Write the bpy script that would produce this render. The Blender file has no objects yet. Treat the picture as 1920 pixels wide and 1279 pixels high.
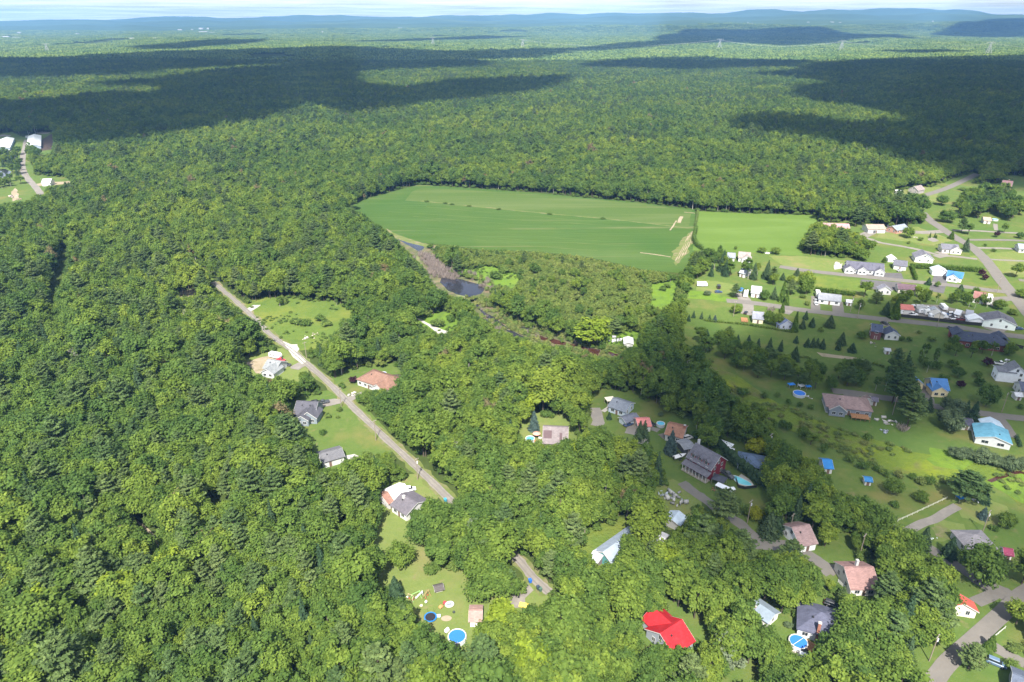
import bpy, bmesh, math, random
import numpy as np

# ------------------------------------------------------------------ camera, sky, sun, exposure
SC = bpy.context.scene
COL = SC.collection
CAM_H = 150.0
PITCH = math.radians(25.2)
SUN_DX, SUN_DY = 0.045, 0.80            # metres a shadow travels per metre of height (to +x, to +y)
SUN_EL = math.atan2(1.0, math.hypot(SUN_DX, SUN_DY))

cam_data = bpy.data.cameras.new('camera')
cam_data.sensor_width = 36.0
cam_data.lens = 24.0
cam_data.clip_start = 1.0
cam_data.clip_end = 120000.0
cam = bpy.data.objects.new('camera', cam_data)
cam.location = (0, 0, CAM_H)
cam.rotation_euler = (math.pi / 2 - PITCH, 0, 0)
COL.objects.link(cam)
SC.camera = cam

world = bpy.data.worlds.new('World')
SC.world = world
world.use_nodes = True
wn = world.node_tree
for n in list(wn.nodes):
    wn.nodes.remove(n)
w_out = wn.nodes.new('ShaderNodeOutputWorld')
w_bg = wn.nodes.new('ShaderNodeBackground')
w_bg.inputs['Strength'].default_value = 0.068
sky = wn.nodes.new('ShaderNodeTexSky')
sky.sky_type = 'NISHITA'
sky.sun_disc = False
sky.sun_elevation = SUN_EL
sky.sun_rotation = math.atan2(-SUN_DX, -SUN_DY)
sky.altitude = 300
sky.air_density = 1.0
sky.dust_density = 0.6
sky.ozone_density = 1.2
# a broken cloud layer: the view direction is projected on a plane overhead, so it recedes to the horizon
w_geo = wn.nodes.new('ShaderNodeTexCoord')
w_sep = wn.nodes.new('ShaderNodeSeparateXYZ')
wn.links.new(w_geo.outputs['Generated'], w_sep.inputs[0])
w_zc = wn.nodes.new('ShaderNodeMath'); w_zc.operation = 'MAXIMUM'; w_zc.inputs[1].default_value = 0.0
wn.links.new(w_sep.outputs['Z'], w_zc.inputs[0])
w_za = wn.nodes.new('ShaderNodeMath'); w_za.operation = 'ADD'; w_za.inputs[1].default_value = 0.012
wn.links.new(w_zc.outputs[0], w_za.inputs[0])
w_dx = wn.nodes.new('ShaderNodeMath'); w_dx.operation = 'DIVIDE'
w_dy = wn.nodes.new('ShaderNodeMath'); w_dy.operation = 'DIVIDE'
wn.links.new(w_sep.outputs['X'], w_dx.inputs[0]); wn.links.new(w_za.outputs[0], w_dx.inputs[1])
wn.links.new(w_sep.outputs['Y'], w_dy.inputs[0]); wn.links.new(w_za.outputs[0], w_dy.inputs[1])
w_cmb = wn.nodes.new('ShaderNodeCombineXYZ')
wn.links.new(w_dx.outputs[0], w_cmb.inputs[0]); wn.links.new(w_dy.outputs[0], w_cmb.inputs[1])
w_noise = wn.nodes.new('ShaderNodeTexNoise')
w_noise.inputs['Scale'].default_value = 0.22
w_noise.inputs['Detail'].default_value = 7
w_noise.inputs['Roughness'].default_value = 0.6
wn.links.new(w_cmb.outputs[0], w_noise.inputs['Vector'])
w_ramp = wn.nodes.new('ShaderNodeValToRGB')
w_ramp.color_ramp.elements[0].position = 0.36
w_ramp.color_ramp.elements[1].position = 0.66
w_cov = wn.nodes.new('ShaderNodeMapRange')          # seen edge-on the layer closes up towards the horizon
w_cov.inputs['From Min'].default_value = 0.0; w_cov.inputs['From Max'].default_value = 0.22
w_cov.inputs['To Min'].default_value = 0.04; w_cov.inputs['To Max'].default_value = -0.05
wn.links.new(w_zc.outputs[0], w_cov.inputs['Value'])
w_add = wn.nodes.new('ShaderNodeMath'); w_add.operation = 'ADD'
wn.links.new(w_noise.outputs['Fac'], w_add.inputs[0]); wn.links.new(w_cov.outputs[0], w_add.inputs[1])
wn.links.new(w_add.outputs[0], w_ramp.inputs[0])
w_mix = wn.nodes.new('ShaderNodeMix'); w_mix.data_type = 'RGBA'
w_mix.inputs['B'].default_value = (11.8, 12.3, 13.0, 1)
wn.links.new(w_ramp.outputs['Color'], w_mix.inputs['Factor'])
wn.links.new(sky.outputs[0], w_mix.inputs['A'])
wn.links.new(w_mix.outputs['Result'], w_bg.inputs['Color'])
wn.links.new(w_bg.outputs[0], w_out.inputs[0])

sun_data = bpy.data.lights.new('sun', 'SUN')
sun_data.energy = 5.0
sun_data.angle = math.radians(0.5)
sun_data.color = (1.0, 0.945, 0.845)
sun = bpy.data.objects.new('sun', sun_data)
from mathutils import Vector, Matrix
sun.rotation_euler = Vector((SUN_DX, SUN_DY, -1.0)).to_track_quat('-Z', 'Y').to_euler()
sun.location = (0, -400, 700)
COL.objects.link(sun)

SC.view_settings.view_transform = 'Standard'
SC.view_settings.look = 'None'
SC.view_settings.exposure = 1.28
SC.view_settings.gamma = 1.0
SC.view_settings.use_curve_mapping = False
SC.cycles.max_bounces = 5
SC.cycles.diffuse_bounces = 2
SC.cycles.glossy_bounces = 2
SC.cycles.transmission_bounces = 3
SC.cycles.transparent_max_bounces = 10
SC.cycles.volume_bounces = 0
SC.cycles.use_denoising = True
SC.cycles.caustics_reflective = False
SC.cycles.caustics_refractive = False

# ------------------------------------------------------------------ survey: photo pixel -> place on the ground (metres)
SP, CP = math.sin(PITCH), math.cos(PITCH)


def pt(px, py, z=0.0):
    """Ground position of a surveyed photo point lying at height z."""
    x = (px - 960.0) / 1280.0
    v = (py - 639.5) / 1280.0
    d = (CAM_H - z) / (SP + v * CP)
    return (x * d, d * (CP - v * SP))


def to_px(X, Y, Z):
    """numpy: where a place shows in the photograph (used to leave the clearings open)."""
    d = Y * CP + (CAM_H - Z) * SP
    v = ((CAM_H - Z) * CP - Y * SP) / d
    return X / d * 1280.0 + 960.0, v * 1280.0 + 639.5


def P(lst, z=0.0):
    return [pt(a, b, z) for a, b in lst]


# ------------------------------------------------------------------ small helpers
def tag(o, label=None, cat=None, group=None, kind=None):
    if label: o['label'] = label
    if cat: o['category'] = cat
    if group: o['group'] = group
    if kind: o['kind'] = kind
    return o


def empty(name, loc, rz=0.0, label=None, cat=None, group=None):
    o = bpy.data.objects.new(name, None)
    o.empty_display_size = 0.5
    o.location = loc
    o.rotation_euler = (0, 0, rz)
    COL.objects.link(o)
    return tag(o, label, cat, group)


def link(name, mesh, parent=None, loc=None, rz=None):
    o = bpy.data.objects.new(name, mesh)
    COL.objects.link(o)
    if parent: o.parent = parent
    if loc is not None: o.location = loc
    if rz is not None: o.rotation_euler = (0, 0, rz)
    return o


def np_mesh(name, V, F, mats, midx=None, smooth=False, tone=None, tname='tone'):
    """V (n,3); F list of (m,k) index arrays of quads / tris."""
    me = bpy.data.meshes.new(name)
    V = np.asarray(V, dtype=np.float32)
    me.vertices.add(len(V))
    me.vertices.foreach_set('co', V.ravel())
    loops = np.concatenate([f.ravel() for f in F]).astype(np.int32)
    tot = np.concatenate([np.full(len(f), f.shape[1], dtype=np.int32) for f in F])
    start = np.concatenate([[0], np.cumsum(tot)[:-1]]).astype(np.int32)
    me.loops.add(len(loops))
    me.loops.foreach_set('vertex_index', loops)
    me.polygons.add(len(tot))
    me.polygons.foreach_set('loop_start', start)
    me.polygons.foreach_set('loop_total', tot)
    for m in (mats if isinstance(mats, (list, tuple)) else [mats]):
        me.materials.append(m)
    if midx is not None:
        me.polygons.foreach_set('material_index', np.asarray(midx, dtype=np.int32))
    if smooth:
        me.polygons.foreach_set('use_smooth', np.ones(len(tot), dtype=bool))
    if tone is not None:
        a = me.attributes.new(tname, 'FLOAT', 'POINT')
        a.data.foreach_set('value', np.asarray(tone, dtype=np.float32))
    me.update(calc_edges=True)
    me.validate()
    return me


class MB:
    """collects boxes, prisms, tubes and polygons into one mesh, with a material index per face"""
    def __init__(self):
        self.v, self.f, self.m = [], [], []

    def add(self, vs, fs, m=0):
        b = len(self.v)
        self.v += [tuple(p) for p in vs]
        self.f += [tuple(i + b for i in f) for f in fs]
        self.m += [m] * len(fs)
        return self

    def box(self, x0, x1, y0, y1, z0, z1, m=0):
        vs = [(x, y, z) for z in (z0, z1) for x, y in ((x0, y0), (x1, y0), (x1, y1), (x0, y1))]
        return self.add(vs, [(3, 2, 1, 0), (4, 5, 6, 7), (0, 1, 5, 4), (1, 2, 6, 5), (2, 3, 7, 6), (3, 0, 4, 7)], m)

    def prism(self, poly, z0, z1, m=0):
        n = len(poly)
        vs = [(x, y, z0) for x, y in poly] + [(x, y, z1) for x, y in poly]
        fs = [tuple(range(n - 1, -1, -1)), tuple(range(n, 2 * n))]
        fs += [(i, (i + 1) % n, n + (i + 1) % n, n + i) for i in range(n)]
        return self.add(vs, fs, m)

    def extr(self, prof, y0, y1, m=0):
        """profile in xz, extruded along y"""
        n = len(prof)
        vs = [(x, y0, z) for x, z in prof] + [(x, y1, z) for x, z in prof]
        fs = [tuple(range(n)), tuple(range(2 * n - 1, n - 1, -1))]
        fs += [(i + n, (i + 1) % n + n, (i + 1) % n, i) for i in range(n)]
        return self.add(vs, fs, m)

    def tube(self, a, b, r0, r1=None, n=6, m=0):
        r1 = r0 if r1 is None else r1
        a, b = Vector(a), Vector(b)
        d = (b - a).normalized()
        u = d.cross(Vector((0.31, 0.17, 0.93))).normalized()
        w = d.cross(u)
        vs = []
        for c, r in ((a, r0), (b, r1)):
            for k in range(n):
                t = 2 * math.pi * k / n
                vs.append(tuple(c + (u * math.cos(t) + w * math.sin(t)) * r))
        fs = [(k, (k + 1) % n, n + (k + 1) % n, n + k) for k in range(n)]
        fs += [tuple(range(n - 1, -1, -1)), tuple(range(n, 2 * n))]
        return self.add(vs, fs, m)

    def cyl(self, cx, cy, z0, z1, r, n=24, m=0, r1=None):
        r1 = r if r1 is None else r1
        vs = [(cx + r * math.cos(2 * math.pi * k / n), cy + r * math.sin(2 * math.pi * k / n), z0) for k in range(n)]
        vs += [(cx + r1 * math.cos(2 * math.pi * k / n), cy + r1 * math.sin(2 * math.pi * k / n), z1) for k in range(n)]
        fs = [(k, (k + 1) % n, n + (k + 1) % n, n + k) for k in range(n)]
        fs += [tuple(range(n - 1, -1, -1)), tuple(range(n, 2 * n))]
        return self.add(vs, fs, m)

    def mesh(self, name, mats):
        me = bpy.data.meshes.new(name)
        me.from_pydata(self.v, [], self.f)
        for mm in (mats if isinstance(mats, (list, tuple)) else [mats]):
            me.materials.append(mm)
        if any(self.m):
            me.polygons.foreach_set('material_index', self.m)
        me.update()
        return me

    def build(self, name, mats, parent=None, loc=None, rz=None):
        return link(name, self.mesh(name, mats), parent, loc, rz)


# ------------------------------------------------------------------ materials
def new_mat(name):
    m = bpy.data.materials.new(name)
    m.use_nodes = True
    nt = m.node_tree
    bs = nt.nodes['Principled BSDF']
    return m, nt, bs


def N(nt, kind, **kw):
    n = nt.nodes.new(kind)
    for k, v in kw.items():
        setattr(n, k, v)
    return n


def ramp(nt, cols, interp='LINEAR'):
    r = nt.nodes.new('ShaderNodeValToRGB')
    r.color_ramp.interpolation = interp
    el = r.color_ramp.elements
    while len(el) < len(cols):
        el.new(0.5)
    for e, (p, c) in zip(el, cols):
        e.position = p
        e.color = (c[0], c[1], c[2], 1)
    return r


def noise(nt, scale, detail=4, rough=0.55, vec=None, dist=0.0):
    n = nt.nodes.new('ShaderNodeTexNoise')
    n.inputs['Scale'].default_value = scale
    n.inputs['Detail'].default_value = detail
    n.inputs['Roughness'].default_value = rough
    n.inputs['Distortion'].default_value = dist
    if vec is not None:
        nt.links.new(vec, n.inputs['Vector'])
    return n


def mixc(nt, fac, a, b, mode='MIX'):
    m = nt.nodes.new('ShaderNodeMix')
    m.data_type = 'RGBA'
    m.blend_type = mode
    for s, k in ((fac, 'Factor'), (a, 'A'), (b, 'B')):
        if hasattr(s, 'is_linked'):
            nt.links.new(s, m.inputs[k])
        elif k == 'Factor':
            m.inputs[k].default_value = s
        else:
            m.inputs[k].default_value = (s[0], s[1], s[2], 1)
    return m.outputs['Result']


def plain(name, col, rough=0.6, var=0.12, scale=1.5, metal=0.0, spec=0.3):
    """paint, shingle, siding ...: a base colour with weathering noise"""
    m, nt, bs = new_mat(name)
    tc = N(nt, 'ShaderNodeTexCoord')
    n = noise(nt, scale, 5, 0.65, tc.outputs['Object'])
    lo = [c * (1 - var) for c in col]
    hi = [min(1, c * (1 + var)) for c in col]
    r = ramp(nt, [(0.3, lo), (0.7, hi)])
    nt.links.new(n.outputs['Fac'], r.inputs[0])
    nt.links.new(r.outputs[0], bs.inputs['Base Color'])
    bs.inputs['Roughness'].default_value = rough
    bs.inputs['Metallic'].default_value = metal
    bs.inputs['Specular IOR Level'].default_value = spec
    return m


def world_mat(name, layers, base, rough=0.95, bump=None):
    """ground materials in world metres. layers: (scale, lo, hi, colour, detail[, stretch])"""
    m, nt, bs = new_mat(name)
    geo = N(nt, 'ShaderNodeNewGeometry')
    col = None
    b_r = ramp(nt, base)
    n0 = noise(nt, 0.35, 6, 0.7, geo.outputs['Position'])
    nt.links.new(n0.outputs['Fac'], b_r.inputs[0])
    col = b_r.outputs[0]
    for i, L in enumerate(layers):
        sc, lo, hi, c, det = L[:5]
        mp = N(nt, 'ShaderNodeMapping')
        nt.links.new(geo.outputs['Position'], mp.inputs['Vector'])
        mp.inputs['Location'].default_value = (i * 37.1, i * 11.3, 0)
        if len(L) > 5:
            mp.inputs['Rotation'].default_value = (0, 0, L[5])
            mp.inputs['Scale'].default_value = L[6]
        n = noise(nt, sc, det, 0.6, mp.outputs[0], 0.3)
        mr = N(nt, 'ShaderNodeMapRange')
        mr.inputs['From Min'].default_value = lo
        mr.inputs['From Max'].default_value = hi
        nt.links.new(n.outputs['Fac'], mr.inputs['Value'])
        col = mixc(nt, mr.outputs[0], col, c)
    nt.links.new(col, bs.inputs['Base Color'])
    bs.inputs['Roughness'].default_value = rough
    bs.inputs['Specular IOR Level'].default_value = 0.1
    if bump:
        bn = noise(nt, bump[0], 5, 0.7, geo.outputs['Position'])
        bp = N(nt, 'ShaderNodeBump')
        bp.inputs['Distance'].default_value = bump[1]
        bp.inputs['Strength'].default_value = 1.0
        nt.links.new(bn.outputs['Fac'], bp.inputs['Height'])
        nt.links.new(bp.outputs[0], bs.inputs['Normal'])
    return m


def leaf_mat(name, greens, area=None, trans=0.3, tone_amt=0.5):
    """foliage: a species colour range, one draw per tree, leaf clumps vary, stands drift over tens of metres"""
    m = bpy.data.materials.new(name)
    m.use_nodes = True
    nt = m.node_tree
    for n in list(nt.nodes):
        nt.nodes.remove(n)
    out = N(nt, 'ShaderNodeOutputMaterial')
    oi = N(nt, 'ShaderNodeObjectInfo')
    r = ramp(nt, [(i / (len(greens) - 1), c) for i, c in enumerate(greens)])
    nz = noise(nt, 0.0065, 5, 0.6, oi.outputs['Location'])
    # tree draw = 0.65 * own random + 0.35 * stand noise
    m1 = N(nt, 'ShaderNodeMath', operation='MULTIPLY'); m1.inputs[1].default_value = 0.50
    nt.links.new(oi.outputs['Random'], m1.inputs[0])
    mr = N(nt, 'ShaderNodeMapRange')
    mr.inputs['From Min'].default_value = 0.32; mr.inputs['From Max'].default_value = 0.68
    mr.inputs['To Max'].default_value = 0.50
    nt.links.new(nz.outputs['Fac'], mr.inputs['Value'])
    ad = N(nt, 'ShaderNodeMath', operation='ADD')
    nt.links.new(m1.outputs[0], ad.inputs[0]); nt.links.new(mr.outputs[0], ad.inputs[1])
    nt.links.new(ad.outputs[0], r.inputs[0])
    at = N(nt, 'ShaderNodeAttribute', attribute_name='tone')
    hs = N(nt, 'ShaderNodeHueSaturation')
    tv = N(nt, 'ShaderNodeMapRange')
    tv.inputs['To Min'].default_value = 1 - tone_amt; tv.inputs['To Max'].default_value = 1 + tone_amt
    nt.links.new(at.outputs['Fac'], tv.inputs['Value'])
    nt.links.new(tv.outputs[0], hs.inputs['Value'])
    th = N(nt, 'ShaderNodeMapRange')
    th.inputs['To Min'].default_value = 0.515; th.inputs['To Max'].default_value = 0.485
    nt.links.new(at.outputs['Fac'], th.inputs['Value'])
    nt.links.new(th.outputs[0], hs.inputs['Hue'])
    nt.links.new(r.outputs[0], hs.inputs['Color'])
    df = N(nt, 'ShaderNodeBsdfDiffuse')
    tr = N(nt, 'ShaderNodeBsdfTranslucent')
    mx = N(nt, 'ShaderNodeMixShader'); mx.inputs[0].default_value = trans
    nt.links.new(hs.outputs[0], df.inputs['Color'])
    nt.links.new(hs.outputs[0], tr.inputs['Color'])
    nt.links.new(df.outputs[0], mx.inputs[1]); nt.links.new(tr.outputs[0], mx.inputs[2])
    nt.links.new(mx.outputs[0], out.inputs[0])
    return m

# ------------------------------------------------------------------ terrain: one sheet to the horizon, hills behind
def lerp_tab(x, tab):
    xs, ys = zip(*tab)
    return np.interp(x, xs, ys)


def vnoise(x, y, seed=0):
    """smooth value noise, numpy"""
    def h(i, j):
        n = (i * 374761393 + j * 668265263 + seed * 1442695041) & 0xffffffff
        n = ((n ^ (n >> 13)) * 1274126177) & 0xffffffff
        return ((n ^ (n >> 16)) & 0xffff) / 65535.0
    xi, yi = np.floor(x).astype(np.int64), np.floor(y).astype(np.int64)
    u, v = x - xi, y - yi
    u, v = u * u * (3 - 2 * u), v * v * (3 - 2 * v)
    return (h(xi, yi) * (1 - u) + h(xi + 1, yi) * u) * (1 - v) + (h(xi, yi + 1) * (1 - u) + h(xi + 1, yi + 1) * u) * v


def fbm(x, y, seed=0, oct=4):
    s, a, t = 0.0, 1.0, 0.0
    for k in range(oct):
        s = s + a * vnoise(x * 2 ** k, y * 2 ** k, seed + k)
        t += a
        a *= 0.5
    return s / t


RIDGES = [  # distance, half width, skyline of the ridge in photo rows by photo column
    (15200, 1500, [(-900, 38), (0, 40), (120, 39), (200, 36), (330, 32), (420, 34), (500, 29), (600, 31), (640, 28.5), (720, 31),
                   (790, 30.5), (847, 27), (900, 29), (1000, 25), (1060, 23), (1100, 23.5), (1180, 25), (1280, 24), (1350, 22.5), (1440, 19),
                   (1500, 20.5), (1570, 19), (1640, 16.5), (1690, 17), (1760, 19), (1830, 15.5), (1855, 18), (1920, 18.5), (2400, 20)]),
    (12600, 1200, [(-900, 40), (0, 38), (60, 37.5), (190, 37), (260, 40.5), (330, 40), (375, 37.5), (430, 41), (480, 37.5), (560, 41),
                   (640, 38), (690, 34), (725, 36.5), (800, 33.5), (880, 39.5), (920, 40), (965, 36), (1010, 38), (1060, 35), (1110, 31),
                   (1150, 27.5), (1180, 29.5), (1240, 29), (1290, 32), (1400, 30), (1500, 27), (1640, 30), (1760, 26), (1850, 29), (2400, 29)]),
    (10600, 900, [(-900, 52), (0, 48), (70, 49), (160, 46.5), (215, 49), (245, 46), (300, 50), (420, 50), (560, 46), (640, 44),
                   (760, 46), (820, 43), (960, 45), (1080, 42), (1200, 44.5), (1290, 38), (1400, 41), (1480, 38), (1600, 40), (1690, 36),
                   (1800, 39), (1920, 36), (2400, 38)]),
    (9000, 650, [(-900, 62), (0, 58), (300, 60), (640, 55), (980, 53), (1080, 50), (1170, 49), (1215, 51), (1260, 45.5), (1340, 44),
                  (1420, 47), (1560, 50), (1700, 47), (1800, 44), (1920, 41), (2400, 42)]),
]


def ground_z(X, Y):
    X, Y = np.asarray(X, float), np.asarray(Y, float)
    D = np.hypot(X, Y)
    k = np.clip((D - 1300) / 4000, 0, 1)
    z = k * 26 * np.clip(fbm(X / 900, Y / 900, 3, 3) - 0.42, 0, 1) * 1.6
    col = 960 + 1280 * X / np.maximum(Y * CP + CAM_H * SP, 1)
    for dist, w, tab in RIDGES:
        row = lerp_tab(col, tab)
        top = CAM_H - dist * np.tan(PITCH + np.arctan((row - 639.5) / 1280))
        top = top * (0.82 + 0.36 * fbm(X / 700, Y / 1500, 11, 4))
        z = np.maximum(z, top * np.exp(-((Y - dist) / w) ** 2))
    return z


az = np.radians(np.linspace(-62, 62, 460))
rad = np.concatenate([[20], np.geomspace(60, 17200, 330)])
A, R = np.meshgrid(az, rad)
GX, GY = (R * np.sin(A)).ravel(), (R * np.cos(A)).ravel()
GY = GY - 60
GZ = ground_z(GX, GY)
ng, nr = len(az), len(rad)
i = np.arange(nr - 1)[:, None] * ng + np.arange(ng - 1)[None, :]
quads = np.stack([i, i + 1, i + ng + 1, i + ng], -1).reshape(-1, 4)

m_ground, nt, bs = new_mat('forest_ground')
geo = N(nt, 'ShaderNodeNewGeometry')
n1 = noise(nt, 0.08, 6, 0.7, geo.outputs['Position'])
r1 = ramp(nt, [(0.3, (0.040, 0.058, 0.018)), (0.55, (0.055, 0.078, 0.022)), (0.8, (0.090, 0.085, 0.042))])
nt.links.new(n1.outputs['Fac'], r1.inputs[0])
mpf = N(nt, 'ShaderNodeMapping')
mpf.inputs['Scale'].default_value = (0.5, 1.6, 1)
nt.links.new(geo.outputs['Position'], mpf.inputs[0])
n2 = noise(nt, 0.0016, 8, 0.72, mpf.outputs[0])
r2 = ramp(nt, [(0.3, (0.040, 0.066, 0.026)), (0.52, (0.062, 0.098, 0.036)), (0.64, (0.085, 0.125, 0.048)), (0.72, (0.11, 0.15, 0.06)), (0.80, (0.16, 0.18, 0.08))])
nt.links.new(n2.outputs['Fac'], r2.inputs[0])
far = N(nt, 'ShaderNodeAttribute', attribute_name='canopy')
nt.links.new(mixc(nt, far.outputs['Fac'], r1.outputs[0], r2.outputs[0]), bs.inputs['Base Color'])
bs.inputs['Roughness'].default_value = 1.0
bs.inputs['Specular IOR Level'].default_value = 0.0
gd = np.hypot(GX, GY)
ground = link('ground', np_mesh('ground', np.stack([GX, GY, GZ], 1), [quads], m_ground, smooth=True,
                                tone=np.clip((gd - 7500) / 1500, 0, 1), tname='canopy'))
tag(ground, kind='structure')



def on_ground(px, py):
    '''place on the (rolling) terrain seen at a surveyed photo point'''
    x, v = (px - 960.0) / 1280.0, (py - 639.5) / 1280.0
    d = np.geomspace(300, 18000, 900)
    X_, Y_, Z_ = x * d, d * (CP - v * SP), CAM_H - d * (SP + v * CP)
    g = ground_z(X_, Y_)
    k = np.nonzero(Z_ <= g)[0]
    k = int(k[0]) if len(k) else int(np.argmin(Z_ - g))
    return float(X_[k]), float(Y_[k]), float(g[k])


# haze: the closed box of air round everything up to the hills
zmax = float(GZ.max())
m_haze = bpy.data.materials.new('haze_air')
m_haze.use_nodes = True
nt = m_haze.node_tree
for n in list(nt.nodes):
    nt.nodes.remove(n)
o_ = N(nt, 'ShaderNodeOutputMaterial')
v_ = N(nt, 'ShaderNodeVolumePrincipled')
v_.inputs['Color'].default_value = (0.25, 0.53, 1.0, 1)
v_.inputs['Density'].default_value = 7.2e-5
v_.inputs['Anisotropy'].default_value = 0.0
nt.links.new(v_.outputs[0], o_.inputs['Volume'])
hz = MB().box(-17500, 17500, -700, 17500, -2.5, zmax + 15).build('haze', m_haze)
tag(hz, kind='stuff')

# clouds overhead (above and behind the camera): their shade lies on the ground where the photograph shows it
CLOUD_Z = max(1000.0, zmax + 250)
m_cloud = bpy.data.materials.new('cloud_vapour')
m_cloud.use_nodes = True
nt = m_cloud.node_tree
for n in list(nt.nodes):
    nt.nodes.remove(n)
o_ = N(nt, 'ShaderNodeOutputMaterial')
df = N(nt, 'ShaderNodeBsdfDiffuse'); df.inputs[0].default_value = (0.9, 0.9, 0.9, 1)
tl = N(nt, 'ShaderNodeBsdfTranslucent'); tl.inputs[0].default_value = (0.85, 0.86, 0.88, 1)
mx1 = N(nt, 'ShaderNodeMixShader'); mx1.inputs[0].default_value = 0.25
nt.links.new(df.outputs[0], mx1.inputs[1]); nt.links.new(tl.outputs[0], mx1.inputs[2])
tp = N(nt, 'ShaderNodeBsdfTransparent')
at = N(nt, 'ShaderNodeAttribute', attribute_name='vapour')
geo = N(nt, 'ShaderNodeNewGeometry')
nz = noise(nt, 0.012, 6, 0.65, geo.outputs['Position'])
ad = N(nt, 'ShaderNodeMath', operation='MULTIPLY_ADD')
ad.inputs[1].default_value = 0.7; ad.inputs[2].default_value = -0.35
nt.links.new(nz.outputs['Fac'], ad.inputs[0])
sm = N(nt, 'ShaderNodeMath', operation='ADD')
nt.links.new(at.outputs['Fac'], sm.inputs[0]); nt.links.new(ad.outputs[0], sm.inputs[1])
mr = N(nt, 'ShaderNodeMapRange', interpolation_type='SMOOTHSTEP')
mr.inputs['From Min'].default_value = 0.10; mr.inputs['From Max'].default_value = 0.95; mr.inputs['To Max'].default_value = 0.85
nt.links.new(sm.outputs[0], mr.inputs['Value'])
mx2 = N(nt, 'ShaderNodeMixShader')
nt.links.new(mr.outputs[0], mx2.inputs[0]); nt.links.new(tp.outputs[0], mx2.inputs[1]); nt.links.new(mx1.outputs[0], mx2.inputs[2])
nt.links.new(mx2.outputs[0], o_.inputs[0])


def poly_sd(px, py, poly):
    """signed distance to a polygon (inside positive), numpy"""
    inside = np.zeros(px.shape, bool)
    best = np.full(px.shape, 1e18)
    n = len(poly)
    for k in range(n):
        (ax, ay), (bx, by) = poly[k], poly[(k + 1) % n]
        c = ((ay > py) != (by > py)) & (px < (bx - ax) * (py - ay) / ((by - ay) if by != ay else 1e-9) + ax)
        inside ^= c
        ex, ey = bx - ax, by - ay
        t = np.clip(((px - ax) * ex + (py - ay) * ey) / (ex * ex + ey * ey + 1e-9), 0, 1)
        best = np.minimum(best, (px - ax - t * ex) ** 2 + (py - ay - t * ey) ** 2)
    d = np.sqrt(best)
    return np.where(inside, d, -d)


CLOUDS = [
    ([(-160, 122), (130, 110), (300, 98), (420, 96), (640, 91), (760, 95), (880, 98), (1010, 92), (1075, 100), (1000, 110), (880, 114),
      (930, 124), (880, 129), (720, 134), (640, 128), (600, 119), (430, 128), (300, 135), (260, 142), (130, 147), (-160, 152)], 80),
    ([(430, 131), (600, 119), (720, 134), (660, 142), (690, 158), (760, 168), (830, 158), (900, 150), (1000, 146), (1075, 145), (1070, 156),
      (1000, 170), (900, 185), (800, 193), (720, 207), (640, 216), (580, 199), (500, 223), (400, 239), (280, 256), (190, 267), (100, 272),
      (50, 255), (-160, 258), (-160, 203), (60, 190), (180, 177), (290, 178), (300, 168), (170, 166), (150, 162), (280, 150)], 38),
    ([(230, 88), (340, 82), (420, 78), (510, 76), (490, 82), (330, 94), (250, 94)], 80),
    ([(560, 80), (720, 76), (830, 71), (900, 68), (1000, 69), (900, 74), (760, 78)], 80),
    ([(1235, 67), (1280, 63), (1400, 63), (1540, 62), (1690, 68), (1720, 74), (1600, 78), (1480, 86), (1380, 82), (1250, 90), (1130, 96),
      (1050, 99), (1010, 96), (1120, 88), (1230, 80)], 80),
    ([(1750, 65), (1850, 57), (2100, 56), (2100, 70), (1850, 72), (1760, 69)], 90),
    ([(1095, 123), (1200, 110), (1330, 108), (1420, 112), (1530, 118), (1480, 130), (1300, 134), (1180, 130), (1110, 128)], 60),
    ([(1400, 143), (1500, 135), (1530, 120), (1640, 112), (1740, 108), (1830, 106), (2150, 104), (2150, 350), (1860, 332), (1780, 318),
      (1720, 298), (1760, 250), (1720, 228), (1640, 206), (1560, 196), (1530, 190), (1480, 176), (1490, 165), (1560, 155), (1480, 148)], 38),
    ([(1375, 231), (1440, 218), (1520, 222), (1600, 238), (1700, 233), (1770, 225), (1790, 318), (1700, 302), (1620, 282), (1540, 266),
      (1450, 255), (1390, 245)], 32),
    ([(1640, 96), (1760, 93), (1830, 97), (1720, 100)], 45),
    ([(1215, 590), (1290, 645), (1400, 622), (1500, 612), (1560, 602), (1650, 596), (1750, 592), (1850, 606), (2150, 640), (2150, 838),
      (1900, 842), (1760, 832), (1690, 838), (1640, 866), (1600, 900), (1590, 985), (1450, 1005), (1330, 995), (1230, 960), (1190, 900), (1150, 830), (1100, 770),
      (1095, 700), (1150, 650)], 46),
    ([(1590, 900), (1690, 925), (1790, 945), (1880, 965), (2000, 990), (2000, 1045), (1850, 1030), (1700, 1000), (1590, 995)], 34),
]
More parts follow.
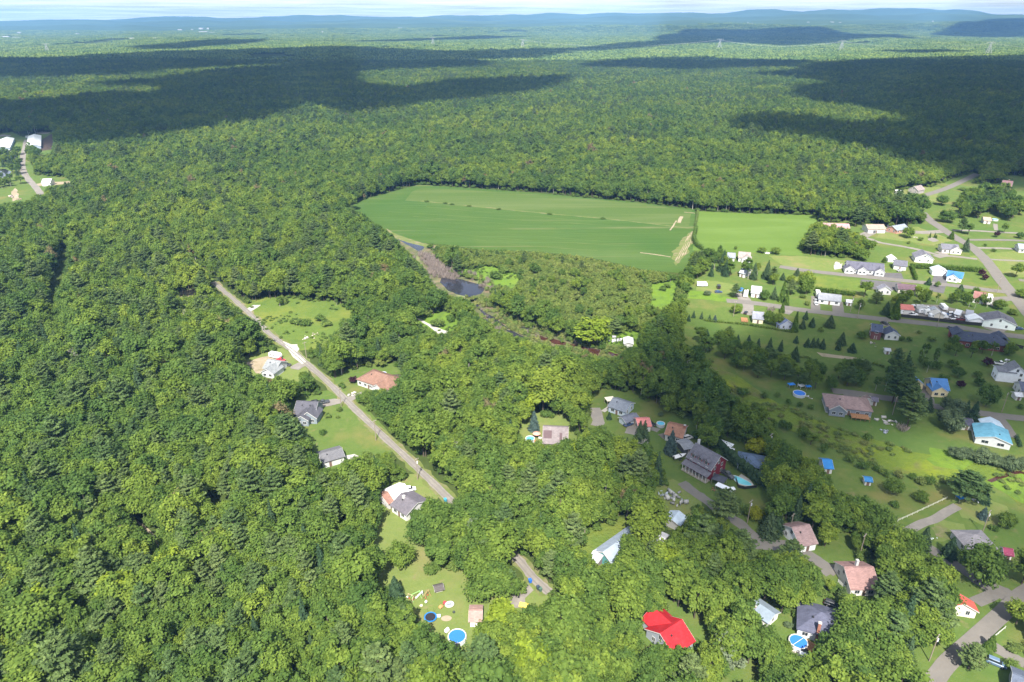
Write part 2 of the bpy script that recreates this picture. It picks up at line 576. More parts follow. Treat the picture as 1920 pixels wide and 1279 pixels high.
for ci, (poly, soft) in enumerate(CLOUDS):
    W = [(x - SUN_DX * (CLOUD_Z - 10), y - SUN_DY * (CLOUD_Z - 10)) for x, y in P(poly, 10)]
    xs = [p[0] for p in W]; ys = [p[1] for p in W]
    span = max(max(xs) - min(xs), max(ys) - min(ys))
    step = max(soft * 0.35, span / 240)
    gx = np.arange(min(xs) - soft * 2, max(xs) + soft * 2 + step, step)
    gy = np.arange(min(ys) - soft * 2, max(ys) + soft * 2 + step, step)
    X, Y = np.meshgrid(gx, gy)
    wob = soft * 1.6
    sd = poly_sd(X + wob * (fbm(X / (soft * 5), Y / (soft * 5), 5 + ci) - 0.5), Y + wob * (fbm(X / (soft * 5), Y / (soft * 5), 25 + ci) - 0.5), W)
    dens = np.clip(sd / (soft * 1.6) + 0.5, 0, 1)
    puff = fbm(X / (soft * 4), Y / (soft * 4), 40 + ci, 4)
    thick = np.sqrt(np.clip(sd + soft, 0, None) / (soft + 1)) * soft * 0.9
    zt = CLOUD_Z + np.minimum(thick, 260) * (0.45 + puff) + 2
    zb = CLOUD_Z - np.minimum(thick, 60) * 0.25 * puff
    keep = (dens[:-1, :-1] + dens[1:, :-1] + dens[:-1, 1:] + dens[1:, 1:]) > 0.01
    nx = X.shape[1]
    jj, ii = np.nonzero(keep)
    q = jj * nx + ii
    nV = X.size
    top = np.stack([q, q + 1, q + nx + 1, q + nx], 1)
    bot = top[:, ::-1] + nV
    V = np.concatenate([np.stack([X.ravel(), Y.ravel(), zt.ravel()], 1), np.stack([X.ravel(), Y.ravel(), zb.ravel()], 1)])
    used = np.unique(np.concatenate([top, bot]))
    remap = np.full(len(V), -1); remap[used] = np.arange(len(used))
    dd = np.concatenate([dens.ravel(), dens.ravel()])[used]
    o = link('cloud', np_mesh('cloud', V[used], [remap[top], remap[bot]], m_cloud, smooth=True, tone=dd, tname='vapour'))
    tag(o, kind='structure')

# ------------------------------------------------------------------ trees
RNG = np.random.default_rng(7)

G_DECID = [(0.050, 0.098, 0.029), (0.082, 0.138, 0.031), (0.126, 0.184, 0.032), (0.198, 0.248, 0.034)]
m_leaf = leaf_mat('broad_leaves', G_DECID)
m_needle = leaf_mat('pine_needles', [(0.070, 0.122, 0.045), (0.092, 0.146, 0.050), (0.120, 0.170, 0.058), (0.145, 0.185, 0.076)])
m_spruce = leaf_mat('spruce_needles', [(0.034, 0.068, 0.036), (0.046, 0.084, 0.042), (0.060, 0.098, 0.046), (0.078, 0.108, 0.054)])
m_willow = leaf_mat('willow_leaves', [(0.080, 0.115, 0.060), (0.110, 0.150, 0.075), (0.125, 0.170, 0.085)])
m_purple = leaf_mat('purple_leaves', [(0.035, 0.014, 0.022), (0.050, 0.020, 0.030)], trans=0.15)
m_yellow = leaf_mat('yellow_green_leaves', [(0.20, 0.23, 0.020), (0.25, 0.27, 0.022)])
m_young = leaf_mat('young_leaves', [(0.120, 0.180, 0.050), (0.155, 0.215, 0.055), (0.190, 0.240, 0.060), (0.215, 0.245, 0.085)], trans=0.48)
m_shrub = leaf_mat('shrub_leaves', [(0.055, 0.105, 0.026), (0.085, 0.142, 0.032), (0.120, 0.175, 0.042), (0.145, 0.175, 0.060)])
m_marsh = leaf_mat('marsh_leaves', [(0.105, 0.160, 0.048), (0.140, 0.190, 0.054), (0.180, 0.200, 0.065), (0.200, 0.165, 0.085)])
m_brush = leaf_mat('bare_brush', [(0.22, 0.18, 0.16), (0.28, 0.235, 0.215), (0.30, 0.25, 0.20)], trans=0.3)
m_cedar = leaf_mat('cedar_leaves', [(0.060, 0.105, 0.022), (0.085, 0.140, 0.028)])
m_blue = leaf_mat('blue_spruce_needles', [(0.060, 0.095, 0.085), (0.075, 0.110, 0.100)])
m_rust = leaf_mat('dying_leaves', [(0.160, 0.125, 0.062), (0.165, 0.150, 0.075)])
m_bark = plain('bark', (0.085, 0.068, 0.052), 0.95, 0.3, 2.0)
m_birch = plain('pale_bark', (0.32, 0.30, 0.27), 0.9, 0.3, 2.0)
m_grey = plain('dead_grey_wood', (0.28, 0.26, 0.24), 0.95, 0.25, 2.0)


def unit(v):
    return v / np.maximum(np.linalg.norm(v, axis=-1, keepdims=True), 1e-9)


def cards(C, Nn, su, sv, rng, along=None):
    """quads (diamonds) centred on C, facing Nn"""
    n = len(C)
    a = rng.normal(size=(n, 3)) if along is None else along + rng.normal(size=(n, 3)) * 0.35
    u = unit(np.cross(np.cross(Nn, a), Nn))
    w = unit(np.cross(Nn, u))
    su = np.asarray(su).reshape(-1, 1) * np.ones((n, 1)); sv = np.asarray(sv).reshape(-1, 1) * np.ones((n, 1))
    V = np.stack([C - u * su, C - w * sv + u * su * 0.15, C + u * su, C + w * sv + u * su * 0.15], 1).reshape(-1, 3)
    F = np.arange(4 * n).reshape(-1, 4)
    return V, F


_ico = None


def ico():
    global _ico
    if _ico is None:
        bm = bmesh.new()
        bmesh.ops.create_icosphere(bm, subdivisions=1, radius=1)
        _ico = (np.array([v.co[:] for v in bm.verts]), np.array([[v.index for v in f.verts] for f in bm.faces]))
        bm.free()
    return _ico


def sphere_dirs(n, rng, zmin=-1.0):
    z = rng.uniform(zmin, 1, n)
    t = rng.uniform(0, 2 * np.pi, n)
    s = np.sqrt(1 - z * z)
    return np.stack([s * np.cos(t), s * np.sin(t), z], 1)


def crown_from_blobs(C, Rb, axis, rng, per, leaf, elong=1.35, low=-0.45, core=0.64, jit=0.34):
    """leaf clumps: each blob is an uneven lump grown along its own axis, thick with leaves on its outside"""
    Vs, Fq, Ft, T = [], [], [], []
    off = 0
    iv, it = ico()
    for c, r, ax in zip(C, Rb, axis):
        t = rng.uniform(0.25, 0.75)
        d = sphere_dirs(per, rng, low)
        st = 1 + (elong - 1) * (d @ ax)[:, None] ** 2
        rr = r * rng.uniform(0.78, 1.12, (per, 1))
        pos = c + d * rr * st
        nn = unit(d * 0.55 + ax * 0.25 + np.array([0, 0, 0.6]) + rng.normal(size=d.shape) * jit)
        s = leaf * rng.uniform(0.7, 1.35, per)
        V, F = cards(pos, nn, s, s * 0.62, rng, along=d + ax)
        Vs.append(V); Fq.append(F + off); off += len(V)
        T.append(np.repeat(np.clip(t + rng.normal(0, 0.16, per), 0, 1), 4))
        if core:
            cd = iv * (1 + rng.uniform(-0.2, 0.12, (len(iv), 1)))
            st = 1 + (elong - 1) * (iv @ ax)[:, None] ** 2
            V = c + cd * r * core * st
            Vs.append(V); Ft.append(it + off); off += len(V)
            T.append(np.full(len(V), t * 0.9))
    return np.concatenate(Vs), [np.concatenate(Fq)] + ([np.concatenate(Ft)] if Ft else []), np.concatenate(T)


def tubes_np(segs, n=5):
    Vs, Fs, off = [], [], 0
    for a, b, r0, r1 in segs:
        a, b = np.array(a, float), np.array(b, float)
        d = unit(b - a)
        u = unit(np.cross(d, [0.31, 0.17, 0.93])); w = np.cross(d, u)
        t = np.arange(n) * 2 * np.pi / n
        ring = np.cos(t)[:, None] * u + np.sin(t)[:, None] * w
        Vs.append(np.concatenate([a + ring * r0, b + ring * r1]))
        k = np.arange(n)
        Fs.append(np.stack([k, (k + 1) % n, n + (k + 1) % n, n + k], 1) + off)
        off += 2 * n
    return np.concatenate(Vs), [np.concatenate(Fs)]


def gen_broad(seed, H=14.0, R=4.2, nb=26, per=62, leaf=0.40, base=0.28, mat=None, bark=None, round_=0.5):
    rng = np.random.default_rng(seed)
    nb, per = int(nb * 1.7), int(per * 0.66)
    zc = H * (base + 1) / 2
    rz = H * (1 - base) / 2
    d = sphere_dirs(nb, rng, -0.75)
    d[:, 2] = np.where(d[:, 2] < 0, d[:, 2] * 0.8, d[:, 2])
    k = rng.uniform(0.55, 0.90, (nb, 1))
    lop = 1 + 0.16 * np.sin(np.arctan2(d[:, 1], d[:, 0]) * 2 + rng.uniform(0, 6))[:, None]
    C = d * k * np.array([R, R, rz]) * lop
    C[:, 2] += zc
    Rb = R * rng.uniform(0.19, 0.35, nb)
    ax = unit(d * np.array([0.8, 0.8, 0.4]) + np.array([0, 0, round_]))
    V, F, T = crown_from_blobs(C, Rb, ax, rng, per, leaf)
    segs = [((0, 0, -0.3), (0, 0, H * base * 1.1), 0.02 * H, 0.014 * H), ((0, 0, H * base * 1.1), (rng.normal(0, .2), rng.normal(0, .2), H * 0.75), 0.014 * H, 0.004 * H)]
    for q in range(5):
        j = rng.integers(nb)
        z0 = H * base * rng.uniform(0.9, 1.5)
        segs.append(((0, 0, z0), tuple(C[j] * np.array([0.85, 0.85, 1]) - np.array([0, 0, 0.2])), 0.008 * H, 0.003 * H))
    TV, TF = tubes_np(segs)
    return (V, F, T, mat or m_leaf), (TV, TF, bark or m_bark)


def gen_pine(seed, H=17.0, R=3.8, tiers=9, base=0.34, mat=None):
    """white pine: tiers of long level boughs with gaps between"""
    rng = np.random.default_rng(seed)
    Vs, Fs, T, segs, off = [], [], [], [((0, 0, -0.3), (0, 0, H * 0.97), 0.018 * H, 0.003 * H)], 0
    Fts = []
    iv, it = ico()
    for i in range(tiers):
        f = i / (tiers - 1)
        z = H * (base + (1 - base) * (0.98 * f)) - 0.3
        prof = math.sin(math.pi * min(1.0, 0.30 + 0.62 * f)) * (1 - 0.45 * f) * 1.05 + 0.12 * (1 - f)
        nbr = rng.integers(5, 8) if f < 0.9 else 4
        a0 = rng.uniform(0, 6.28)
        for b in range(nbr):
            a = a0 + 6.283 * b / nbr + rng.normal(0, 0.22)
            L = R * prof * rng.uniform(0.72, 1.15)
            dv = np.array([math.cos(a), math.sin(a), 0.20 + 0.45 * f])
            zz = z + rng.normal(0, 0.35)
            tip = np.array([0, 0, zz]) + dv * L
            segs.append(((0, 0, zz - 0.1), tuple(tip), 0.05, 0.015))
            n = int(26 + 30 * L / R)
            s = rng.uniform(0.22, 1.03, n)
            wid = L * 0.30 * np.sin(np.clip(s, 0, 1) * np.pi * 0.88)
            lat = rng.uniform(-1, 1, n) * (wid + 0.15)
            p = np.array([0, 0, zz]) + dv * (L * s)[:, None] + np.stack([-math.sin(a) * lat, math.cos(a) * lat, rng.uniform(-0.12, 0.32, n) + 0.25 * s ** 2], 1)
            nn = unit(np.array([math.cos(a) * 0.30, math.sin(a) * 0.30, 0.9]) + rng.normal(size=(n, 3)) * 0.38)
            V, F = cards(p, nn, rng.uniform(0.34, 0.6, n), rng.uniform(0.15, 0.25, n), rng, along=np.tile(dv, (n, 1)) + np.array([0, 0, 0.4]))
            Vs.append(V); Fs.append(F + off); off += len(V)
            t = rng.uniform(0.25, 0.75)
            T.append(np.repeat(np.clip(t + rng.normal(0, 0.14, n), 0, 1), 4))
    TV, TF = tubes_np(segs, 4)
    return (np.concatenate(Vs), [np.concatenate(Fs)], np.concatenate(T), mat or m_needle), (TV, TF, m_bark)


def gen_spruce(seed, H=13.0, R=2.6, tiers=16, base=0.06, mat=None, dens=1.0):
    rng = np.random.default_rng(seed)
    Vs, Fs, T, off = [], [], [], 0
    segs = [((0, 0, -0.3), (0, 0, H * 0.98), 0.014 * H, 0.003 * H)]
    iv, it = ico()
    for i in range(tiers):
        f = i / (tiers - 1)
        z = H * (base + (1 - base) * f)
        rad = R * (1 - f) ** 0.85 + 0.12
        n = int((14 + 120 * (rad / R)) * dens)
        a = rng.uniform(0, 6.283, n)
        nb = 7
        star = 0.84 + 0.16 * np.cos(a * nb + rng.uniform(0, 6))
        s = np.sqrt(rng.uniform(0.12, 1.0, n))
        rr = rad * s * star * rng.uniform(0.9, 1.1, n)
        drop = -0.30 * rr
        p = np.stack([np.cos(a) * rr, np.sin(a) * rr, z + drop + rng.normal(0, 0.12, n)], 1)
        out = np.stack([np.cos(a), np.sin(a), np.zeros(n)], 1)
        nn = unit(out * 0.75 + np.array([0, 0, 0.75]) + rng.normal(size=(n, 3)) * 0.3)
        V, F = cards(p, nn, rng.uniform(0.28, 0.5, n), rng.uniform(0.14, 0.25, n), rng, along=out - np.array([0, 0, 0.3]))
        Vs.append(V); Fs.append(F + off); off += len(V)
        T.append(np.repeat(np.clip(0.5 + 0.22 * np.sin(a * 3.0 + i) + rng.normal(0, 0.14, n), 0, 1), 4))
    TV, TF = tubes_np(segs, 5)
    return (np.concatenate(Vs), [np.concatenate(Fs)], np.concatenate(T), mat or m_spruce), (TV, TF, m_bark)


def gen_snag(seed, H=12.0):
    rng = np.random.default_rng(seed)
    segs = [((0, 0, -0.3), (rng.normal(0, .4), rng.normal(0, .4), H), 0.16, 0.03)]
    def grow(p, d, L, r, lev):
        e = p + d * L
        segs.append((tuple(p), tuple(e), r, r * 0.45))
        if lev:
            for q in range(4):
                nd = unit(d + rng.normal(0, 0.6, 3) + np.array([0, 0, 0.25]))
                grow(p + d * L * rng.uniform(0.35, 0.95), nd, L * rng.uniform(0.4, 0.6), r * 0.5, lev - 1)
    for b in range(9):
        z = H * rng.uniform(0.35, 0.95)
        a = rng.uniform(0, 6.28)
        grow(np.array([0, 0, z]), unit(np.array([math.cos(a), math.sin(a), rng.uniform(0.3, 0.9)])), H * 0.22 * (1.25 - z / H), 0.07, 2)
    return tubes_np(segs, 4)


def gen_shrub(seed, H=2.6, R=1.7, nb=9, per=46, leaf=0.24, mat=None):
    rng = np.random.default_rng(seed)
    d = sphere_dirs(nb, rng, -0.1)
    C = d * np.array([R, R, H * 0.55]) * rng.uniform(0.35, 0.72, (nb, 1))
    C[:, 2] += H * 0.42
    Rb = R * rng.uniform(0.3, 0.5, nb)
    V, F, T = crown_from_blobs(C, Rb, unit(d + np.array([0, 0, 0.6])), rng, per, leaf, low=-0.6)
    V[:, 2] = np.maximum(V[:, 2], -0.05)
    segs = [((0, 0, -0.1), tuple(c * 0.8), 0.04, 0.015) for c in C[:4]]
    TV, TF = tubes_np(segs, 4)
    return (V, F, T, mat or m_shrub), (TV, TF, m_bark)


def gen_brush(seed, H=3.0, R=1.5, n=130, mat=None):
    """a thicket of bare grey upright stems"""
    rng = np.random.default_rng(seed)
    a = rng.uniform(0, 6.28, n); r = R * np.sqrt(rng.uniform(0, 1, n))
    h = H * rng.uniform(0.5, 1.0, n)
    p = np.stack([np.cos(a) * r, np.sin(a) * r, h * rng.uniform(0.3, 0.62, n)], 1)
    nn = unit(np.stack([rng.normal(size=n), rng.normal(size=n), rng.normal(size=n) * 0.3], 1))
    up = np.stack([np.cos(a) * 0.35, np.sin(a) * 0.35, np.ones(n)], 1)
    V, F = cards(p, nn, h * 0.4, rng.uniform(0.04, 0.10, n), rng, along=up * 3)
    return V, [F], np.repeat(rng.uniform(0.2, 0.8, n), 4), mat or m_brush


class Kind:
    """a tree model: crown and trunk meshes for single trees, one joined mesh for the forest mass"""
    def __init__(self, name, crown, trunk):
        self.crown_np, self.trunk_np = crown, trunk
        self.name = name
        V, F, T, m = crown
        self.R = float(np.percentile(np.hypot(V[:, 0], V[:, 1]), 97))
        self.H = float(V[:, 2].max())
        self.crown = np_mesh(name + '_crown', V, F, m, tone=T)
        self.trunk = np_mesh(name + '_trunk', trunk[0], trunk[1], trunk[2]) if trunk else None
        self._joined = None

    def joined(self):
        if self._joined is None:
            V, F, T, m = self.crown_np
            if self.trunk_np:
                TV, TF, tm = self.trunk_np
                FF = list(F) + [f + len(V) for f in TF]
                mi = np.concatenate([np.zeros(sum(len(f) for f in F), int), np.ones(sum(len(f) for f in TF), int)])
                me = np_mesh(self.name, np.concatenate([V, TV]), FF, [m, tm], mi, tone=np.concatenate([T, np.full(len(TV), 0.5)]))
            else:
                me = np_mesh(self.name, V, F, m, tone=T)
            self._joined = bpy.data.objects.new('model_' + self.name, me)
        return self._joined


K = {}
K['broad'] = [Kind('broad_tree', *gen_broad(100 + i, H=13.5 + 1.2 * (i % 3), R=[4.4, 3.6, 4.9, 4.0, 3.4, 4.6, 3.9, 5.2][i], nb=[26, 22, 32, 24, 22, 30, 24, 34][i],
                                            round_=[0.9, 1.5, 0.6, 1.2, 1.8, 0.5, 1.0, 0.7][i])) for i in range(8)]
K['birch'] = [Kind('birch_tree', *gen_broad(150 + i, H=14, R=2.9, nb=20, per=50, leaf=0.32, base=0.36, bark=m_birch, round_=1.0)) for i in range(3)]
K['pine'] = [Kind('pine_tree', *gen_pine(200 + i, H=[17, 15.5, 18.5, 16][i], R=[4.3, 3.8, 4.6, 4.0][i], tiers=[10, 9, 11, 9][i])) for i in range(4)]
K['spruce'] = [Kind('spruce_tree', *gen_spruce(300 + i, H=[13, 11.5, 15][i], R=[2.7, 2.5, 2.9][i])) for i in range(3)]
K['young'] = [Kind('young_tree', *gen_broad(700 + i, H=4.6, R=2.7, nb=11, per=56, leaf=0.30, base=0.16, mat=m_young, bark=m_birch, round_=1.4)) for i in range(4)]
K['rusty'] = [Kind('thinning_tree', *gen_broad(720 + i, H=13, R=3.8, nb=20, per=38, leaf=0.34, base=0.3, mat=m_rust, bark=m_grey)) for i in range(2)]
K['shrub'] = [Kind('shrub', *gen_shrub(400 + i)) for i in range(4)]
K['marsh'] = [Kind('marsh_shrub', *gen_shrub(450 + i, H=2.0, R=1.6, mat=m_marsh)) for i in range(3)]
K['brush'] = [Kind('bare_brush', gen_brush(480 + i), None) for i in range(3)]
K['snag'] = []
for i in range(3):
    sv, sf = gen_snag(500 + i)
    K['snag'].append(Kind('dead_tree', (sv, sf, np.full(len(sv), 0.5), m_grey), None))


# ---- open ground in the woods (surveyed outlines)
OPEN = {
    'field': [(655, 388), (690, 372), (785, 346), (1000, 361), (1200, 380), (1303, 393), (1312, 440), (1300, 480), (1275, 512), (1210, 506), (1100, 482), (1010, 472),
              (900, 468), (840, 460), (780, 455), (740, 442), (715, 428), (690, 408)],
    'hayfield': [(1308, 396), (1400, 400), (1536, 404), (1527, 425), (1498, 455), (1505, 480), (1440, 476), (1300, 470)],
    'road_clearing': [(462, 570), (500, 560), (560, 562), (620, 568), (655, 580), (664, 592), (632, 602), (640, 618), (600, 645), (560, 652), (530, 640), (495, 610)],
    'yard_1': [(452, 682), (480, 667), (522, 661), (548, 676), (560, 700), (550, 712), (505, 710), (470, 700)],
    'yard_2': [(637, 708), (690, 690), (750, 688), (750, 715), (735, 725), (690, 735), (672, 742), (655, 735)],
    'yard_3': [(540, 762), (580, 742), (625, 745), (650, 762), (700, 815), (722, 840), (690, 850), (655, 862), (640, 875), (600, 878), (598, 850), (560, 795)],
    'yard_4': [(712, 935), (745, 905), (790, 900), (795, 925), (770, 965), (770, 1000), (808, 1020), (800, 1045), (790, 1060), (860, 1075), (900, 1120), (960, 1130),
               (1015, 1100), (1022, 1118), (965, 1145), (905, 1150), (890, 1180), (885, 1228), (850, 1222), (810, 1180), (790, 1160), (770, 1130), (740, 1110),
               (705, 1085), (722, 1060), (722, 1035), (700, 1010), (715, 970)],
    'yard_5': [(960, 806), (990, 790), (1035, 783), (1075, 800), (1080, 825), (1040, 830), (990, 832)],
    'yard_6': [(1118, 738), (1180, 738), (1230, 762), (1290, 790), (1300, 830), (1245, 872), (1232, 835), (1190, 822), (1165, 812), (1120, 800), (1116, 765)],
    'yard_7': [(1245, 872), (1290, 830), (1365, 875), (1412, 885), (1440, 925), (1442, 948), (1420, 955), (1370, 928), (1330, 925), (1300, 910), (1255, 885)],
    'yard_8': [(1095, 1005), (1140, 990), (1197, 989), (1172, 1008), (1158, 1030), (1150, 1050), (1122, 1060), (1100, 1045)],
    'shed_gap': [(1226, 1000), (1240, 996), (1253, 1006), (1250, 1016), (1232, 1010)],
    'yard_9': [(1198, 1185), (1255, 1145), (1310, 1172), (1328, 1195), (1262, 1218), (1210, 1212)],
    'grass_10': [(1338, 1290), (1388, 1242), (1415, 1256), (1422, 1290)],
    'yard_11': [(1405, 1128), (1470, 1155), (1500, 1165), (1535, 1185), (1532, 1248), (1492, 1226), (1480, 1192), (1430, 1162)],
    'yard_12': [(1503, 1142), (1540, 1118), (1582, 1150), (1578, 1175), (1535, 1187)],
    'yard_13': [(1553, 1062), (1590, 1043), (1642, 1075), (1655, 1108), (1612, 1118), (1575, 1092)],
    'yard_14': [(1462, 992), (1500, 972), (1538, 1000), (1592, 1010), (1602, 1042), (1552, 1048), (1518, 1022), (1478, 1012)],
    'crossing': [(1385, 975), (1400, 975), (1470, 1015), (1460, 1035), (1412, 1037)],
    'yard_15': [(1337, 832), (1380, 825), (1442, 860), (1432, 882), (1378, 872)],
    'corner': [(1738, 1290), (1745, 1225), (1790, 1190), (1788, 1130), (1825, 1108), (1850, 1096), (1885, 1088), (1900, 1100), (1920, 1125), (1960, 1125), (1960, 1290)],
    'debris_yard': [(1222, 915), (1262, 908), (1292, 930), (1288, 986), (1262, 988), (1250, 955)],
    'pond': [(738, 445), (790, 453), (812, 475), (835, 505), (862, 520), (922, 535), (920, 556), (880, 562), (838, 550), (815, 532), (785, 490), (762, 470)],
    'patch_a': [(868, 508), (920, 500), (972, 518), (962, 542), (930, 532)],
    'marsh': [(882, 560), (898, 560), (938, 592), (1000, 618), (1060, 640), (1110, 651), (1168, 663), (1150, 672), (1120, 667), (1070, 655), (1000, 640), (940, 618), (898, 594)],
    'patch_b': [(778, 598), (850, 588), (856, 612), (832, 625), (800, 616)],
    'patch_c': [(1222, 534), (1267, 527), (1264, 560), (1242, 582), (1220, 566)],
    'meadow_shed': [(1125, 632), (1200, 625), (1198, 648), (1155, 656)],
    'west_farm': [(-60, 262), (20, 248), (40, 258), (98, 246), (99, 286), (64, 298), (64, 328), (100, 331), (128, 335), (134, 344), (90, 350), (75, 364), (50, 378), (-60, 390)],
    'brook_gap': [(117, 448), (130, 468), (123, 500), (108, 540), (102, 598), (90, 592), (96, 530), (110, 490)],
    'rock_gap': [(235, 966), (262, 970), (297, 1002), (302, 1040), (282, 1012)],
    'clear_27': [(328, 548), (372, 542), (370, 553), (335, 556)],
    'gap_28': [(402, 930), (425, 928), (420, 945), (405, 945)],
    'village': [(1283, 640), (1283, 600), (1292, 540), (1302, 520), (1345, 478), (1500, 474), (1520, 480), (1590, 485), (1635, 480), (1630, 455), (1600, 448), (1600, 432),
                (1532, 425), (1530, 418), (1620, 418), (1660, 425), (1735, 420), (1735, 398), (1700, 375), (1725, 362), (1760, 345), (1828, 322), (1838, 332), (1810, 345), (1875, 345), (1885, 330),
                (1910, 330), (1990, 345), (1990, 1080), (1880, 1085), (1845, 1090), (1838, 1020), (1790, 1040), (1720, 1010), (1690, 990), (1650, 965), (1560, 905), (1540, 868), (1480, 835),
                (1440, 792), (1385, 755), (1345, 705), (1320, 668)],
    'upper_yard': [(1672, 360), (1720, 352), (1750, 350), (1742, 376), (1705, 388), (1675, 374)],
}
ROADS = {  # centre lines and widths in metres
    'lane': ([(400, 529), (420, 546), (440, 563), (470, 590), (500, 621), (530, 645), (548, 658), (575, 682), (620, 722), (650, 752), (700, 800), (760, 857), (800, 895), (845, 939),
              (900, 988), (960, 1038), (1000, 1083), (1030, 1112)], 4.4),
    'track': ([(402, 530), (385, 508), (360, 488), (343, 468), (330, 450), (322, 432), (316, 420)], 1.2),
    'farm_road': ([(77, 365), (66, 350), (52, 335), (43, 318), (42, 300), (46, 280), (50, 262)], 6.5),
    'south_road': ([(1278, 905), (1300, 922), (1340, 950), (1390, 985), (1430, 1022), (1480, 1022), (1530, 1050), (1570, 1075)], 4.4),
    'east_road': ([(1640, 970), (1665, 985), (1700, 1000), (1715, 1010), (1760, 1040), (1800, 1065), (1845, 1098), (1885, 1120)], 4.5),
    'lane_end': ([(962, 1040), (985, 1068), (1005, 1090), (1032, 1114)], 4.0),
    'corner_road': ([(1985, 1080), (1920, 1112), (1885, 1145), (1830, 1195), (1780, 1240), (1740, 1290)], 5.4),
    'far_road': ([(1690, 378), (1735, 366), (1775, 353), (1808, 338), (1832, 326)], 7.0),
    'patio_road': ([(1115, 765), (1122, 790), (1118, 800)], 5.0),
}
# raster of the open ground as it shows in the photograph, plus the road corridors
MW, MH, MO = 1160, 760, 100          # half-resolution, 100 px margin (photo px = 2*i - 200)
MASK = np.zeros((MH, MW), bool)


def fill_px(poly, val=True):
    pl = np.array(poly, float)
    x0, x1 = int((pl[:, 0].min() + 200) / 2) - 1, int((pl[:, 0].max() + 200) / 2) + 2
    y0, y1 = int((pl[:, 1].min() + 200) / 2) - 1, int((pl[:, 1].max() + 200) / 2) + 2
    x0, y0, x1, y1 = max(0, x0), max(0, y0), min(MW, x1), min(MH, y1)
    if x1 <= x0 or y1 <= y0: return
    X, Y = np.meshgrid(np.arange(x0, x1) * 2.0 - 200, np.arange(y0, y1) * 2.0 - 200)
    ins = np.zeros(X.shape, bool)
    n = len(pl)
    for k in range(n):
        (ax, ay), (bx, by) = pl[k], pl[(k + 1) % n]
        ins ^= ((ay > Y) != (by > Y)) & (X < (bx - ax) * (Y - ay) / ((by - ay) if by != ay else 1e-9) + ax)
    MASK[y0:y1, x0:x1][ins] = val


def ribbon(line, w):
    """left and right edges of a strip of width w along world points"""
    Lf, Rt = [], []
    for k, (x, y) in enumerate(line):
        a = line[max(0, k - 1)]; b = line[min(len(line) - 1, k + 1)]
        dx, dy = b[0] - a[0], b[1] - a[1]
        l = math.hypot(dx, dy) or 1
        Lf.append((x - dy / l * w / 2, y + dx / l * w / 2)); Rt.append((x + dy / l * w / 2, y - dx / l * w / 2))
    return Lf, Rt


def smooth_line(pts, n=6):
    """Catmull-Rom through world points"""
    out = []
    p = [pts[0]] + list(pts) + [pts[-1]]
    for k in range(1, len(p) - 2):
        for s in range(n):
            t = s / n
            q = []
            for d in (0, 1):
                a, b, c, e = p[k - 1][d], p[k][d], p[k + 1][d], p[k + 2][d]
                q.append(0.5 * (2 * b + (c - a) * t + (2 * a - 5 * b + 4 * c - e) * t * t + (3 * b - a - 3 * c + e) * t ** 3))
            out.append(tuple(q))
    out.append(pts[-1])
    return out


for k_, poly_ in OPEN.items():
    fill_px(poly_)
for k_, (ln_, w_) in ROADS.items():
    if k_ == 'lane': ln_ = ln_[:14]
    L_, R_ = ribbon(P(ln_), w_ + (3.6 if k_ in ('lane', 'corner_road', 'farm_road', 'far_road') else 1.0))
    for a_ in range(len(L_) - 1):
        q_ = np.array([L_[a_], L_[a_ + 1], R_[a_ + 1], R_[a_]])
        u_, v_ = to_px(q_[:, 0], q_[:, 1], 0.0)
        fill_px(list(zip(u_, v_)))


def mask_at(u, v):
    iu = np.round((u + 200) / 2).astype(int); iv = np.round((v + 200) / 2).astype(int)
    ok = (iu >= 0) & (iu < MW) & (iv >= 0) & (iv < MH)
    r = np.zeros(u.shape, bool)
    r[ok] = MASK[iv[ok], iu[ok]]
    return r


def clear_of_open(X, Y, H, R):
    """False where a tree would stand on, or hide from the drone, ground that is open in the photograph"""
    bad = np.zeros(X.shape, bool)
    for f, r in ((0.0, 0.25), (0.4, 0.8), (0.62, 0.85), (0.82, 0.6), (0.96, 0.0)):
        for dx, dy in (((0, 0),) if r == 0 else ((r, 0), (-r, 0), (0, r), (0, -r), (0, 0))):
            u, v = to_px(X + dx * R, Y + dy * R, H * f)
            bad |= mask_at(u, v)
    return ~bad

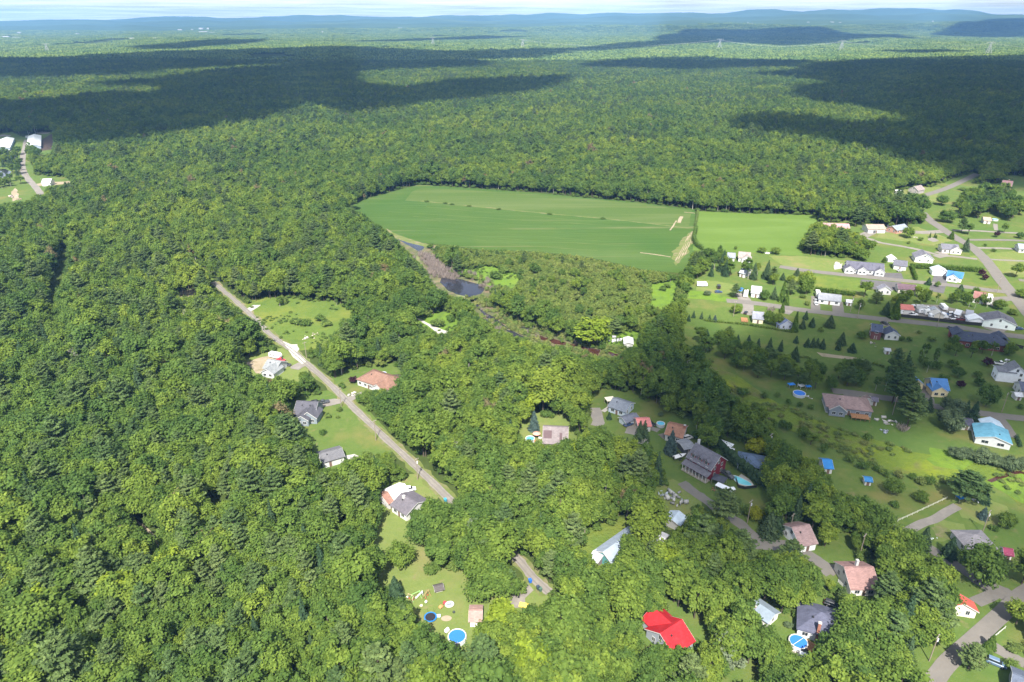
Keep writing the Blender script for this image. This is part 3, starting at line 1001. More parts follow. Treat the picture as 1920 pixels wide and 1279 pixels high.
# ------------------------------------------------------------------ the forest
def instancer(name, XYZ, rot, scl, idx, kinds, kind='stuff', tilt=None):
    """one object: many trees of a few models, set out by geometry nodes"""
    me = bpy.data.meshes.new(name)
    n = len(XYZ)
    me.vertices.add(n)
    me.vertices.foreach_set('co', np.asarray(XYZ, np.float32).ravel())
    for an, tp, val in (('rz', 'FLOAT', rot), ('sc', 'FLOAT_VECTOR', scl), ('pick', 'INT', idx)):
        a = me.attributes.new(an, tp, 'POINT')
        a.data.foreach_set('vector' if tp == 'FLOAT_VECTOR' else 'value', np.asarray(val, np.int32 if tp == 'INT' else np.float32).ravel())
    o = link(name, me)
    coll = bpy.data.collections.new(name + '_models')
    for k_i, kd in enumerate(kinds):
        ob = kd.joined() if isinstance(kd, Kind) else kd
        ob.name = 'model_%02d_%s' % (k_i, name)
        coll.objects.link(ob)
    ng = bpy.data.node_groups.new(name, 'GeometryNodeTree')
    ng.interface.new_socket('Geometry', in_out='INPUT', socket_type='NodeSocketGeometry')
    ng.interface.new_socket('Geometry', in_out='OUTPUT', socket_type='NodeSocketGeometry')
    gi = ng.nodes.new('NodeGroupInput'); go = ng.nodes.new('NodeGroupOutput')
    ci = ng.nodes.new('GeometryNodeCollectionInfo')
    ci.inputs['Collection'].default_value = coll
    ci.inputs['Separate Children'].default_value = True
    ci.inputs['Reset Children'].default_value = True
    ip = ng.nodes.new('GeometryNodeInstanceOnPoints')
    ip.inputs['Pick Instance'].default_value = True
    def attr(nm, tp):
        a = ng.nodes.new('GeometryNodeInputNamedAttribute'); a.data_type = tp
        a.inputs['Name'].default_value = nm
        return a.outputs['Attribute']
    cx = ng.nodes.new('ShaderNodeCombineXYZ')
    ng.links.new(attr('rz', 'FLOAT'), cx.inputs[2])
    e2r = ng.nodes.new('FunctionNodeEulerToRotation')
    ng.links.new(cx.outputs[0], e2r.inputs[0])
    ng.links.new(gi.outputs[0], ip.inputs['Points'])
    ng.links.new(ci.outputs[0], ip.inputs['Instance'])
    ng.links.new(attr('pick', 'INT'), ip.inputs['Instance Index'])
    ng.links.new(e2r.outputs[0], ip.inputs['Rotation'])
    ng.links.new(attr('sc', 'FLOAT_VECTOR'), ip.inputs['Scale'])
    ng.links.new(ip.outputs[0], go.inputs[0])
    md = o.modifiers.new('trees', 'NODES')
    md.node_group = ng
    return tag(o, kind=kind)


def jitter_grid(y0, y1, step, slope=0.83, marg=45):
    ys = np.arange(y0, y1, step)
    pts = []
    for k, y in enumerate(ys):
        half = slope * (y + 75) + marg
        xs = np.arange(-half, half, step) + (step / 2 if k % 2 else 0)
        pts.append(np.stack([xs, np.full(len(xs), y)], 1))
    p = np.concatenate(pts)
    return p + RNG.uniform(-0.40, 0.40, p.shape) * step


SPARSE_PX = [(1290, 560), (1230, 505), (1100, 480), (960, 470), (830, 462), (815, 490), (870, 520), (905, 560), (1000, 605), (1090, 640), (1180, 640), (1260, 610)]
SCRUB_PX = [(660, 600), (780, 560), (850, 560), (890, 605), (960, 640), (1020, 660), (960, 690), (840, 690), (760, 680), (640, 700), (600, 660)]   # younger growth between field and marsh


def in_poly_px(X, Y, poly):
    u, v = to_px(X, Y, 0.0)
    ins = np.zeros(u.shape, bool)
    n = len(poly)
    for k in range(n):
        (ax, ay), (bx, by) = poly[k], poly[(k + 1) % n]
        ins ^= ((ay > v) != (by > v)) & (u < (bx - ax) * (v - ay) / ((by - ay) if by != ay else 1e-9) + ax)
    return ins


near = jitter_grid(70, 760, 4.9)
mid = jitter_grid(760, 2750, 6.6)
TX = np.concatenate([near, mid])
nT = len(TX)
X, Y = TX[:, 0], TX[:, 1]
stand = fbm(X / 170, Y / 170, 77, 3)
draw = RNG.uniform(0, 1, nT)
patch_con = fbm(X / 90, Y / 90, 91, 3)
pcon = np.clip((patch_con - 0.44) * 1.6, 0.03, 0.32)
conif = draw < pcon
young = in_poly_px(X, Y, SPARSE_PX)
scrub = in_poly_px(X, Y, SCRUB_PX) & (RNG.uniform(0, 1, nT) < 0.6)
conif &= ~((young | scrub) & (RNG.uniform(0, 1, nT) < 0.8))
size = np.where(conif, RNG.normal(0.86, 0.13, nT), RNG.normal(0.86, 0.15, nT)) * (0.86 + 0.3 * stand)
size = np.clip(size, 0.42, 1.5) * np.where(Y > 760, 1.06, 1.0)
size = np.where((young | scrub) & conif, size * 0.7, size)
isyoung = (young | scrub) & ~conif & (RNG.uniform(0, 1, nT) < 0.86)
size = np.where((young | scrub) & ~conif & ~isyoung, size * 0.6, size)
size = np.where(isyoung, RNG.uniform(0.6, 1.25, nT), size)
wid = RNG.uniform(0.9, 1.12, nT)
isspr = conif & (RNG.uniform(0, 1, nT) < 0.28)
isbirch = (~conif) & ~isyoung & (RNG.uniform(0, 1, nT) < 0.10)
isrust = (~conif) & ~young & ~scrub & ~isyoung & ~isbirch & (RNG.uniform(0, 1, nT) < 0.012)
isdead = (~conif) & ~isyoung & ~isrust & (RNG.uniform(0, 1, nT) < 0.012)
pick = np.where(isdead, RNG.integers(0, 3, nT), np.where(isspr, RNG.integers(0, 3, nT), np.where(conif, RNG.integers(0, 4, nT), np.where(isbirch, RNG.integers(0, 3, nT), np.where(isyoung, RNG.integers(0, 4, nT), np.where(isrust, RNG.integers(0, 2, nT), RNG.integers(0, 8, nT)))))))
KIDX = np.where(isdead, 4, np.where(isspr, 3, np.where(conif, 2, np.where(isbirch, 1, np.where(isyoung, 5, np.where(isrust, 6, 0))))))
KN = ['broad', 'birch', 'pine', 'spruce', 'snag', 'young', 'rusty']
Hh = np.array([15.0, 14, 17, 13, 12, 4.6, 13])[KIDX] * size
Rr = np.array([4.4, 2.9, 4.0, 2.6, 2.5, 2.7, 3.8])[KIDX] * size
okm = clear_of_open(X, Y, Hh, Rr)
for f_ in (0.72, 0.5, 0.34):           # margins grow lower towards the open ground
    r_ = ~okm & (Y < 1300) & ~isdead
    ok2 = clear_of_open(X[r_], Y[r_], Hh[r_] * f_, Rr[r_] * f_)
    ii = np.nonzero(r_)[0][ok2]
    size[ii] *= f_; Hh[ii] *= f_; Rr[ii] *= f_
    okm[ii] = True
rotz = RNG.uniform(0, 6.283, nT)
Zt = ground_z(X, Y)
u0, v0 = to_px(X, Y, Hh * 0.7)
scale3 = np.stack([size * wid, size * wid, size * RNG.uniform(0.92, 1.1, nT)], 1)
shown = okm & (u0 > -10) & (u0 < 1930) & (v0 > 380) & (v0 < 1330)
app = Rr * size / np.hypot(Y, CAM_H)
single = np.zeros(nT, bool)
for sel, cnt in ((KIDX < 2, 186), ((KIDX == 2) | (KIDX == 3), 90), (KIDX == 4, 14), (KIDX == 6, 8)):
    c = np.nonzero(sel & shown)[0]
    c = c[np.argsort(-app[c])][:cnt]
    single[c] = True
SINGLES = np.nonzero(single)[0]
for names, sel in (('deciduous_forest', (KIDX < 2) | (KIDX == 6)), ('conifer_forest', (KIDX == 2) | (KIDX == 3)), ('dead_standing_trees', KIDX == 4), ('young_woods', KIDX == 5)):
    m_ = okm & sel & ~single
    if names == 'deciduous_forest':
        kinds = K['broad'] + K['birch'] + K['rusty']; pk = pick + np.where(KIDX == 1, 8, np.where(KIDX == 6, 11, 0))
    elif names == 'conifer_forest':
        kinds = K['pine'] + K['spruce']; pk = pick + np.where(KIDX == 3, 4, 0)
    elif names == 'young_woods':
        kinds = K['young']; pk = pick
    else:
        kinds = K['snag']; pk = pick
    instancer(names, np.stack([X, Y, Zt - 0.05], 1)[m_], rotz[m_], scale3[m_], pk[m_], kinds)


# ---- a lower storey that closes the canopy between the crowns
un = jitter_grid(72, 900, 5.4)
us_ = RNG.uniform(0.5, 0.72, len(un))
ok_u = clear_of_open(un[:, 0], un[:, 1], 15.0 * us_, 4.4 * us_) & ~in_poly_px(un[:, 0], un[:, 1], SPARSE_PX)
un, us_ = un[ok_u], us_[ok_u]
instancer('lower_canopy', np.stack([un[:, 0], un[:, 1], np.zeros(len(un))], 1), RNG.uniform(0, 6.28, len(un)), np.stack([us_ * 1.25, us_ * 1.25, us_], 1), RNG.integers(0, 8, len(un)), K['broad'])


# ---- saplings filling the young woods
yg = jitter_grid(260, 620, 3.3)
yg = yg[(in_poly_px(yg[:, 0], yg[:, 1], SPARSE_PX) | (in_poly_px(yg[:, 0], yg[:, 1], SCRUB_PX) & (RNG.uniform(0, 1, len(yg)) < 0.6)))]
ys_ = RNG.uniform(0.45, 0.95, len(yg))
yk = clear_of_open(yg[:, 0], yg[:, 1], 4.6 * ys_, 2.7 * ys_)
yg, ys_ = yg[yk], ys_[yk]
instancer('sapling_thicket', np.stack([yg[:, 0], yg[:, 1], np.zeros(len(yg))], 1), RNG.uniform(0, 6.28, len(yg)), np.stack([ys_ * 1.1, ys_ * 1.1, ys_], 1), RNG.integers(0, 4, len(yg)), K['young'])


# ---- undergrowth along the margins of the woods
ug = jitter_grid(75, 900, 3.4, marg=20)
uk = clear_of_open(ug[:, 0], ug[:, 1], np.full(len(ug), 2.4), np.full(len(ug), 1.3))
big = clear_of_open(ug[:, 0], ug[:, 1], np.full(len(ug), 17.0), np.full(len(ug), 7.0))
ug = ug[uk & ~big]
nU = len(ug)
us = RNG.uniform(0.55, 1.35, nU)
instancer('undergrowth', np.stack([ug[:, 0], ug[:, 1], np.zeros(nU)], 1), RNG.uniform(0, 6.28, nU), np.stack([us * 1.15, us * 1.15, us], 1), RNG.integers(0, 4, nU), K['shrub'])


WATER_PX = [[(888, 562), (894, 562), (896, 572), (890, 572)], [(898, 578), (912, 588), (928, 596), (930, 603), (918, 600), (905, 590)], [(903, 599), (912, 598), (920, 608), (908, 604)],
            [(924, 601), (933, 601), (942, 611), (931, 608)], [(948, 618), (966, 623), (988, 634), (982, 640), (965, 636), (950, 627)], [(968, 608), (985, 615), (1000, 618), (998, 622), (980, 617)],
            [(1002, 627), (1030, 635), (1060, 641), (1062, 648), (1040, 645), (1010, 635)], [(1082, 648), (1110, 653), (1124, 656), (1121, 670), (1112, 667), (1096, 656)], [(1136, 658), (1160, 665), (1160, 670), (1148, 668)],
            [(930, 600), (948, 612), (952, 618), (940, 612)], [(896, 571), (902, 580), (898, 582), (893, 573)], [(1060, 642), (1084, 648), (1084, 653), (1062, 647)]]
# ---- tall grass clumps and low scrub over the rough meadows
for nm_, polys_, kinds_, sp_, hh_ in (('meadow_scrub', ['road_clearing', 'yard_8', 'patch_a', 'patch_b', 'patch_c', 'meadow_shed'], 'shrub', 2.6, (0.16, 0.42)),
                               ('creek_meadow_scrub', [[(1318, 662), (1350, 690), (1385, 705), (1440, 742), (1500, 772), (1560, 800), (1620, 822), (1700, 842), (1780, 858), (1850, 878), (1900, 872), (1960, 860), (1960, 940),
                                                        (1880, 915), (1840, 905), (1780, 905), (1720, 893), (1660, 882), (1600, 858), (1540, 832), (1480, 802), (1420, 775), (1385, 752), (1345, 708)]], 'marsh', 2.4, (0.2, 0.6))):
    acc = []
    for pl_ in polys_:
        W_p = P(OPEN[pl_] if isinstance(pl_, str) else pl_)
        bx_ = np.array(W_p)
        gx_, gy_ = np.meshgrid(np.arange(bx_[:, 0].min(), bx_[:, 0].max(), sp_), np.arange(bx_[:, 1].min(), bx_[:, 1].max(), sp_))
        g_ = np.stack([gx_.ravel(), gy_.ravel()], 1) + RNG.uniform(-1.2, 1.2, (gx_.size, 2))
        acc.append(g_[(poly_sd(g_[:, 0], g_[:, 1], W_p) > -1) & (fbm(g_[:, 0] / 14, g_[:, 1] / 14, 63, 3) + RNG.uniform(-.12, .12, len(g_)) > 0.54)])
    g_ = np.concatenate(acc)
    sc_ = RNG.uniform(*hh_, len(g_))
    instancer(nm_, np.stack([g_[:, 0], g_[:, 1], np.full(len(g_), .05)], 1), RNG.uniform(0, 6.28, len(g_)), np.stack([sc_ * 1.7, sc_ * 1.7, sc_], 1), RNG.integers(0, 3, len(g_)), K[kinds_])


mg_W = P([(876, 558), (905, 556), (948, 586), (1005, 606), (1064, 632), (1115, 646), (1175, 660), (1160, 680), (1120, 674), (1070, 664), (1000, 652), (936, 630), (885, 602)])
bx_ = np.array(mg_W)
gx_, gy_ = np.meshgrid(np.arange(bx_[:, 0].min(), bx_[:, 0].max(), 1.9), np.arange(bx_[:, 1].min(), bx_[:, 1].max(), 1.9))
g_ = np.stack([gx_.ravel(), gy_.ravel()], 1) + RNG.uniform(-.9, .9, (gx_.size, 2))
g_ = g_[(poly_sd(g_[:, 0], g_[:, 1], mg_W) > -3) & (fbm(g_[:, 0] / 13, g_[:, 1] / 13, 29, 3) + RNG.uniform(-.1, .1, len(g_)) > 0.43)]
for wp_ in WATER_PX:                                   # the pools themselves stay open
    g_ = g_[poly_sd(g_[:, 0], g_[:, 1], P(wp_)) < -0.6]
sc_ = RNG.uniform(.35, .95, len(g_))
instancer('marsh_scrub', np.stack([g_[:, 0], g_[:, 1], np.full(len(g_), .05)], 1), RNG.uniform(0, 6.28, len(g_)), np.stack([sc_, sc_, sc_], 1), RNG.integers(0, 3, len(g_)), K['marsh'])


# ---- far woods: tiles of small crowns
def far_tile(seed, n=95, S=80.0):
    rng = np.random.default_rng(seed)
    iv, it = ico()
    g = int(math.sqrt(n))
    Vs, Fs, T, off = [], [], [], 0
    for a in range(g):
        for b in range(g):
            c = np.array([(a + 0.5 + rng.uniform(-.4, .4)) / g * S - S / 2, (b + 0.5 + rng.uniform(-.4, .4)) / g * S - S / 2, 0])
            con = rng.uniform() < 0.3
            h = rng.uniform(10, 16) * (1.12 if con else 1)
            r = rng.uniform(3.6, 5.6) * (0.7 if con else 1)
            t = rng.uniform(0.05, 0.45) if con else rng.uniform(0.3, 1.0)
            for lob in range(3):
                d = iv * (1 + rng.uniform(-0.28, 0.22, (len(iv), 1)))
                o_ = np.array([rng.normal(0, r * .35), rng.normal(0, r * .35), h * rng.uniform(0.55, 0.72)])
                V = d * np.array([r * 0.75, r * 0.75, h * 0.33]) + c + o_
                Vs.append(V); Fs.append(it + off); off += len(V)
                T.append(np.full(len(V), t + rng.normal(0, 0.08)))
    me = np_mesh('far_tile', np.concatenate(Vs), [np.concatenate(Fs)], m_farleaf, tone=np.clip(np.concatenate(T), 0, 1))
    return bpy.data.objects.new('far_tile', me)


m_farleaf = leaf_mat('far_leaves', [(0.056, 0.104, 0.032), (0.080, 0.130, 0.036), (0.112, 0.162, 0.040), (0.140, 0.185, 0.048)], trans=0.15, tone_amt=0.55)
tiles = [far_tile(900 + i) for i in range(4)]
S_ = 78.0
ys = np.arange(2750, 9000, S_)
pts = []
for y in ys:
    half = 0.83 * (y + 75) + 120
    xs = np.arange(-half, half, S_)
    pts.append(np.stack([xs + RNG.uniform(-8, 8, len(xs)), np.full(len(xs), y)], 1))
FP = np.concatenate(pts)
keep = fbm(FP[:, 0] / 700, FP[:, 1] / 700, 55, 3) > 0.28
FP = FP[keep]
nF = len(FP)
fz = ground_z(FP[:, 0], FP[:, 1])
instancer('far_forest', np.stack([FP[:, 0], FP[:, 1], fz - 1.0], 1), RNG.integers(0, 4, nF) * (math.pi / 2), np.stack([np.ones(nF), np.ones(nF), RNG.uniform(0.8, 1.15, nF)], 1),
          RNG.integers(0, 4, nF), tiles)

# ---- the trees that show largest stand one by one
SINGLE_NAMES = {0: 'broadleaf_tree', 1: 'birch_tree', 2: 'pine_tree', 3: 'spruce_tree', 4: 'dead_tree', 6: 'thinning_tree'}


def single_tree(kind, i, x, y, z, s, rz, label, group=None, name=None, cat='tree', w=1.0):
    kd = K[kind][i % len(K[kind])]
    root = empty(name or 'tree', (x, y, z), rz, label, cat, group)
    c = link('crown' if kind != 'snag' else 'branches', kd.crown, root)
    c.scale = (s * w, s * w, s)
    if kd.trunk:
        t = link('trunk', kd.trunk, root)
        t.scale = (s * w, s * w, s)
    return root


AREAS = [   # photo outlines used only to word where a forest tree stands
    ('in the big wood left of the lane', lambda u, v: u < 700),
    ('in the grove at the bottom middle', lambda u, v: u < 1000 and v > 1130),
    ('in the wood near the pool yard', lambda u, v: u < 960),
    ('in the grove left of the red roof', lambda u, v: u < 1250 and v > 1050),
    ('in the wood near the metal barn', lambda u, v: u < 1270 and v > 850),
    ('in the wood right of the lane', lambda u, v: u < 1270),
    ('in the grove at the south junction', lambda u, v: v < 1110),
    ('in the grove right of the red roof', lambda u, v: u < 1560),
    ('in the dark grove near the coral roof', lambda u, v: True),
]
LANDMARKS = [((520, 680), 'pale roofed grey house'), ((575, 768), 'charcoal gabled house'), ((712, 710), 'brown hip roof'), ((622, 858), 'long white garage'), ((755, 935), 'white bungalow'), ((857, 1194), 'blue covered pool'),
             ((1045, 812), 'mauve roof'), ((1325, 860), 'red porch house'), ((1150, 1030), 'metal barn'), ((1255, 1185), 'red metal roof'), ((1435, 1142), 'narrow garden shed'), ((1540, 1155), 'navy roof'), ((1500, 1000), 'curved brown roof'),
             ((1612, 1078), 'pink roof'), ((1803, 1128), 'small coral roof'), ((1497, 1204), 'reel pool'), ((1265, 940), 'littered yard'), ((1235, 1005), 'grey white shed'), ((965, 1120), 'gravel yard'), ((1165, 780), 'blue grey bungalow'), ((270, 985), 'bare rocky gap')]
DIRS = ['right of', 'below and right of', 'straight below', 'below and left of', 'left of', 'above and left of', 'straight above', 'above and right of']
su, sv = to_px(X[SINGLES], Y[SINGLES], Hh[SINGLES] * 0.7)
near_of = {}
for q, i in enumerate(SINGLES):
    dd = [math.hypot(su[q] - lx, sv[q] - ly) for (lx, ly), _ in LANDMARKS]
    j = int(np.argmin(dd))
    a_ = math.atan2(sv[q] - LANDMARKS[j][0][1], su[q] - LANDMARKS[j][0][0])
    near_of.setdefault((int(KIDX[i]), j, int(round(a_ / (math.pi / 4))) % 8), []).append((dd[j], q))
WORD = {}
for (kk, j, d8), lst in near_of.items():
    for r_, (dist, q) in enumerate(sorted(lst)[:4]):
        if dist < 210:
            WORD[q] = '%s %s the %s' % (['nearest', 'second nearest', 'third nearest', 'fourth nearest'][r_], DIRS[d8], LANDMARKS[j][1])
NOUN = {'broad': 'leafy broadleaf tree', 'birch': 'slim pale trunked birch', 'pine': 'white pine with layered boughs', 'spruce': 'narrow pointed spruce', 'snag': 'bare grey dead tree', 'rusty': 'thinning tan leaved tree'}
for q, i in enumerate(SINGLES):
    kname = KN[KIDX[i]]
    area_ = next(a for a, f in AREAS if f(su[q], sv[q]))
    nm = NOUN[kname]
    if q in WORD:
        lab, grp = '%s %s' % (nm, WORD[q]), 'forest trees beside the yards and clearings'
    else:
        lab = '%s %s, away from yards' % (nm, area_)
        grp = 'deep forest: %s %s' % (nm, area_)
    single_tree(kname, int(pick[i]), X[i], Y[i], float(Zt[i]) - 0.05, float(scale3[i, 2]), float(rotz[i]), lab, grp, SINGLE_NAMES[int(KIDX[i])], w=float(scale3[i, 0] / scale3[i, 2]))

# ------------------------------------------------------------------ open ground: lawns, fields, roads, water
GRASS = [(0.25, (0.068, 0.112, 0.024)), (0.5, (0.088, 0.132, 0.030)), (0.8, (0.118, 0.150, 0.038))]
m_lawn = world_mat('mown_lawn', [(0.05, 0.52, 0.75, (0.160, 0.148, 0.050), 3), (0.018, 0.5, 0.8, (0.064, 0.120, 0.026), 2), (0.22, 0.60, 0.8, (0.165, 0.145, 0.068), 4)], GRASS, bump=(1.5, 0.15))
m_lawn2 = world_mat('dry_lawn', [(0.06, 0.50, 0.76, (0.190, 0.172, 0.074), 3), (0.2, 0.60, 0.78, (0.21, 0.170, 0.090), 4)], [(0.25, (0.112, 0.155, 0.040)), (0.8, (0.158, 0.190, 0.056))], bump=(1.5, 0.15))
m_crop = world_mat('crop_field', [(0.006, 0.42, 0.66, (0.060, 0.102, 0.020), 6), (0.02, 0.52, 0.78, (0.092, 0.132, 0.040), 4, -0.17, (0.16, 1.4, 1)), (0.045, 0.60, 0.80, (0.185, 0.170, 0.085), 4, -0.17, (0.10, 2.2, 1)),
                                  (0.012, 0.45, 0.75, (0.038, 0.088, 0.016), 2), (0.30, 0.5, 0.75, (0.070, 0.124, 0.034), 3, -0.17, (0.04, 1.6, 1))], [(0.25, (0.044, 0.088, 0.016)), (0.8, (0.058, 0.104, 0.019))], bump=(0.9, 0.3))
m_crop2 = world_mat('pale_crop', [(0.03, 0.45, 0.75, (0.110, 0.140, 0.048), 4, -0.17, (0.12, 1.6, 1)), (0.06, 0.6, 0.8, (0.19, 0.18, 0.09), 4, -0.17, (0.08, 2.2, 1))], [(0.25, (0.058, 0.100, 0.022)), (0.8, (0.074, 0.114, 0.026))], bump=(0.9, 0.3))
m_hay = world_mat('hay_field', [(0.025, 0.5, 0.8, (0.125, 0.190, 0.045), 3, -0.05, (0.3, 1.5, 1))], [(0.25, (0.086, 0.146, 0.026)), (0.8, (0.104, 0.160, 0.030))], bump=(0.9, 0.3))
m_rough = world_mat('rough_meadow', [(0.05, 0.45, 0.7, (0.160, 0.185, 0.036), 4), (0.09, 0.55, 0.75, (0.060, 0.110, 0.025), 5), (0.03, 0.6, 0.8, (0.21, 0.185, 0.058), 3)],
                    [(0.25, (0.082, 0.132, 0.026)), (0.8, (0.125, 0.175, 0.034))], bump=(0.7, 0.7))
m_wet = world_mat('wet_meadow', [(0.04, 0.5, 0.7, (0.215, 0.250, 0.022), 4), (0.07, 0.55, 0.75, (0.135, 0.120, 0.058), 5), (0.03, 0.55, 0.8, (0.055, 0.095, 0.022), 4)],
                  [(0.25, (0.098, 0.150, 0.022)), (0.8, (0.145, 0.190, 0.028))], bump=(0.6, 0.8))
m_lush = world_mat('lush_grass', [(0.06, 0.5, 0.75, (0.150, 0.215, 0.026), 4), (0.15, 0.5, 0.72, (0.075, 0.125, 0.028), 4)], [(0.25, (0.095, 0.170, 0.022)), (0.8, (0.130, 0.205, 0.026))], bump=(0.8, 0.5))
m_sand = world_mat('bare_earth', [(0.12, 0.5, 0.7, (0.20, 0.175, 0.10), 4)], [(0.25, (0.26, 0.21, 0.145)), (0.8, (0.35, 0.295, 0.22))], bump=(1.0, 0.2))
m_soil = world_mat('dark_soil', [], [(0.25, (0.055, 0.040, 0.032)), (0.8, (0.085, 0.062, 0.050))])
m_gravel = world_mat('gravel_road', [(0.3, 0.5, 0.75, (0.26, 0.235, 0.205), 4), (0.06, 0.55, 0.8, (0.165, 0.155, 0.145), 3)], [(0.25, (0.175, 0.160, 0.146)), (0.8, (0.225, 0.206, 0.186))])
m_gravel2 = world_mat('worn_gravel', [], [(0.25, (0.155, 0.142, 0.130)), (0.8, (0.185, 0.170, 0.154))])
m_asph = world_mat('worn_asphalt', [(0.15, 0.55, 0.8, (0.14, 0.133, 0.130), 4)], [(0.25, (0.142, 0.131, 0.120)), (0.8, (0.180, 0.166, 0.150))])
m_dark = world_mat('dark_asphalt', [(0.15, 0.55, 0.8, (0.075, 0.072, 0.075), 4)], [(0.25, (0.095, 0.090, 0.095)), (0.8, (0.125, 0.120, 0.122))])
m_verge = world_mat('road_verge', [(0.15, 0.45, 0.65, (0.19, 0.165, 0.10), 4)], [(0.25, (0.092, 0.132, 0.033)), (0.8, (0.145, 0.160, 0.050))], bump=(1.2, 0.25))
m_mud = world_mat('marsh_mud', [(0.08, 0.5, 0.65, (0.165, 0.185, 0.080), 5), (0.15, 0.5, 0.7, (0.185, 0.13, 0.09), 5)], [(0.25, (0.075, 0.080, 0.038)), (0.8, (0.120, 0.130, 0.062))], bump=(0.8, 0.4))
m_white_gravel = world_mat('pale_gravel', [(0.3, 0.5, 0.75, (0.31, 0.295, 0.265), 4)], [(0.25, (0.36, 0.34, 0.31)), (0.8, (0.43, 0.41, 0.375))])


def water_mat(name, col, rough=0.06):
    m, nt, bs = new_mat(name)
    geo = N(nt, 'ShaderNodeNewGeometry')
    n = noise(nt, 0.8, 3, 0.5, geo.outputs['Position'])
    bp = N(nt, 'ShaderNodeBump'); bp.inputs['Distance'].default_value = 0.02; bp.inputs['Strength'].default_value = 0.5
    nt.links.new(n.outputs['Fac'], bp.inputs['Height']); nt.links.new(bp.outputs[0], bs.inputs['Normal'])
    n2 = noise(nt, 0.1, 4, 0.6, geo.outputs['Position'])
    r = ramp(nt, [(0.3, [c * 0.7 for c in col]), (0.7, [c * 1.25 for c in col])])
    nt.links.new(n2.outputs['Fac'], r.inputs[0]); nt.links.new(r.outputs[0], bs.inputs['Base Color'])
    bs.inputs['Roughness'].default_value = rough
    bs.inputs['Specular IOR Level'].default_value = 0.5
    return m


m_pond = water_mat('pond_water', (0.030, 0.030, 0.040))
m_creek = water_mat('brown_creek_water', (0.055, 0.022, 0.016))


def sheet(name, poly, mat, z, wob=0.0, step=3.0, soft=None):
    """a flat patch of ground: outline in world metres, its edge broken up by noise"""
    out = []
    n = len(poly)
    for k in range(n):
        (ax, ay), (bx, by) = poly[k], poly[(k + 1) % n]
        L = math.hypot(bx - ax, by - ay)
        m = max(1, int(L / step)) if wob else 1
        for q in range(m):
            t = q / m
            out.append((ax + (bx - ax) * t, ay + (by - ay) * t))
    if wob:
        a = np.array(out)
        w = wob
        a = a + np.stack([(fbm(a[:, 0] / (step * 2.2), a[:, 1] / (step * 2.2), 4, 3) - 0.5) * 2 * w, (fbm(a[:, 0] / (step * 2.2), a[:, 1] / (step * 2.2), 14, 3) - 0.5) * 2 * w], 1)
        out = [tuple(p) for p in a]
    bm = bmesh.new()
    vs = [bm.verts.new((x, y, z)) for x, y in out]
    f = bm.faces.new(vs)
    if f.normal.z < 0: f.normal_flip()
    bm.normal_update()
    if f.normal.z < 0: f.normal_flip()
    bmesh.ops.triangulate(bm, faces=[f])
    me = bpy.data.meshes.new(name)
    bm.to_mesh(me); bm.free()
    me.materials.append(mat)
    o = link(name, me)
    return tag(o, kind='structure')


def strip(name, line, w, mat, z, wob=0.25):
    ln = smooth_line(line, 6)
    L, R = ribbon(ln, w)
    rg = random.Random(len(line) * 7 + int(w * 10))
    V, F = [], []
    for k in range(len(ln)):
        a, b = rg.uniform(-wob, wob), rg.uniform(-wob, wob)
        V += [(L[k][0] + a, L[k][1] + a * .5, z), (R[k][0] + b, R[k][1] + b * .5, z)]
    for k in range(len(ln) - 1):
        F.append((2 * k, 2 * k + 1, 2 * k + 3, 2 * k + 2))
    me = bpy.data.meshes.new(name)
    me.from_pydata(V, [], F); me.materials.append(mat); me.update()
    return tag(link(name, me), kind='structure')


def grow(poly, d):
    """outline pushed out by d metres from its middle line (simple offset along vertex normals)"""
    n = len(poly)
    area = sum(poly[k][0] * poly[(k + 1) % n][1] - poly[(k + 1) % n][0] * poly[k][1] for k in range(n))
    sg = 1 if area > 0 else -1
    out = []
    for k in range(n):
        ax, ay = poly[k - 1]; bx, by = poly[(k + 1) % n]
        dx, dy = bx - ax, by - ay
        l = math.hypot(dx, dy) or 1
        out.append((poly[k][0] + sg * dy / l * d, poly[k][1] - sg * dx / l * d))
    return out



zz = [0.03]


def lawn(nm, mt, gr=5, wob=1.5):
    zz[0] += 0.0008
    sheet('lawn' if mt in (m_lawn, m_lawn2) else ('bare_ground' if mt is m_sand else 'meadow'), grow(P(OPEN[nm]), gr), mt, zz[0], wob=wob)


for nm, mt, gr in (('road_clearing', m_rough, 5), ('yard_1', m_lawn2, 5), ('yard_2', m_lawn, 5), ('yard_3', m_lawn, 6), ('yard_4', m_lawn2, 5),
                   ('yard_5', m_lawn2, 6), ('yard_6', m_lawn, 6), ('yard_7', m_lawn, 6), ('yard_8', m_rough, 6), ('yard_9', m_lawn, 5),
                   ('grass_10', m_lawn, 5), ('yard_11', m_lawn, 5), ('yard_12', m_lawn, 5), ('yard_13', m_lawn, 5), ('yard_14', m_lawn, 5),
                   ('yard_15', m_lawn, 5), ('corner', m_lawn, 8), ('crossing', m_lawn, 5), ('debris_yard', m_lawn2, 4), ('patch_a', m_lush, 5), ('patch_b', m_lush, 5),
                   ('patch_c', m_lush, 6), ('meadow_shed', m_lush, 6), ('west_farm', m_lawn, 5), ('upper_yard', m_lawn2, 6), ('clear_27', m_sand, 2), ('rock_gap', m_sand, -1)):  # west_farm: the darker lawn material puts the shadow there into its colour
    lawn(nm, mt, gr)
sheet('crop_field', P(OPEN['field']), m_crop, 0.04, wob=1.2, step=8)
sheet('crop_field', P([(792, 352), (1000, 364), (1200, 382), (1298, 395), (1292, 427), (1150, 412), (1000, 399), (860, 385), (760, 376), (772, 360)]), m_crop2, 0.055, wob=1.5, step=8)
sheet('hay_field', P(OPEN['hayfield']), m_hay, 0.06, wob=1.0, step=8)
sheet('village_lawn', grow(P(OPEN['village']), 6), m_lawn, 0.02, wob=2.0, step=6)


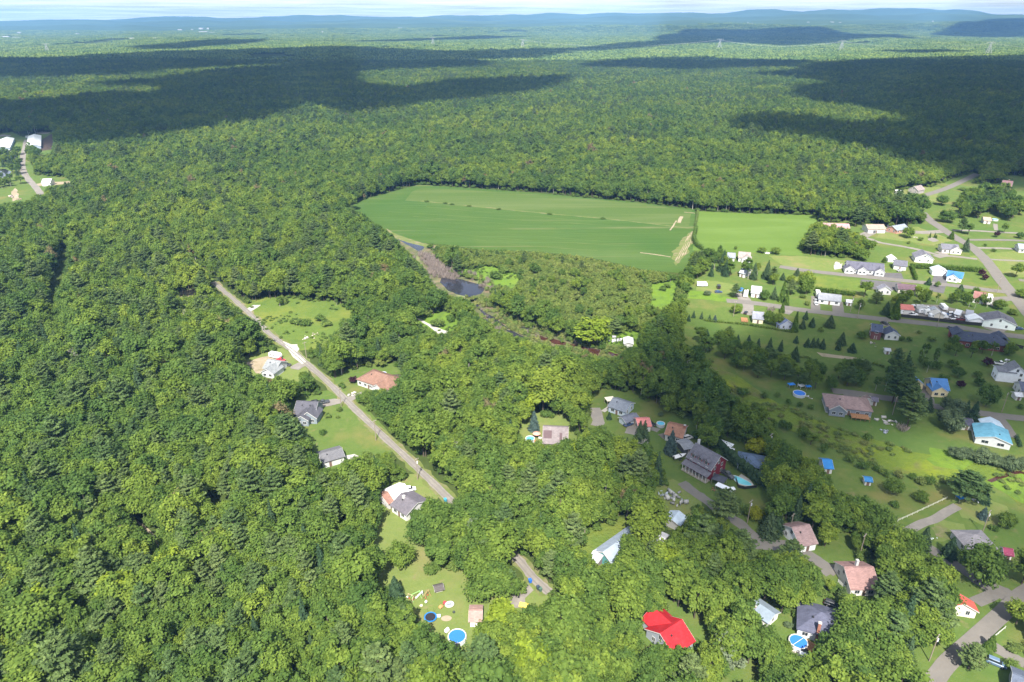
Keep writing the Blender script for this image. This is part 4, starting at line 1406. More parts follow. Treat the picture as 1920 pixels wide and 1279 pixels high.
def area(name, px, mt, z, wob=0.8, step=3.0):
    return sheet(name, P(px), mt, z, wob=wob, step=step)


# the creek meadow through the village and other rough ground
area('meadow', [(1318, 662), (1350, 690), (1385, 705), (1440, 742), (1500, 772), (1560, 800), (1620, 822), (1700, 842), (1780, 858), (1850, 878), (1900, 872), (1990, 850), (1990, 960),
                (1920, 950), (1880, 915), (1840, 905), (1780, 905), (1720, 893), (1660, 882), (1600, 858), (1540, 832), (1480, 802), (1420, 775), (1385, 752), (1345, 708)], m_wet, 0.05, 3.0)
area('meadow', [(1850, 905), (1880, 893), (1930, 885), (1990, 880), (1990, 950), (1920, 945), (1885, 922)], m_lush, 0.07, 2.0)
area('meadow', [(1740, 838), (1790, 848), (1830, 862), (1800, 880), (1760, 876), (1735, 860)], m_lush, 0.07, 3.0)
area('meadow', [(1290, 545), (1330, 548), (1360, 556), (1400, 565), (1372, 570), (1330, 562), (1290, 560)], m_lush, 0.05, 1.5)
area('meadow', [(1440, 480), (1505, 480), (1600, 490), (1585, 510), (1520, 507), (1470, 500)], m_lawn2, 0.05, 1.5)
area('meadow', [(1455, 515), (1520, 515), (1640, 528), (1630, 545), (1560, 542), (1480, 530)], m_rough, 0.05, 1.5)
area('dry_grass', [(1660, 430), (1720, 425), (1760, 440), (1785, 452), (1750, 460), (1690, 452), (1640, 446)], m_lawn2, 0.05, 2)
area('dry_grass', [(1820, 480), (1900, 470), (1990, 470), (1990, 520), (1900, 520), (1850, 500)], m_lawn2, 0.05, 2)
area('dry_grass', [(1742, 985), (1770, 978), (1796, 982), (1788, 1004), (1764, 1022), (1742, 1010)], m_lawn2, 0.05, 5.0, 2.0)
area('bare_ground', [(1752, 990), (1772, 986), (1784, 992), (1768, 1008), (1752, 1004)], m_verge, 0.06, 4.0, 1.5)
area('dry_grass', [(1790, 945), (1850, 925), (1900, 965), (1860, 985), (1800, 970)], m_lawn2, 0.055, 3)
area('dry_grass', [(1530, 660), (1600, 670), (1640, 680), (1600, 676), (1540, 668)], m_sand, 0.05, 1.2)
area('bare_ground', [(1305, 524), (1345, 527), (1376, 533), (1378, 548), (1345, 552), (1305, 545)], m_lawn2, 0.06, 1.0)
area('bare_ground', [(458, 680), (485, 672), (518, 664), (523, 672), (505, 690), (500, 705), (480, 700)], m_sand, 0.09, 1.5, 2)
area('bare_ground', [(540, 655), (555, 645), (562, 655), (552, 668)], m_white_gravel, 0.12, 0.6, 2)
area('bare_ground', [(462, 580), (475, 572), (490, 572), (475, 582), (468, 586)], m_white_gravel, 0.11, 0.6, 2)
area('bare_ground', [(782, 598), (790, 599), (812, 612), (840, 622), (838, 626), (822, 626), (800, 610)], m_white_gravel, 0.08, 0.5, 2)
area('dry_grass', [(1262, 470), (1280, 450), (1298, 432), (1303, 450), (1287, 478), (1272, 498), (1264, 490)], m_verge, 0.075, 3.0, 3)
for k_ in range(4):
    strip('wheel_track', P([(1266 + k_ * 6, 490 - k_ * 4), (1278 + k_ * 5, 468 - k_ * 4), (1290 + k_ * 3, 443 - k_ * 3)]), 0.5, m_sand, 0.085, 0.3)
strip('wheel_track', P([(1200, 474), (1225, 477), (1258, 482)]), 1.4, m_sand, 0.085, 0.3)
strip('wheel_track', P([(1256, 432), (1262, 424), (1268, 414)]), 1.2, m_sand, 0.085, 0.3)
strip('wheel_track', P([(1283, 398), (1303, 400)]), 1.6, m_sand, 0.085, 0.3)
strip('wheel_track', P([(1273, 418), (1278, 406)]), 3.0, m_sand, 0.085, 0.3)
for k_ in range(9):
    t_ = k_ / 8
    strip('crop_row_gap', P([(705 + t_ * 60 + 40 * (k_ % 3), 368 + 72 * t_ + 2), (960, 384 + 74 * t_), (1120 + 60 * (k_ % 2), 398 + 72 * t_)]), 0.9, m_crop2, 0.065, 0.3)
area('bare_ground', [(722, 428), (745, 440), (800, 458), (860, 466), (840, 472), (790, 462), (742, 448)], m_verge, 0.075, 1.6)
area('bare_ground', [(70, 268), (98, 250), (99, 280), (72, 284)], m_soil, 0.09, 1.0)
area('pale_water', [(66, 249), (80, 246.5), (95, 248), (90, 251), (72, 251.5)], m_gravel, 0.12, 0.5)
area('pale_water', [(-10, 254), (8, 252.5), (22, 254), (18, 256), (-10, 256)], m_gravel, 0.12, 0.5)
area('farm_pond', [(-30, 318), (10, 317), (21, 322), (20, 331), (5, 334), (-30, 334)], m_pond, 0.12, 1.0)
area('bare_ground', [(60, 346), (85, 342), (130, 340), (132, 344), (95, 348), (66, 349)], m_sand, 0.09, 1.0)
area('bare_ground', [(20, 360), (30, 352), (36, 372), (24, 378)], m_sand, 0.09, 1.0)

# pond, marsh and creek
area('marsh_ground', [(735, 442), (792, 450), (815, 470), (838, 505), (865, 518), (925, 533), (925, 560), (880, 566), (836, 555), (810, 535), (780, 492), (758, 470)], m_mud, 0.03, 2.0)
area('pond', [(744, 448), (770, 453), (792, 458), (796, 466), (786, 472), (780, 468), (760, 457)], m_pond, 0.06, 1.0)
area('pond', [(826, 516), (842, 520), (866, 524), (900, 534), (910, 542), (904, 551), (880, 558), (856, 552), (834, 542), (824, 530)], m_pond, 0.06, 1.6)
area('marsh_ground', [(872, 556), (905, 558), (945, 588), (1002, 606), (1062, 633), (1112, 646), (1172, 660), (1160, 680), (1120, 672), (1070, 664), (1000, 652), (936, 632), (888, 605)], m_mud, 0.03, 2.5)
for k_, pl in enumerate(WATER_PX):
    area('creek' if k_ in (6, 7, 8, 11) else 'marsh_pool', pl, m_creek if k_ in (6, 7, 8, 11) else m_pond, 0.07 + .001 * k_, 0.7, 2)
strip('creek', P([(1360, 728), (1400, 762), (1450, 788)]), 1.4, m_creek, 0.08)
strip('creek', P([(1855, 903), (1885, 892), (1910, 886), (1935, 892), (1990, 900)]), 1.6, m_creek, 0.1)

# roads
strip('road_verge', P(ROADS['lane'][0]), 5.2, m_verge, 0.10, 0.7)
strip('gravel_lane', P(ROADS['lane'][0]), 3.0, m_gravel, 0.16)
for off_ in (-.75, .75):
    L_, R_ = ribbon(smooth_line(P(ROADS['lane'][0]), 6), abs(off_) * 2)
    strip('wheel_track', L_ if off_ < 0 else R_, .45, m_gravel2, 0.19, 0.08)
area('gravel_apron', [(530, 640), (546, 646), (558, 646), (557, 662), (576, 678), (566, 684), (548, 668)], m_white_gravel, 0.18, 0.4, 2)
area('driveway', [(545, 688), (560, 680), (572, 686), (560, 694), (545, 692)], m_gravel, 0.17, 0.3)
area('driveway', [(592, 754), (628, 748), (645, 750), (640, 757), (615, 762), (598, 764)], m_gravel, 0.17, 0.4)
area('driveway', [(648, 746), (660, 742), (678, 735), (682, 739), (668, 748), (655, 755)], m_gravel, 0.17, 0.3)
area('driveway', [(648, 855), (665, 852), (678, 858), (660, 863), (648, 860)], m_white_gravel, 0.17, 0.6, 2)
area('gravel_yard', [(945, 1130), (980, 1100), (990, 1094), (1002, 1108), (985, 1122), (985, 1140), (960, 1142)], m_gravel, 0.17, 0.6, 2)
strip('track', P(ROADS['track'][0]), 1.6, m_rough, 0.06, 0.5)
strip('farm_road', P(ROADS['farm_road'][0]), 6.0, m_gravel, 0.12)
strip('south_road', P(ROADS['south_road'][0]), 4.0, m_asph, 0.12)
area('road_junction', [(1388, 980), (1398, 984), (1438, 1016), (1466, 1014), (1472, 1022), (1440, 1032), (1416, 1030), (1410, 1010)], m_asph, 0.14, 0.3)
strip('east_road', P(ROADS['east_road'][0]), 3.6, m_asph, 0.12)
strip('corner_road', P(ROADS['corner_road'][0]), 4.4, m_asph, 0.12)
strip('driveway', P([(1828, 1130), (1856, 1118), (1868, 1108)]), 3.6, m_asph, 0.14)
strip('east_road', P([(1846, 1097), (1862, 1100), (1890, 1112), (1906, 1128)]), 3.6, m_asph, 0.13)
strip('driveway', P([(1850, 1204), (1880, 1224), (1912, 1240), (1940, 1255)]), 3.6, m_asph, 0.14)
strip('far_road', P(ROADS['far_road'][0]), 7.0, m_asph, 0.12)
strip('patio_drive', P(ROADS['patio_road'][0]), 5.0, m_gravel, 0.12)
strip('field_track', P([(790, 377), (860, 384), (1000, 398), (1150, 412), (1292, 428)]), 1.9, m_verge, 0.075, 0.9)
strip('main_street', P([(1728, 398), (1742, 412), (1765, 428), (1795, 448), (1822, 463), (1850, 490), (1880, 530), (1930, 590), (1990, 660)]), 7.5, m_asph, 0.14)
strip('street', P([(1462, 500), (1500, 506), (1560, 513), (1640, 521), (1720, 529), (1800, 537), (1870, 546), (1990, 558)]), 6.5, m_asph, 0.12)
strip('street', P([(1362, 564), (1400, 567), (1440, 572), (1500, 581), (1560, 588), (1640, 597), (1720, 605), (1800, 614), (1870, 626), (1990, 640)]), 6.5, m_asph, 0.11)
strip('street', P([(1560, 733), (1600, 737), (1650, 745), (1700, 752), (1740, 760), (1790, 768), (1840, 775), (1900, 783), (1990, 792)]), 5.0, m_asph, 0.11)
strip('driveway', P([(1755, 548), (1762, 528), (1766, 512)]), 8.0, m_dark, 0.10)
for pl in ([(1598, 512), (1640, 512), (1690, 512), (1695, 524), (1640, 520), (1600, 518)], [(1615, 524), (1690, 530), (1685, 545), (1640, 543), (1612, 538)]):
    area('parking_area', pl, m_dark, 0.10, 0.4)
for ln, w, mt in (([(1600, 447), (1625, 447), (1650, 455), (1690, 462), (1720, 468), (1760, 478), (1800, 482), (1832, 486)], 4.0, m_gravel),
                  ([(1612, 446), (1640, 434), (1680, 434), (1730, 436), (1768, 434)], 8.0, m_gravel), ([(1758, 472), (1770, 478), (1755, 482)], 6.0, m_gravel),
                  ([(1785, 432), (1830, 433), (1880, 436), (1960, 440)], 4.0, m_gravel), ([(1816, 450), (1870, 450), (1920, 452), (1990, 458)], 4.5, m_asph),
                  ([(1830, 465), (1880, 466), (1920, 468)], 4.0, m_gravel), ([(1848, 486), (1880, 488), (1930, 490)], 3.0, m_gravel), ([(1868, 432), (1866, 420)], 3.0, m_gravel),
                  ([(1383, 548), (1392, 556), (1398, 566)], 7.0, m_gravel), ([(1402, 568), (1403, 582), (1398, 590)], 6.0, m_gravel), ([(1470, 588), (1482, 578)], 6.0, m_gravel),
                  ([(1529, 556), (1529, 583)], 5.0, m_asph), ([(1570, 566), (1572, 588)], 6.0, m_asph), ([(1655, 600), (1662, 612)], 4.0, m_gravel),
                  ([(1720, 722), (1733, 735), (1738, 758)], 6.0, m_asph), ([(1868, 780), (1882, 800), (1895, 820)], 5.5, m_asph), ([(1702, 996), (1728, 982), (1752, 974), (1775, 960), (1796, 949)], 3.2, m_gravel),
                  ([(1860, 620), (1878, 610), (1880, 602)], 9.0, m_gravel), ([(1185, 815), (1192, 800), (1203, 795)], 6.0, m_gravel), ([(1215, 800), (1235, 808)], 3.0, m_gravel),
                  ([(1245, 812), (1255, 820)], 6.0, m_asph), ([(1130, 772), (1146, 762)], 2.0, m_white_gravel), ([(1555, 1062), (1568, 1072)], 9.0, m_asph), ([(1900, 560), (1870, 562), (1850, 572)], 7.0, m_asph),
                  ([(1600, 738), (1592, 748)], 6.0, m_asph), ([(1910, 525), (1990, 535)], 5.0, m_asph)):
    strip('driveway', P(ln), w, mt, 0.095 + 0.001 * (len(ln) + w % 1))
area('gravel_yard', [(1690, 586), (1712, 570), (1760, 572), (1830, 588), (1850, 604), (1845, 612), (1760, 602), (1690, 594)], m_gravel, 0.10, 0.6)
area('patio', [(1379, 899), (1390, 889), (1406, 900), (1416, 914), (1395, 916), (1384, 914)], m_white_gravel, 0.2, 0.0)
area('yard_stones', [(1740, 444), (1750, 446), (1762, 452), (1750, 454), (1738, 450)], m_gravel, 0.10, 1.0)
area('gravel_pile_base', [(1563, 497), (1572, 493), (1578, 498), (1582, 504), (1565, 506)], m_white_gravel, 0.1, 1.0)

# ------------------------------------------------------------------ buildings
_mats = {}


def paint(col, kind='paint'):
    key = (tuple(round(c, 3) for c in col), kind)
    if key not in _mats:
        if kind == 'shingle':
            m, nt, bs = new_mat('shingles')
            tc = N(nt, 'ShaderNodeTexCoord')
            br = N(nt, 'ShaderNodeTexBrick')
            br.inputs['Scale'].default_value = 1.0
            br.inputs['Brick Width'].default_value = 0.9; br.inputs['Row Height'].default_value = 0.28
            br.inputs['Mortar Size'].default_value = 0.02
            br.inputs['Color1'].default_value = (*[c * 0.88 for c in col], 1); br.inputs['Color2'].default_value = (*[min(1, c * 1.14) for c in col], 1)
            br.inputs['Mortar'].default_value = (*[c * 0.7 for c in col], 1)
            nt.links.new(tc.outputs['Object'], br.inputs['Vector'])
            n = noise(nt, 0.7, 5, 0.7, tc.outputs['Object'])
            r = ramp(nt, [(0.3, (0.82, 0.82, 0.82)), (0.7, (1.18, 1.17, 1.15))])
            nt.links.new(n.outputs['Fac'], r.inputs[0])
            nt.links.new(mixc(nt, 1.0, br.outputs['Color'], r.outputs[0], 'MULTIPLY'), bs.inputs['Base Color'])
            bs.inputs['Roughness'].default_value = 0.9
            bs.inputs['Specular IOR Level'].default_value = 0.2
        elif kind == 'metal':
            m, nt, bs = new_mat('roof_metal')
            tc = N(nt, 'ShaderNodeTexCoord')
            n = noise(nt, 0.45, 6, 0.72, tc.outputs['Object'])
            r = ramp(nt, [(0.28, [c * 0.66 + 0.012 for c in col]), (0.48, [c * 0.95 for c in col]), (0.72, [min(1, c * 1.12 + .01) for c in col])])
            nt.links.new(n.outputs['Fac'], r.inputs[0]); nt.links.new(r.outputs[0], bs.inputs['Base Color'])
            bs.inputs['Roughness'].default_value = 0.6
            bs.inputs['Specular IOR Level'].default_value = 0.25
        else:
            m = plain('painted_siding' if kind == 'paint' else kind, col, 0.7, 0.08, 0.8)
        _mats[key] = m
    return _mats[key]


m_trim = plain('white_trim', (0.55, 0.55, 0.54), 0.6, 0.05)
m_glass, nt, bs = new_mat('window_glass')
bs.inputs['Base Color'].default_value = (0.025, 0.032, 0.040, 1)
bs.inputs['Roughness'].default_value = 0.08
bs.inputs['Specular IOR Level'].default_value = 0.7
m_brick = plain('brick', (0.30, 0.13, 0.09), 0.9, 0.25, 4)
m_conc = plain('concrete', (0.42, 0.41, 0.39), 0.9, 0.12, 2)
m_wood = plain('deck_wood', (0.33, 0.17, 0.08), 0.85, 0.25, 3)
m_pwood = plain('grey_wood', (0.30, 0.27, 0.23), 0.9, 0.2, 3)
m_black = plain('black_metal', (0.03, 0.03, 0.033), 0.5, 0.1)
W_ = (0.52, 0.52, 0.515)


def _win_meshes(w, h):
    f = MB()
    t = 0.10
    for x0, x1, z0, z1 in ((-w / 2 - t, w / 2 + t, -t, 0), (-w / 2 - t, w / 2 + t, h, h + t), (-w / 2 - t, -w / 2, 0, h), (w / 2, w / 2 + t, 0, h), (-0.03, 0.03, 0, h)):
        f.box(x0, x1, -0.07, 0.01, z0, z1)
    p = MB().box(-w / 2, w / 2, -0.03, 0.0, 0, h)
    return f.mesh('window_frame', m_trim), p.mesh('window_pane', m_glass)


WIN = {'std': _win_meshes(1.35, 1.15), 'wide': _win_meshes(2.2, 1.2), 'tall': _win_meshes(0.95, 1.35), 'small': _win_meshes(0.8, 0.7)}


def window(parent, x, y, z, rz, kind='std'):
    f, p = WIN[kind]
    o = link('window', f, parent, (x, y, z), rz)
    link('pane', p, o)
    return o


DOOR = MB().box(-0.48, 0.48, -0.06, 0.01, 0, 2.05).box(-0.6, -0.48, -0.08, 0.01, 0, 2.15, 1).box(0.48, 0.6, -0.08, 0.01, 0, 2.15, 1).mesh('door', [paint((0.16, 0.10, 0.08)), m_trim])
KNOB = MB().box(0.32, 0.40, -0.12, -0.06, 0.95, 1.05).mesh('handle', m_black)


def _gdoor(col):
    g = MB()
    for k in range(4):
        g.box(-1.25, 1.25, -0.05, 0.01, 0.02 + k * 0.54, 0.52 + k * 0.54)
    return g.mesh('garage_door', paint(col))


def gable(mb, x0, x1, d, eh, rh, m=0):
    """wall body with gable ends: ridge along x, half depth d"""
    prof = [(-d, 0), (d, 0), (d, eh), (0, rh - 0.02), (-d, eh)]
    n = 5
    vs = [(x0, y, z) for y, z in prof] + [(x1, y, z) for y, z in prof]
    fs = [tuple(range(n - 1, -1, -1)), tuple(range(n, 2 * n))] + [(i, (i + 1) % n, n + (i + 1) % n, n + i) for i in range(n)]
    mb.add(vs, fs, m)


def roof_slabs(mb, x0, x1, d, eh, rh, ov=0.45, t=0.16, m=0):
    s = (rh - eh) / d
    for sg in (1, -1):
        y1, z1 = sg * (d + ov), eh - s * ov
        vs = []
        for x in (x0 - ov, x1 + ov):
            vs += [(x, 0, rh), (x, y1, z1), (x, y1, z1 + t), (x, 0, rh + t * 1.15)]
        fs = [(3, 2, 1, 0), (4, 5, 6, 7), (0, 1, 5, 4), (1, 2, 6, 5), (2, 3, 7, 6), (3, 0, 4, 7)]
        if sg < 0: fs = [tuple(reversed(f)) for f in fs]
        mb.add(vs, fs, m)


def hip_roof(mb, x0, x1, d, eh, rh, ov=0.45, m=0):
    ins = min(d, (x1 - x0) / 2 - 0.3)
    z0 = eh - 0.05
    vs = [(x0 - ov, -d - ov, z0), (x1 + ov, -d - ov, z0), (x1 + ov, d + ov, z0), (x0 - ov, d + ov, z0), (x0 + ins, 0, rh), (x1 - ins, 0, rh)]
    lo = [(x, y, z - 0.14) for x, y, z in vs[:4]]
    mb.add(vs + lo, [(0, 1, 5, 4), (1, 2, 5), (2, 3, 4, 5), (3, 0, 4), (6, 7, 1, 0), (7, 8, 2, 1), (8, 9, 3, 2), (9, 6, 0, 3), (9, 8, 7, 6)], m)


def _place(r, root):
    return root


N_BLD = [0]


def bld(name, label, a, b, rh, depth, eh, wall=W_, roof=(0.12, 0.12, 0.13), style='gable', rk='shingle', wings=(), chim=None, vents=1, doors=((0.0, -1),), gdoor=None,
        deck=None, base=False, win='std', dorm=(), cat='house', group=None, wallk='paint', porch=None, nowin=False, ends=True):
    ax, ay = pt(a[0], a[1], rh); bx, by = pt(b[0], b[1], rh)
    if ax > bx: ax, ay, bx, by = bx, by, ax, ay
    L = math.hypot(bx - ax, by - ay) - (0.9 if style == 'gable' else -2 * (depth / 2) * 0.75)
    if style != 'gable': L = max(L, depth + 0.8)
    L = max(L, 2.0)
    rz = math.atan2(by - ay, bx - ax)
    root = empty(name, ((ax + bx) / 2, (ay + by) / 2, 0.05), rz, label, cat, group)
    d = depth / 2
    x0, x1 = -L / 2, L / 2
    wm, rm = paint(wall, wallk), paint(roof, rk)
    wb = MB()
    if style == 'gable':
        gable(wb, x0, x1, d, eh, rh)
    else:
        wb.box(x0, x1, -d, d, 0, eh)
    w_o = wb.build('wall', [wm], root)
    if base:
        MB().box(x0 - 0.03, x1 + 0.03, -d - 0.03, d + 0.03, -0.1, 0.55).build('foundation', m_conc, w_o)
    rb = MB()
    (roof_slabs if style == 'gable' else hip_roof)(rb, x0, x1, d, eh, rh)
    r_o = rb.build('roof', rm, root)
    if style == 'gable' and rk == 'metal':
        sm = MB()
        s = (rh - eh) / d
        for k in range(int(L / 0.9) + 1):
            x = x0 + k * L / max(1, int(L / 0.9))
            for sg in (1, -1):
                sm.add([(x - .04, 0, rh + .19), (x + .04, 0, rh + .19), (x + .04, sg * (d + .4), eh - s * .4 + .20), (x - .04, sg * (d + .4), eh - s * .4 + .20)], [(0, 1, 2, 3)])
        sm.build('roof_seams', rm, r_o)
    elif style == 'gable':
        MB().box(x0 - 0.4, x1 + 0.4, -0.18, 0.18, rh + 0.155, rh + 0.22).build('ridge_cap', rm, r_o)
    if style == 'gable':          # bargeboards
        s = (rh - eh) / d
        for x in (x0 - 0.47, x1 + 0.45):
            fm = MB()
            vs = []
            for xx in (x, x + .03):
                vs += [(xx, -(d + .45), eh - s * .45 - .12), (xx, 0, rh - .12), (xx, d + .45, eh - s * .45 - .12), (xx, d + .45, eh - s * .45 + .17), (xx, 0, rh + .18), (xx, -(d + .45), eh - s * .45 + .17)]
            fm.add(vs, [(0, 1, 4, 5), (1, 2, 3, 4), (11, 10, 7, 6), (10, 9, 8, 7), (0, 6, 7, 1), (1, 7, 8, 2), (3, 9, 10, 4), (4, 10, 11, 5)])
            fm.build('bargeboard', m_trim, r_o)
    taken = []
    for wi, wg in enumerate(wings):
        pos, side, ww, out, wrh = wg[:5]
        cx = pos * L / 2
        yy = d + out
        hw = ww / 2
        weh = wrh - (wrh - eh) if len(wg) < 6 else wg[5]
        weh = min(eh, wrh - 0.6)
        # wing: ridge along local y from 0 to side*yy
        prof = [(cx - hw, 0), (cx + hw, 0), (cx + hw, weh), (cx, wrh - 0.02), (cx - hw, weh)]
        q = MB()
        y_a, y_b = sorted((side * (d - 0.6 if style != 'gable' else 0.3), side * yy))
        q.extr(prof, y_a, y_b)
        wo = q.build('wall', [wm], root)
        rr = MB()
        s = (wrh - weh) / hw
        ov, t = 0.4, 0.15
        for sg in (1, -1):
            xe, ze = cx + sg * (hw + ov), weh - s * ov
            ya, yb = (0.1 * side, side * (yy + ov))
            vs = []
            for y in (ya, yb):
                vs += [(cx, y, wrh), (xe, y, ze), (xe, y, ze + t), (cx, y, wrh + t * 1.15)]
            fs = [(3, 2, 1, 0), (4, 5, 6, 7), (0, 1, 5, 4), (1, 2, 6, 5), (2, 3, 7, 6), (3, 0, 4, 7)]
            rr.add(vs, fs)
        ro = rr.build('roof', rm, root)
        ff = MB()
        vs = []
        for y in (side * (yy + ov), side * (yy + ov + 0.03)):
            vs += [(cx - hw - ov, y, weh - s * ov - .14), (cx, y, wrh - .14), (cx + hw + ov, y, weh - s * ov - .14), (cx + hw + ov, y, weh - s * ov + t), (cx, y, wrh + t), (cx - hw - ov, y, weh - s * ov + t)]
        ff.add(vs, [(0, 1, 4, 5), (1, 2, 3, 4), (11, 10, 7, 6), (10, 9, 8, 7), (0, 6, 7, 1), (1, 7, 8, 2), (3, 9, 10, 4), (4, 10, 11, 5)])
        ff.build('bargeboard', m_trim, ro)
        if not nowin:
            fz = 0.95
            yw = side * (yy + 0.005)
            rzw = 0 if side < 0 else math.pi
            if ww > 5:
                window(wo, cx - ww * 0.22, yw, fz, rzw, win); window(wo, cx + ww * 0.22, yw, fz, rzw, win)
            elif len(wg) > 6:
                link('garage_door', _gdoor(wg[6]), wo, (cx, yw, 0), rzw)
            else:
                window(wo, cx, yw, fz, rzw, 'wide' if ww > 3.4 else win)
        taken.append((cx - hw - 0.4, cx + hw + 0.4, side))
    floors = [0.95] + ([3.55] if eh > 4.4 else [])
    if not nowin:
        for side in (-1, 1):
            if side > 0 and not ends: continue
            n = max(1, int(L / 3.1))
            for k in range(n):
                x = x0 + (k + 0.5) * L / n
                if any(t0 < x < t1 and sd == side for t0, t1, sd in taken): continue
                for fz in floors:
                    if any(abs(dx * L / 2 - x) < 1.25 and sd == side for dx, sd in doors) and fz < 2: continue
                    window(w_o, x, side * (d + 0.005), fz, 0 if side < 0 else math.pi, win)
        for sg in (-1, 1):
            m = 2 if depth > 6.5 else 1
            for fz in floors + ([eh + 0.5] if rh - eh > 2.6 and style == 'gable' else []):
                for k in range(m if fz < eh else 1):
                    y = (k + 0.5 - m / 2) * depth * 0.45 if fz < eh else 0
                    window(w_o, sg * (L / 2 + 0.005), y, fz, math.pi / 2 * sg, 'tall' if win == 'std' else win)
    for dx, side in doors:
        dd = link('door', DOOR, root, (dx * L / 2, side * (d + 0.006), 0.02), 0 if side < 0 else math.pi)
        link('handle', KNOB, dd)
    if gdoor:
        dx, side, col = gdoor
        if side in (-1, 1):
            link('garage_door', _gdoor(col), root, (dx * L / 2, side * (d + 0.006), 0.02), 0 if side < 0 else math.pi)
        else:
            sg = 1 if side == 2 else -1
            link('garage_door', _gdoor(col), root, (sg * (L / 2 + 0.006), dx * d, 0.02), math.pi / 2 * sg)
    if chim:
        cx, cy, top = chim[:3]
        c = MB().box(cx * L / 2 - 0.35, cx * L / 2 + 0.35, cy * d - 0.4, cy * d + 0.4, 0.3, top).build('chimney', m_trim if len(chim) > 3 else m_brick, root)
        MB().box(cx * L / 2 - 0.42, cx * L / 2 + 0.42, cy * d - 0.47, cy * d + 0.47, top, top + 0.12).build('cap', m_conc, c)
    for k in range(vents):
        x = x0 + L * (0.3 + 0.4 * k)
        yv = -d * 0.35
        zv = rh - (rh - eh) * 0.35
        MB().box(x - .2, x + .2, yv - .2, yv + .2, zv, zv + .5).build('roof_vent', m_black, r_o)
    for k, dx in enumerate(dorm):
        x = dx * L / 2
        zs = eh + (rh - eh) * 0.12
        q = MB()
        prof = [(x - 0.9, zs), (x + 0.9, zs), (x + 0.9, zs + 1.4), (x, zs + 2.2), (x - 0.9, zs + 1.4)]
        q.extr(prof, -d * 0.86, -d * 0.15)
        dm = q.build('dormer', [wm], root)
        rr = MB()
        for sg in (1, -1):
            vs = []
            for y in (-d * 0.93, -d * 0.1):
                vs += [(x, y, zs + 2.22), (x + sg * 1.2, y, zs + 1.15), (x + sg * 1.2, y, zs + 1.29), (x, y, zs + 2.38)]
            rr.add(vs, [(3, 2, 1, 0), (4, 5, 6, 7), (0, 1, 5, 4), (1, 2, 6, 5), (2, 3, 7, 6), (3, 0, 4, 7)])
        rr.build('dormer_roof', rm, dm)
        window(root, x, -d * 0.86 - 0.005, zs + 0.2, 0, 'tall')
    if deck:
        dx0, dx1, dy0, dy1, dz = deck
        q = MB()
        nb = max(3, int(abs(dx1 - dx0) / 0.5))
        for k in range(nb):
            xa = dx0 + (dx1 - dx0) * k / nb
            q.box(xa, xa + (dx1 - dx0) / nb - 0.04, dy0, dy1, dz - 0.12, dz)
        dk = q.build('deck', m_wood, root)
        r = MB()
        for k in range(5):
            xa = dx0 + (dx1 - dx0) * k / 4
            r.box(xa - .05, xa + .05, dy0, dy0 + .1, 0, dz + 0.95)
        r.box(dx0, dx1, dy0, dy0 + .08, dz + 0.88, dz + 0.97)
        r.build('railing', m_wood, dk)
    if porch:
        side, pd, ph = porch
        q = MB()
        ya, yb = side * (d + 0.02), side * (d + pd)
        z1, z0 = ph + 0.9, ph
        vs = []
        for x in (x0 - 0.6, x1 + 0.6):
            vs += [(x, ya, z1), (x, yb, z0), (x, yb, z0 + .15), (x, ya, z1 + .15)]
        q.add(vs, [(3, 2, 1, 0), (4, 5, 6, 7), (0, 1, 5, 4), (1, 2, 6, 5), (2, 3, 7, 6), (3, 0, 4, 7)])
        po = q.build('porch_roof', rm, root)
        n = 8
        post = MB().box(-.09, .09, -.09, .09, 0.3, ph).mesh('post', m_trim)
        for k in range(n):
            link('post', post, po, (x0 + (x1 - x0) * k / (n - 1), side * (d + pd - 0.25), 0))
        MB().box(x0 - .3, x1 + .3, min(side * d, yb), max(side * d, yb), 0.05, 0.4).build('porch_floor', m_pwood, root)
    N_BLD[0] += 1
    return root


GREYR, DARKR, BROWNR = (0.25, 0.26, 0.28), (0.085, 0.085, 0.105), (0.205, 0.12, 0.092)

bld('house', 'grey house with pale roof beside the sandy yard at the lane bend', (502, 674), (527, 678), 5.0, 9, 2.7, (0.52, 0.54, 0.58), (0.22, 0.235, 0.25), wings=[(0.45, -1, 6.5, 3.5, 4.6)], doors=((-0.6, -1),))
bld('house', 'charcoal gabled house with orange deck beside the lane', (556, 752), (597, 754), 6.2, 10, 3.0, (0.20, 0.235, 0.27), (0.085, 0.085, 0.105), wings=[(0.62, -1, 6.8, 2.2, 5.6), (0.12, -1, 5.4, 4.2, 4.8)],
    deck=(-6.5, -1.5, -8.5, -5.05, 0.8), base=True, vents=2, doors=((-0.5, -1), (0.5, 1)))
bld('house', 'brown hip roofed house with white walls across the lane', (697, 694), (731, 705), 6.4, 11, 3.2, W_, BROWNR, style='hip', wings=[(0.45, -1, 6.5, 2.0, 5.2)], doors=((-0.3, -1),))
bld('garage', 'white long garage with grey roof at the foot of the big lawn', (597, 852), (641, 840), 4.2, 7.5, 2.8, W_, (0.13, 0.13, 0.145), cat='garage', doors=((-0.3, -1),), gdoor=(0.5, -1, W_), vents=1, nowin=True)
bld('house', 'white bungalow with dark grey roof and white chimney stub below the lane', (752, 925), (783, 944), 4.8, 9.5, 2.9, (0.58, 0.58, 0.57), (0.125, 0.115, 0.135), chim=(-0.45, -0.2, 5.4, 1), vents=1)
bld('garage', 'white roofed garage behind the white bungalow', (728, 922), (759, 908), 4.4, 7, 2.9, (0.58, 0.58, 0.57), (0.74, 0.74, 0.75), rk='metal', cat='garage', nowin=True, vents=0, gdoor=(0, 2, W_))
bld('shed', 'brown roofed shed joined to the white garage', (715, 930), (728, 923), 4.0, 7, 2.6, W_, (0.25, 0.14, 0.11), cat='shed', nowin=True, vents=0)
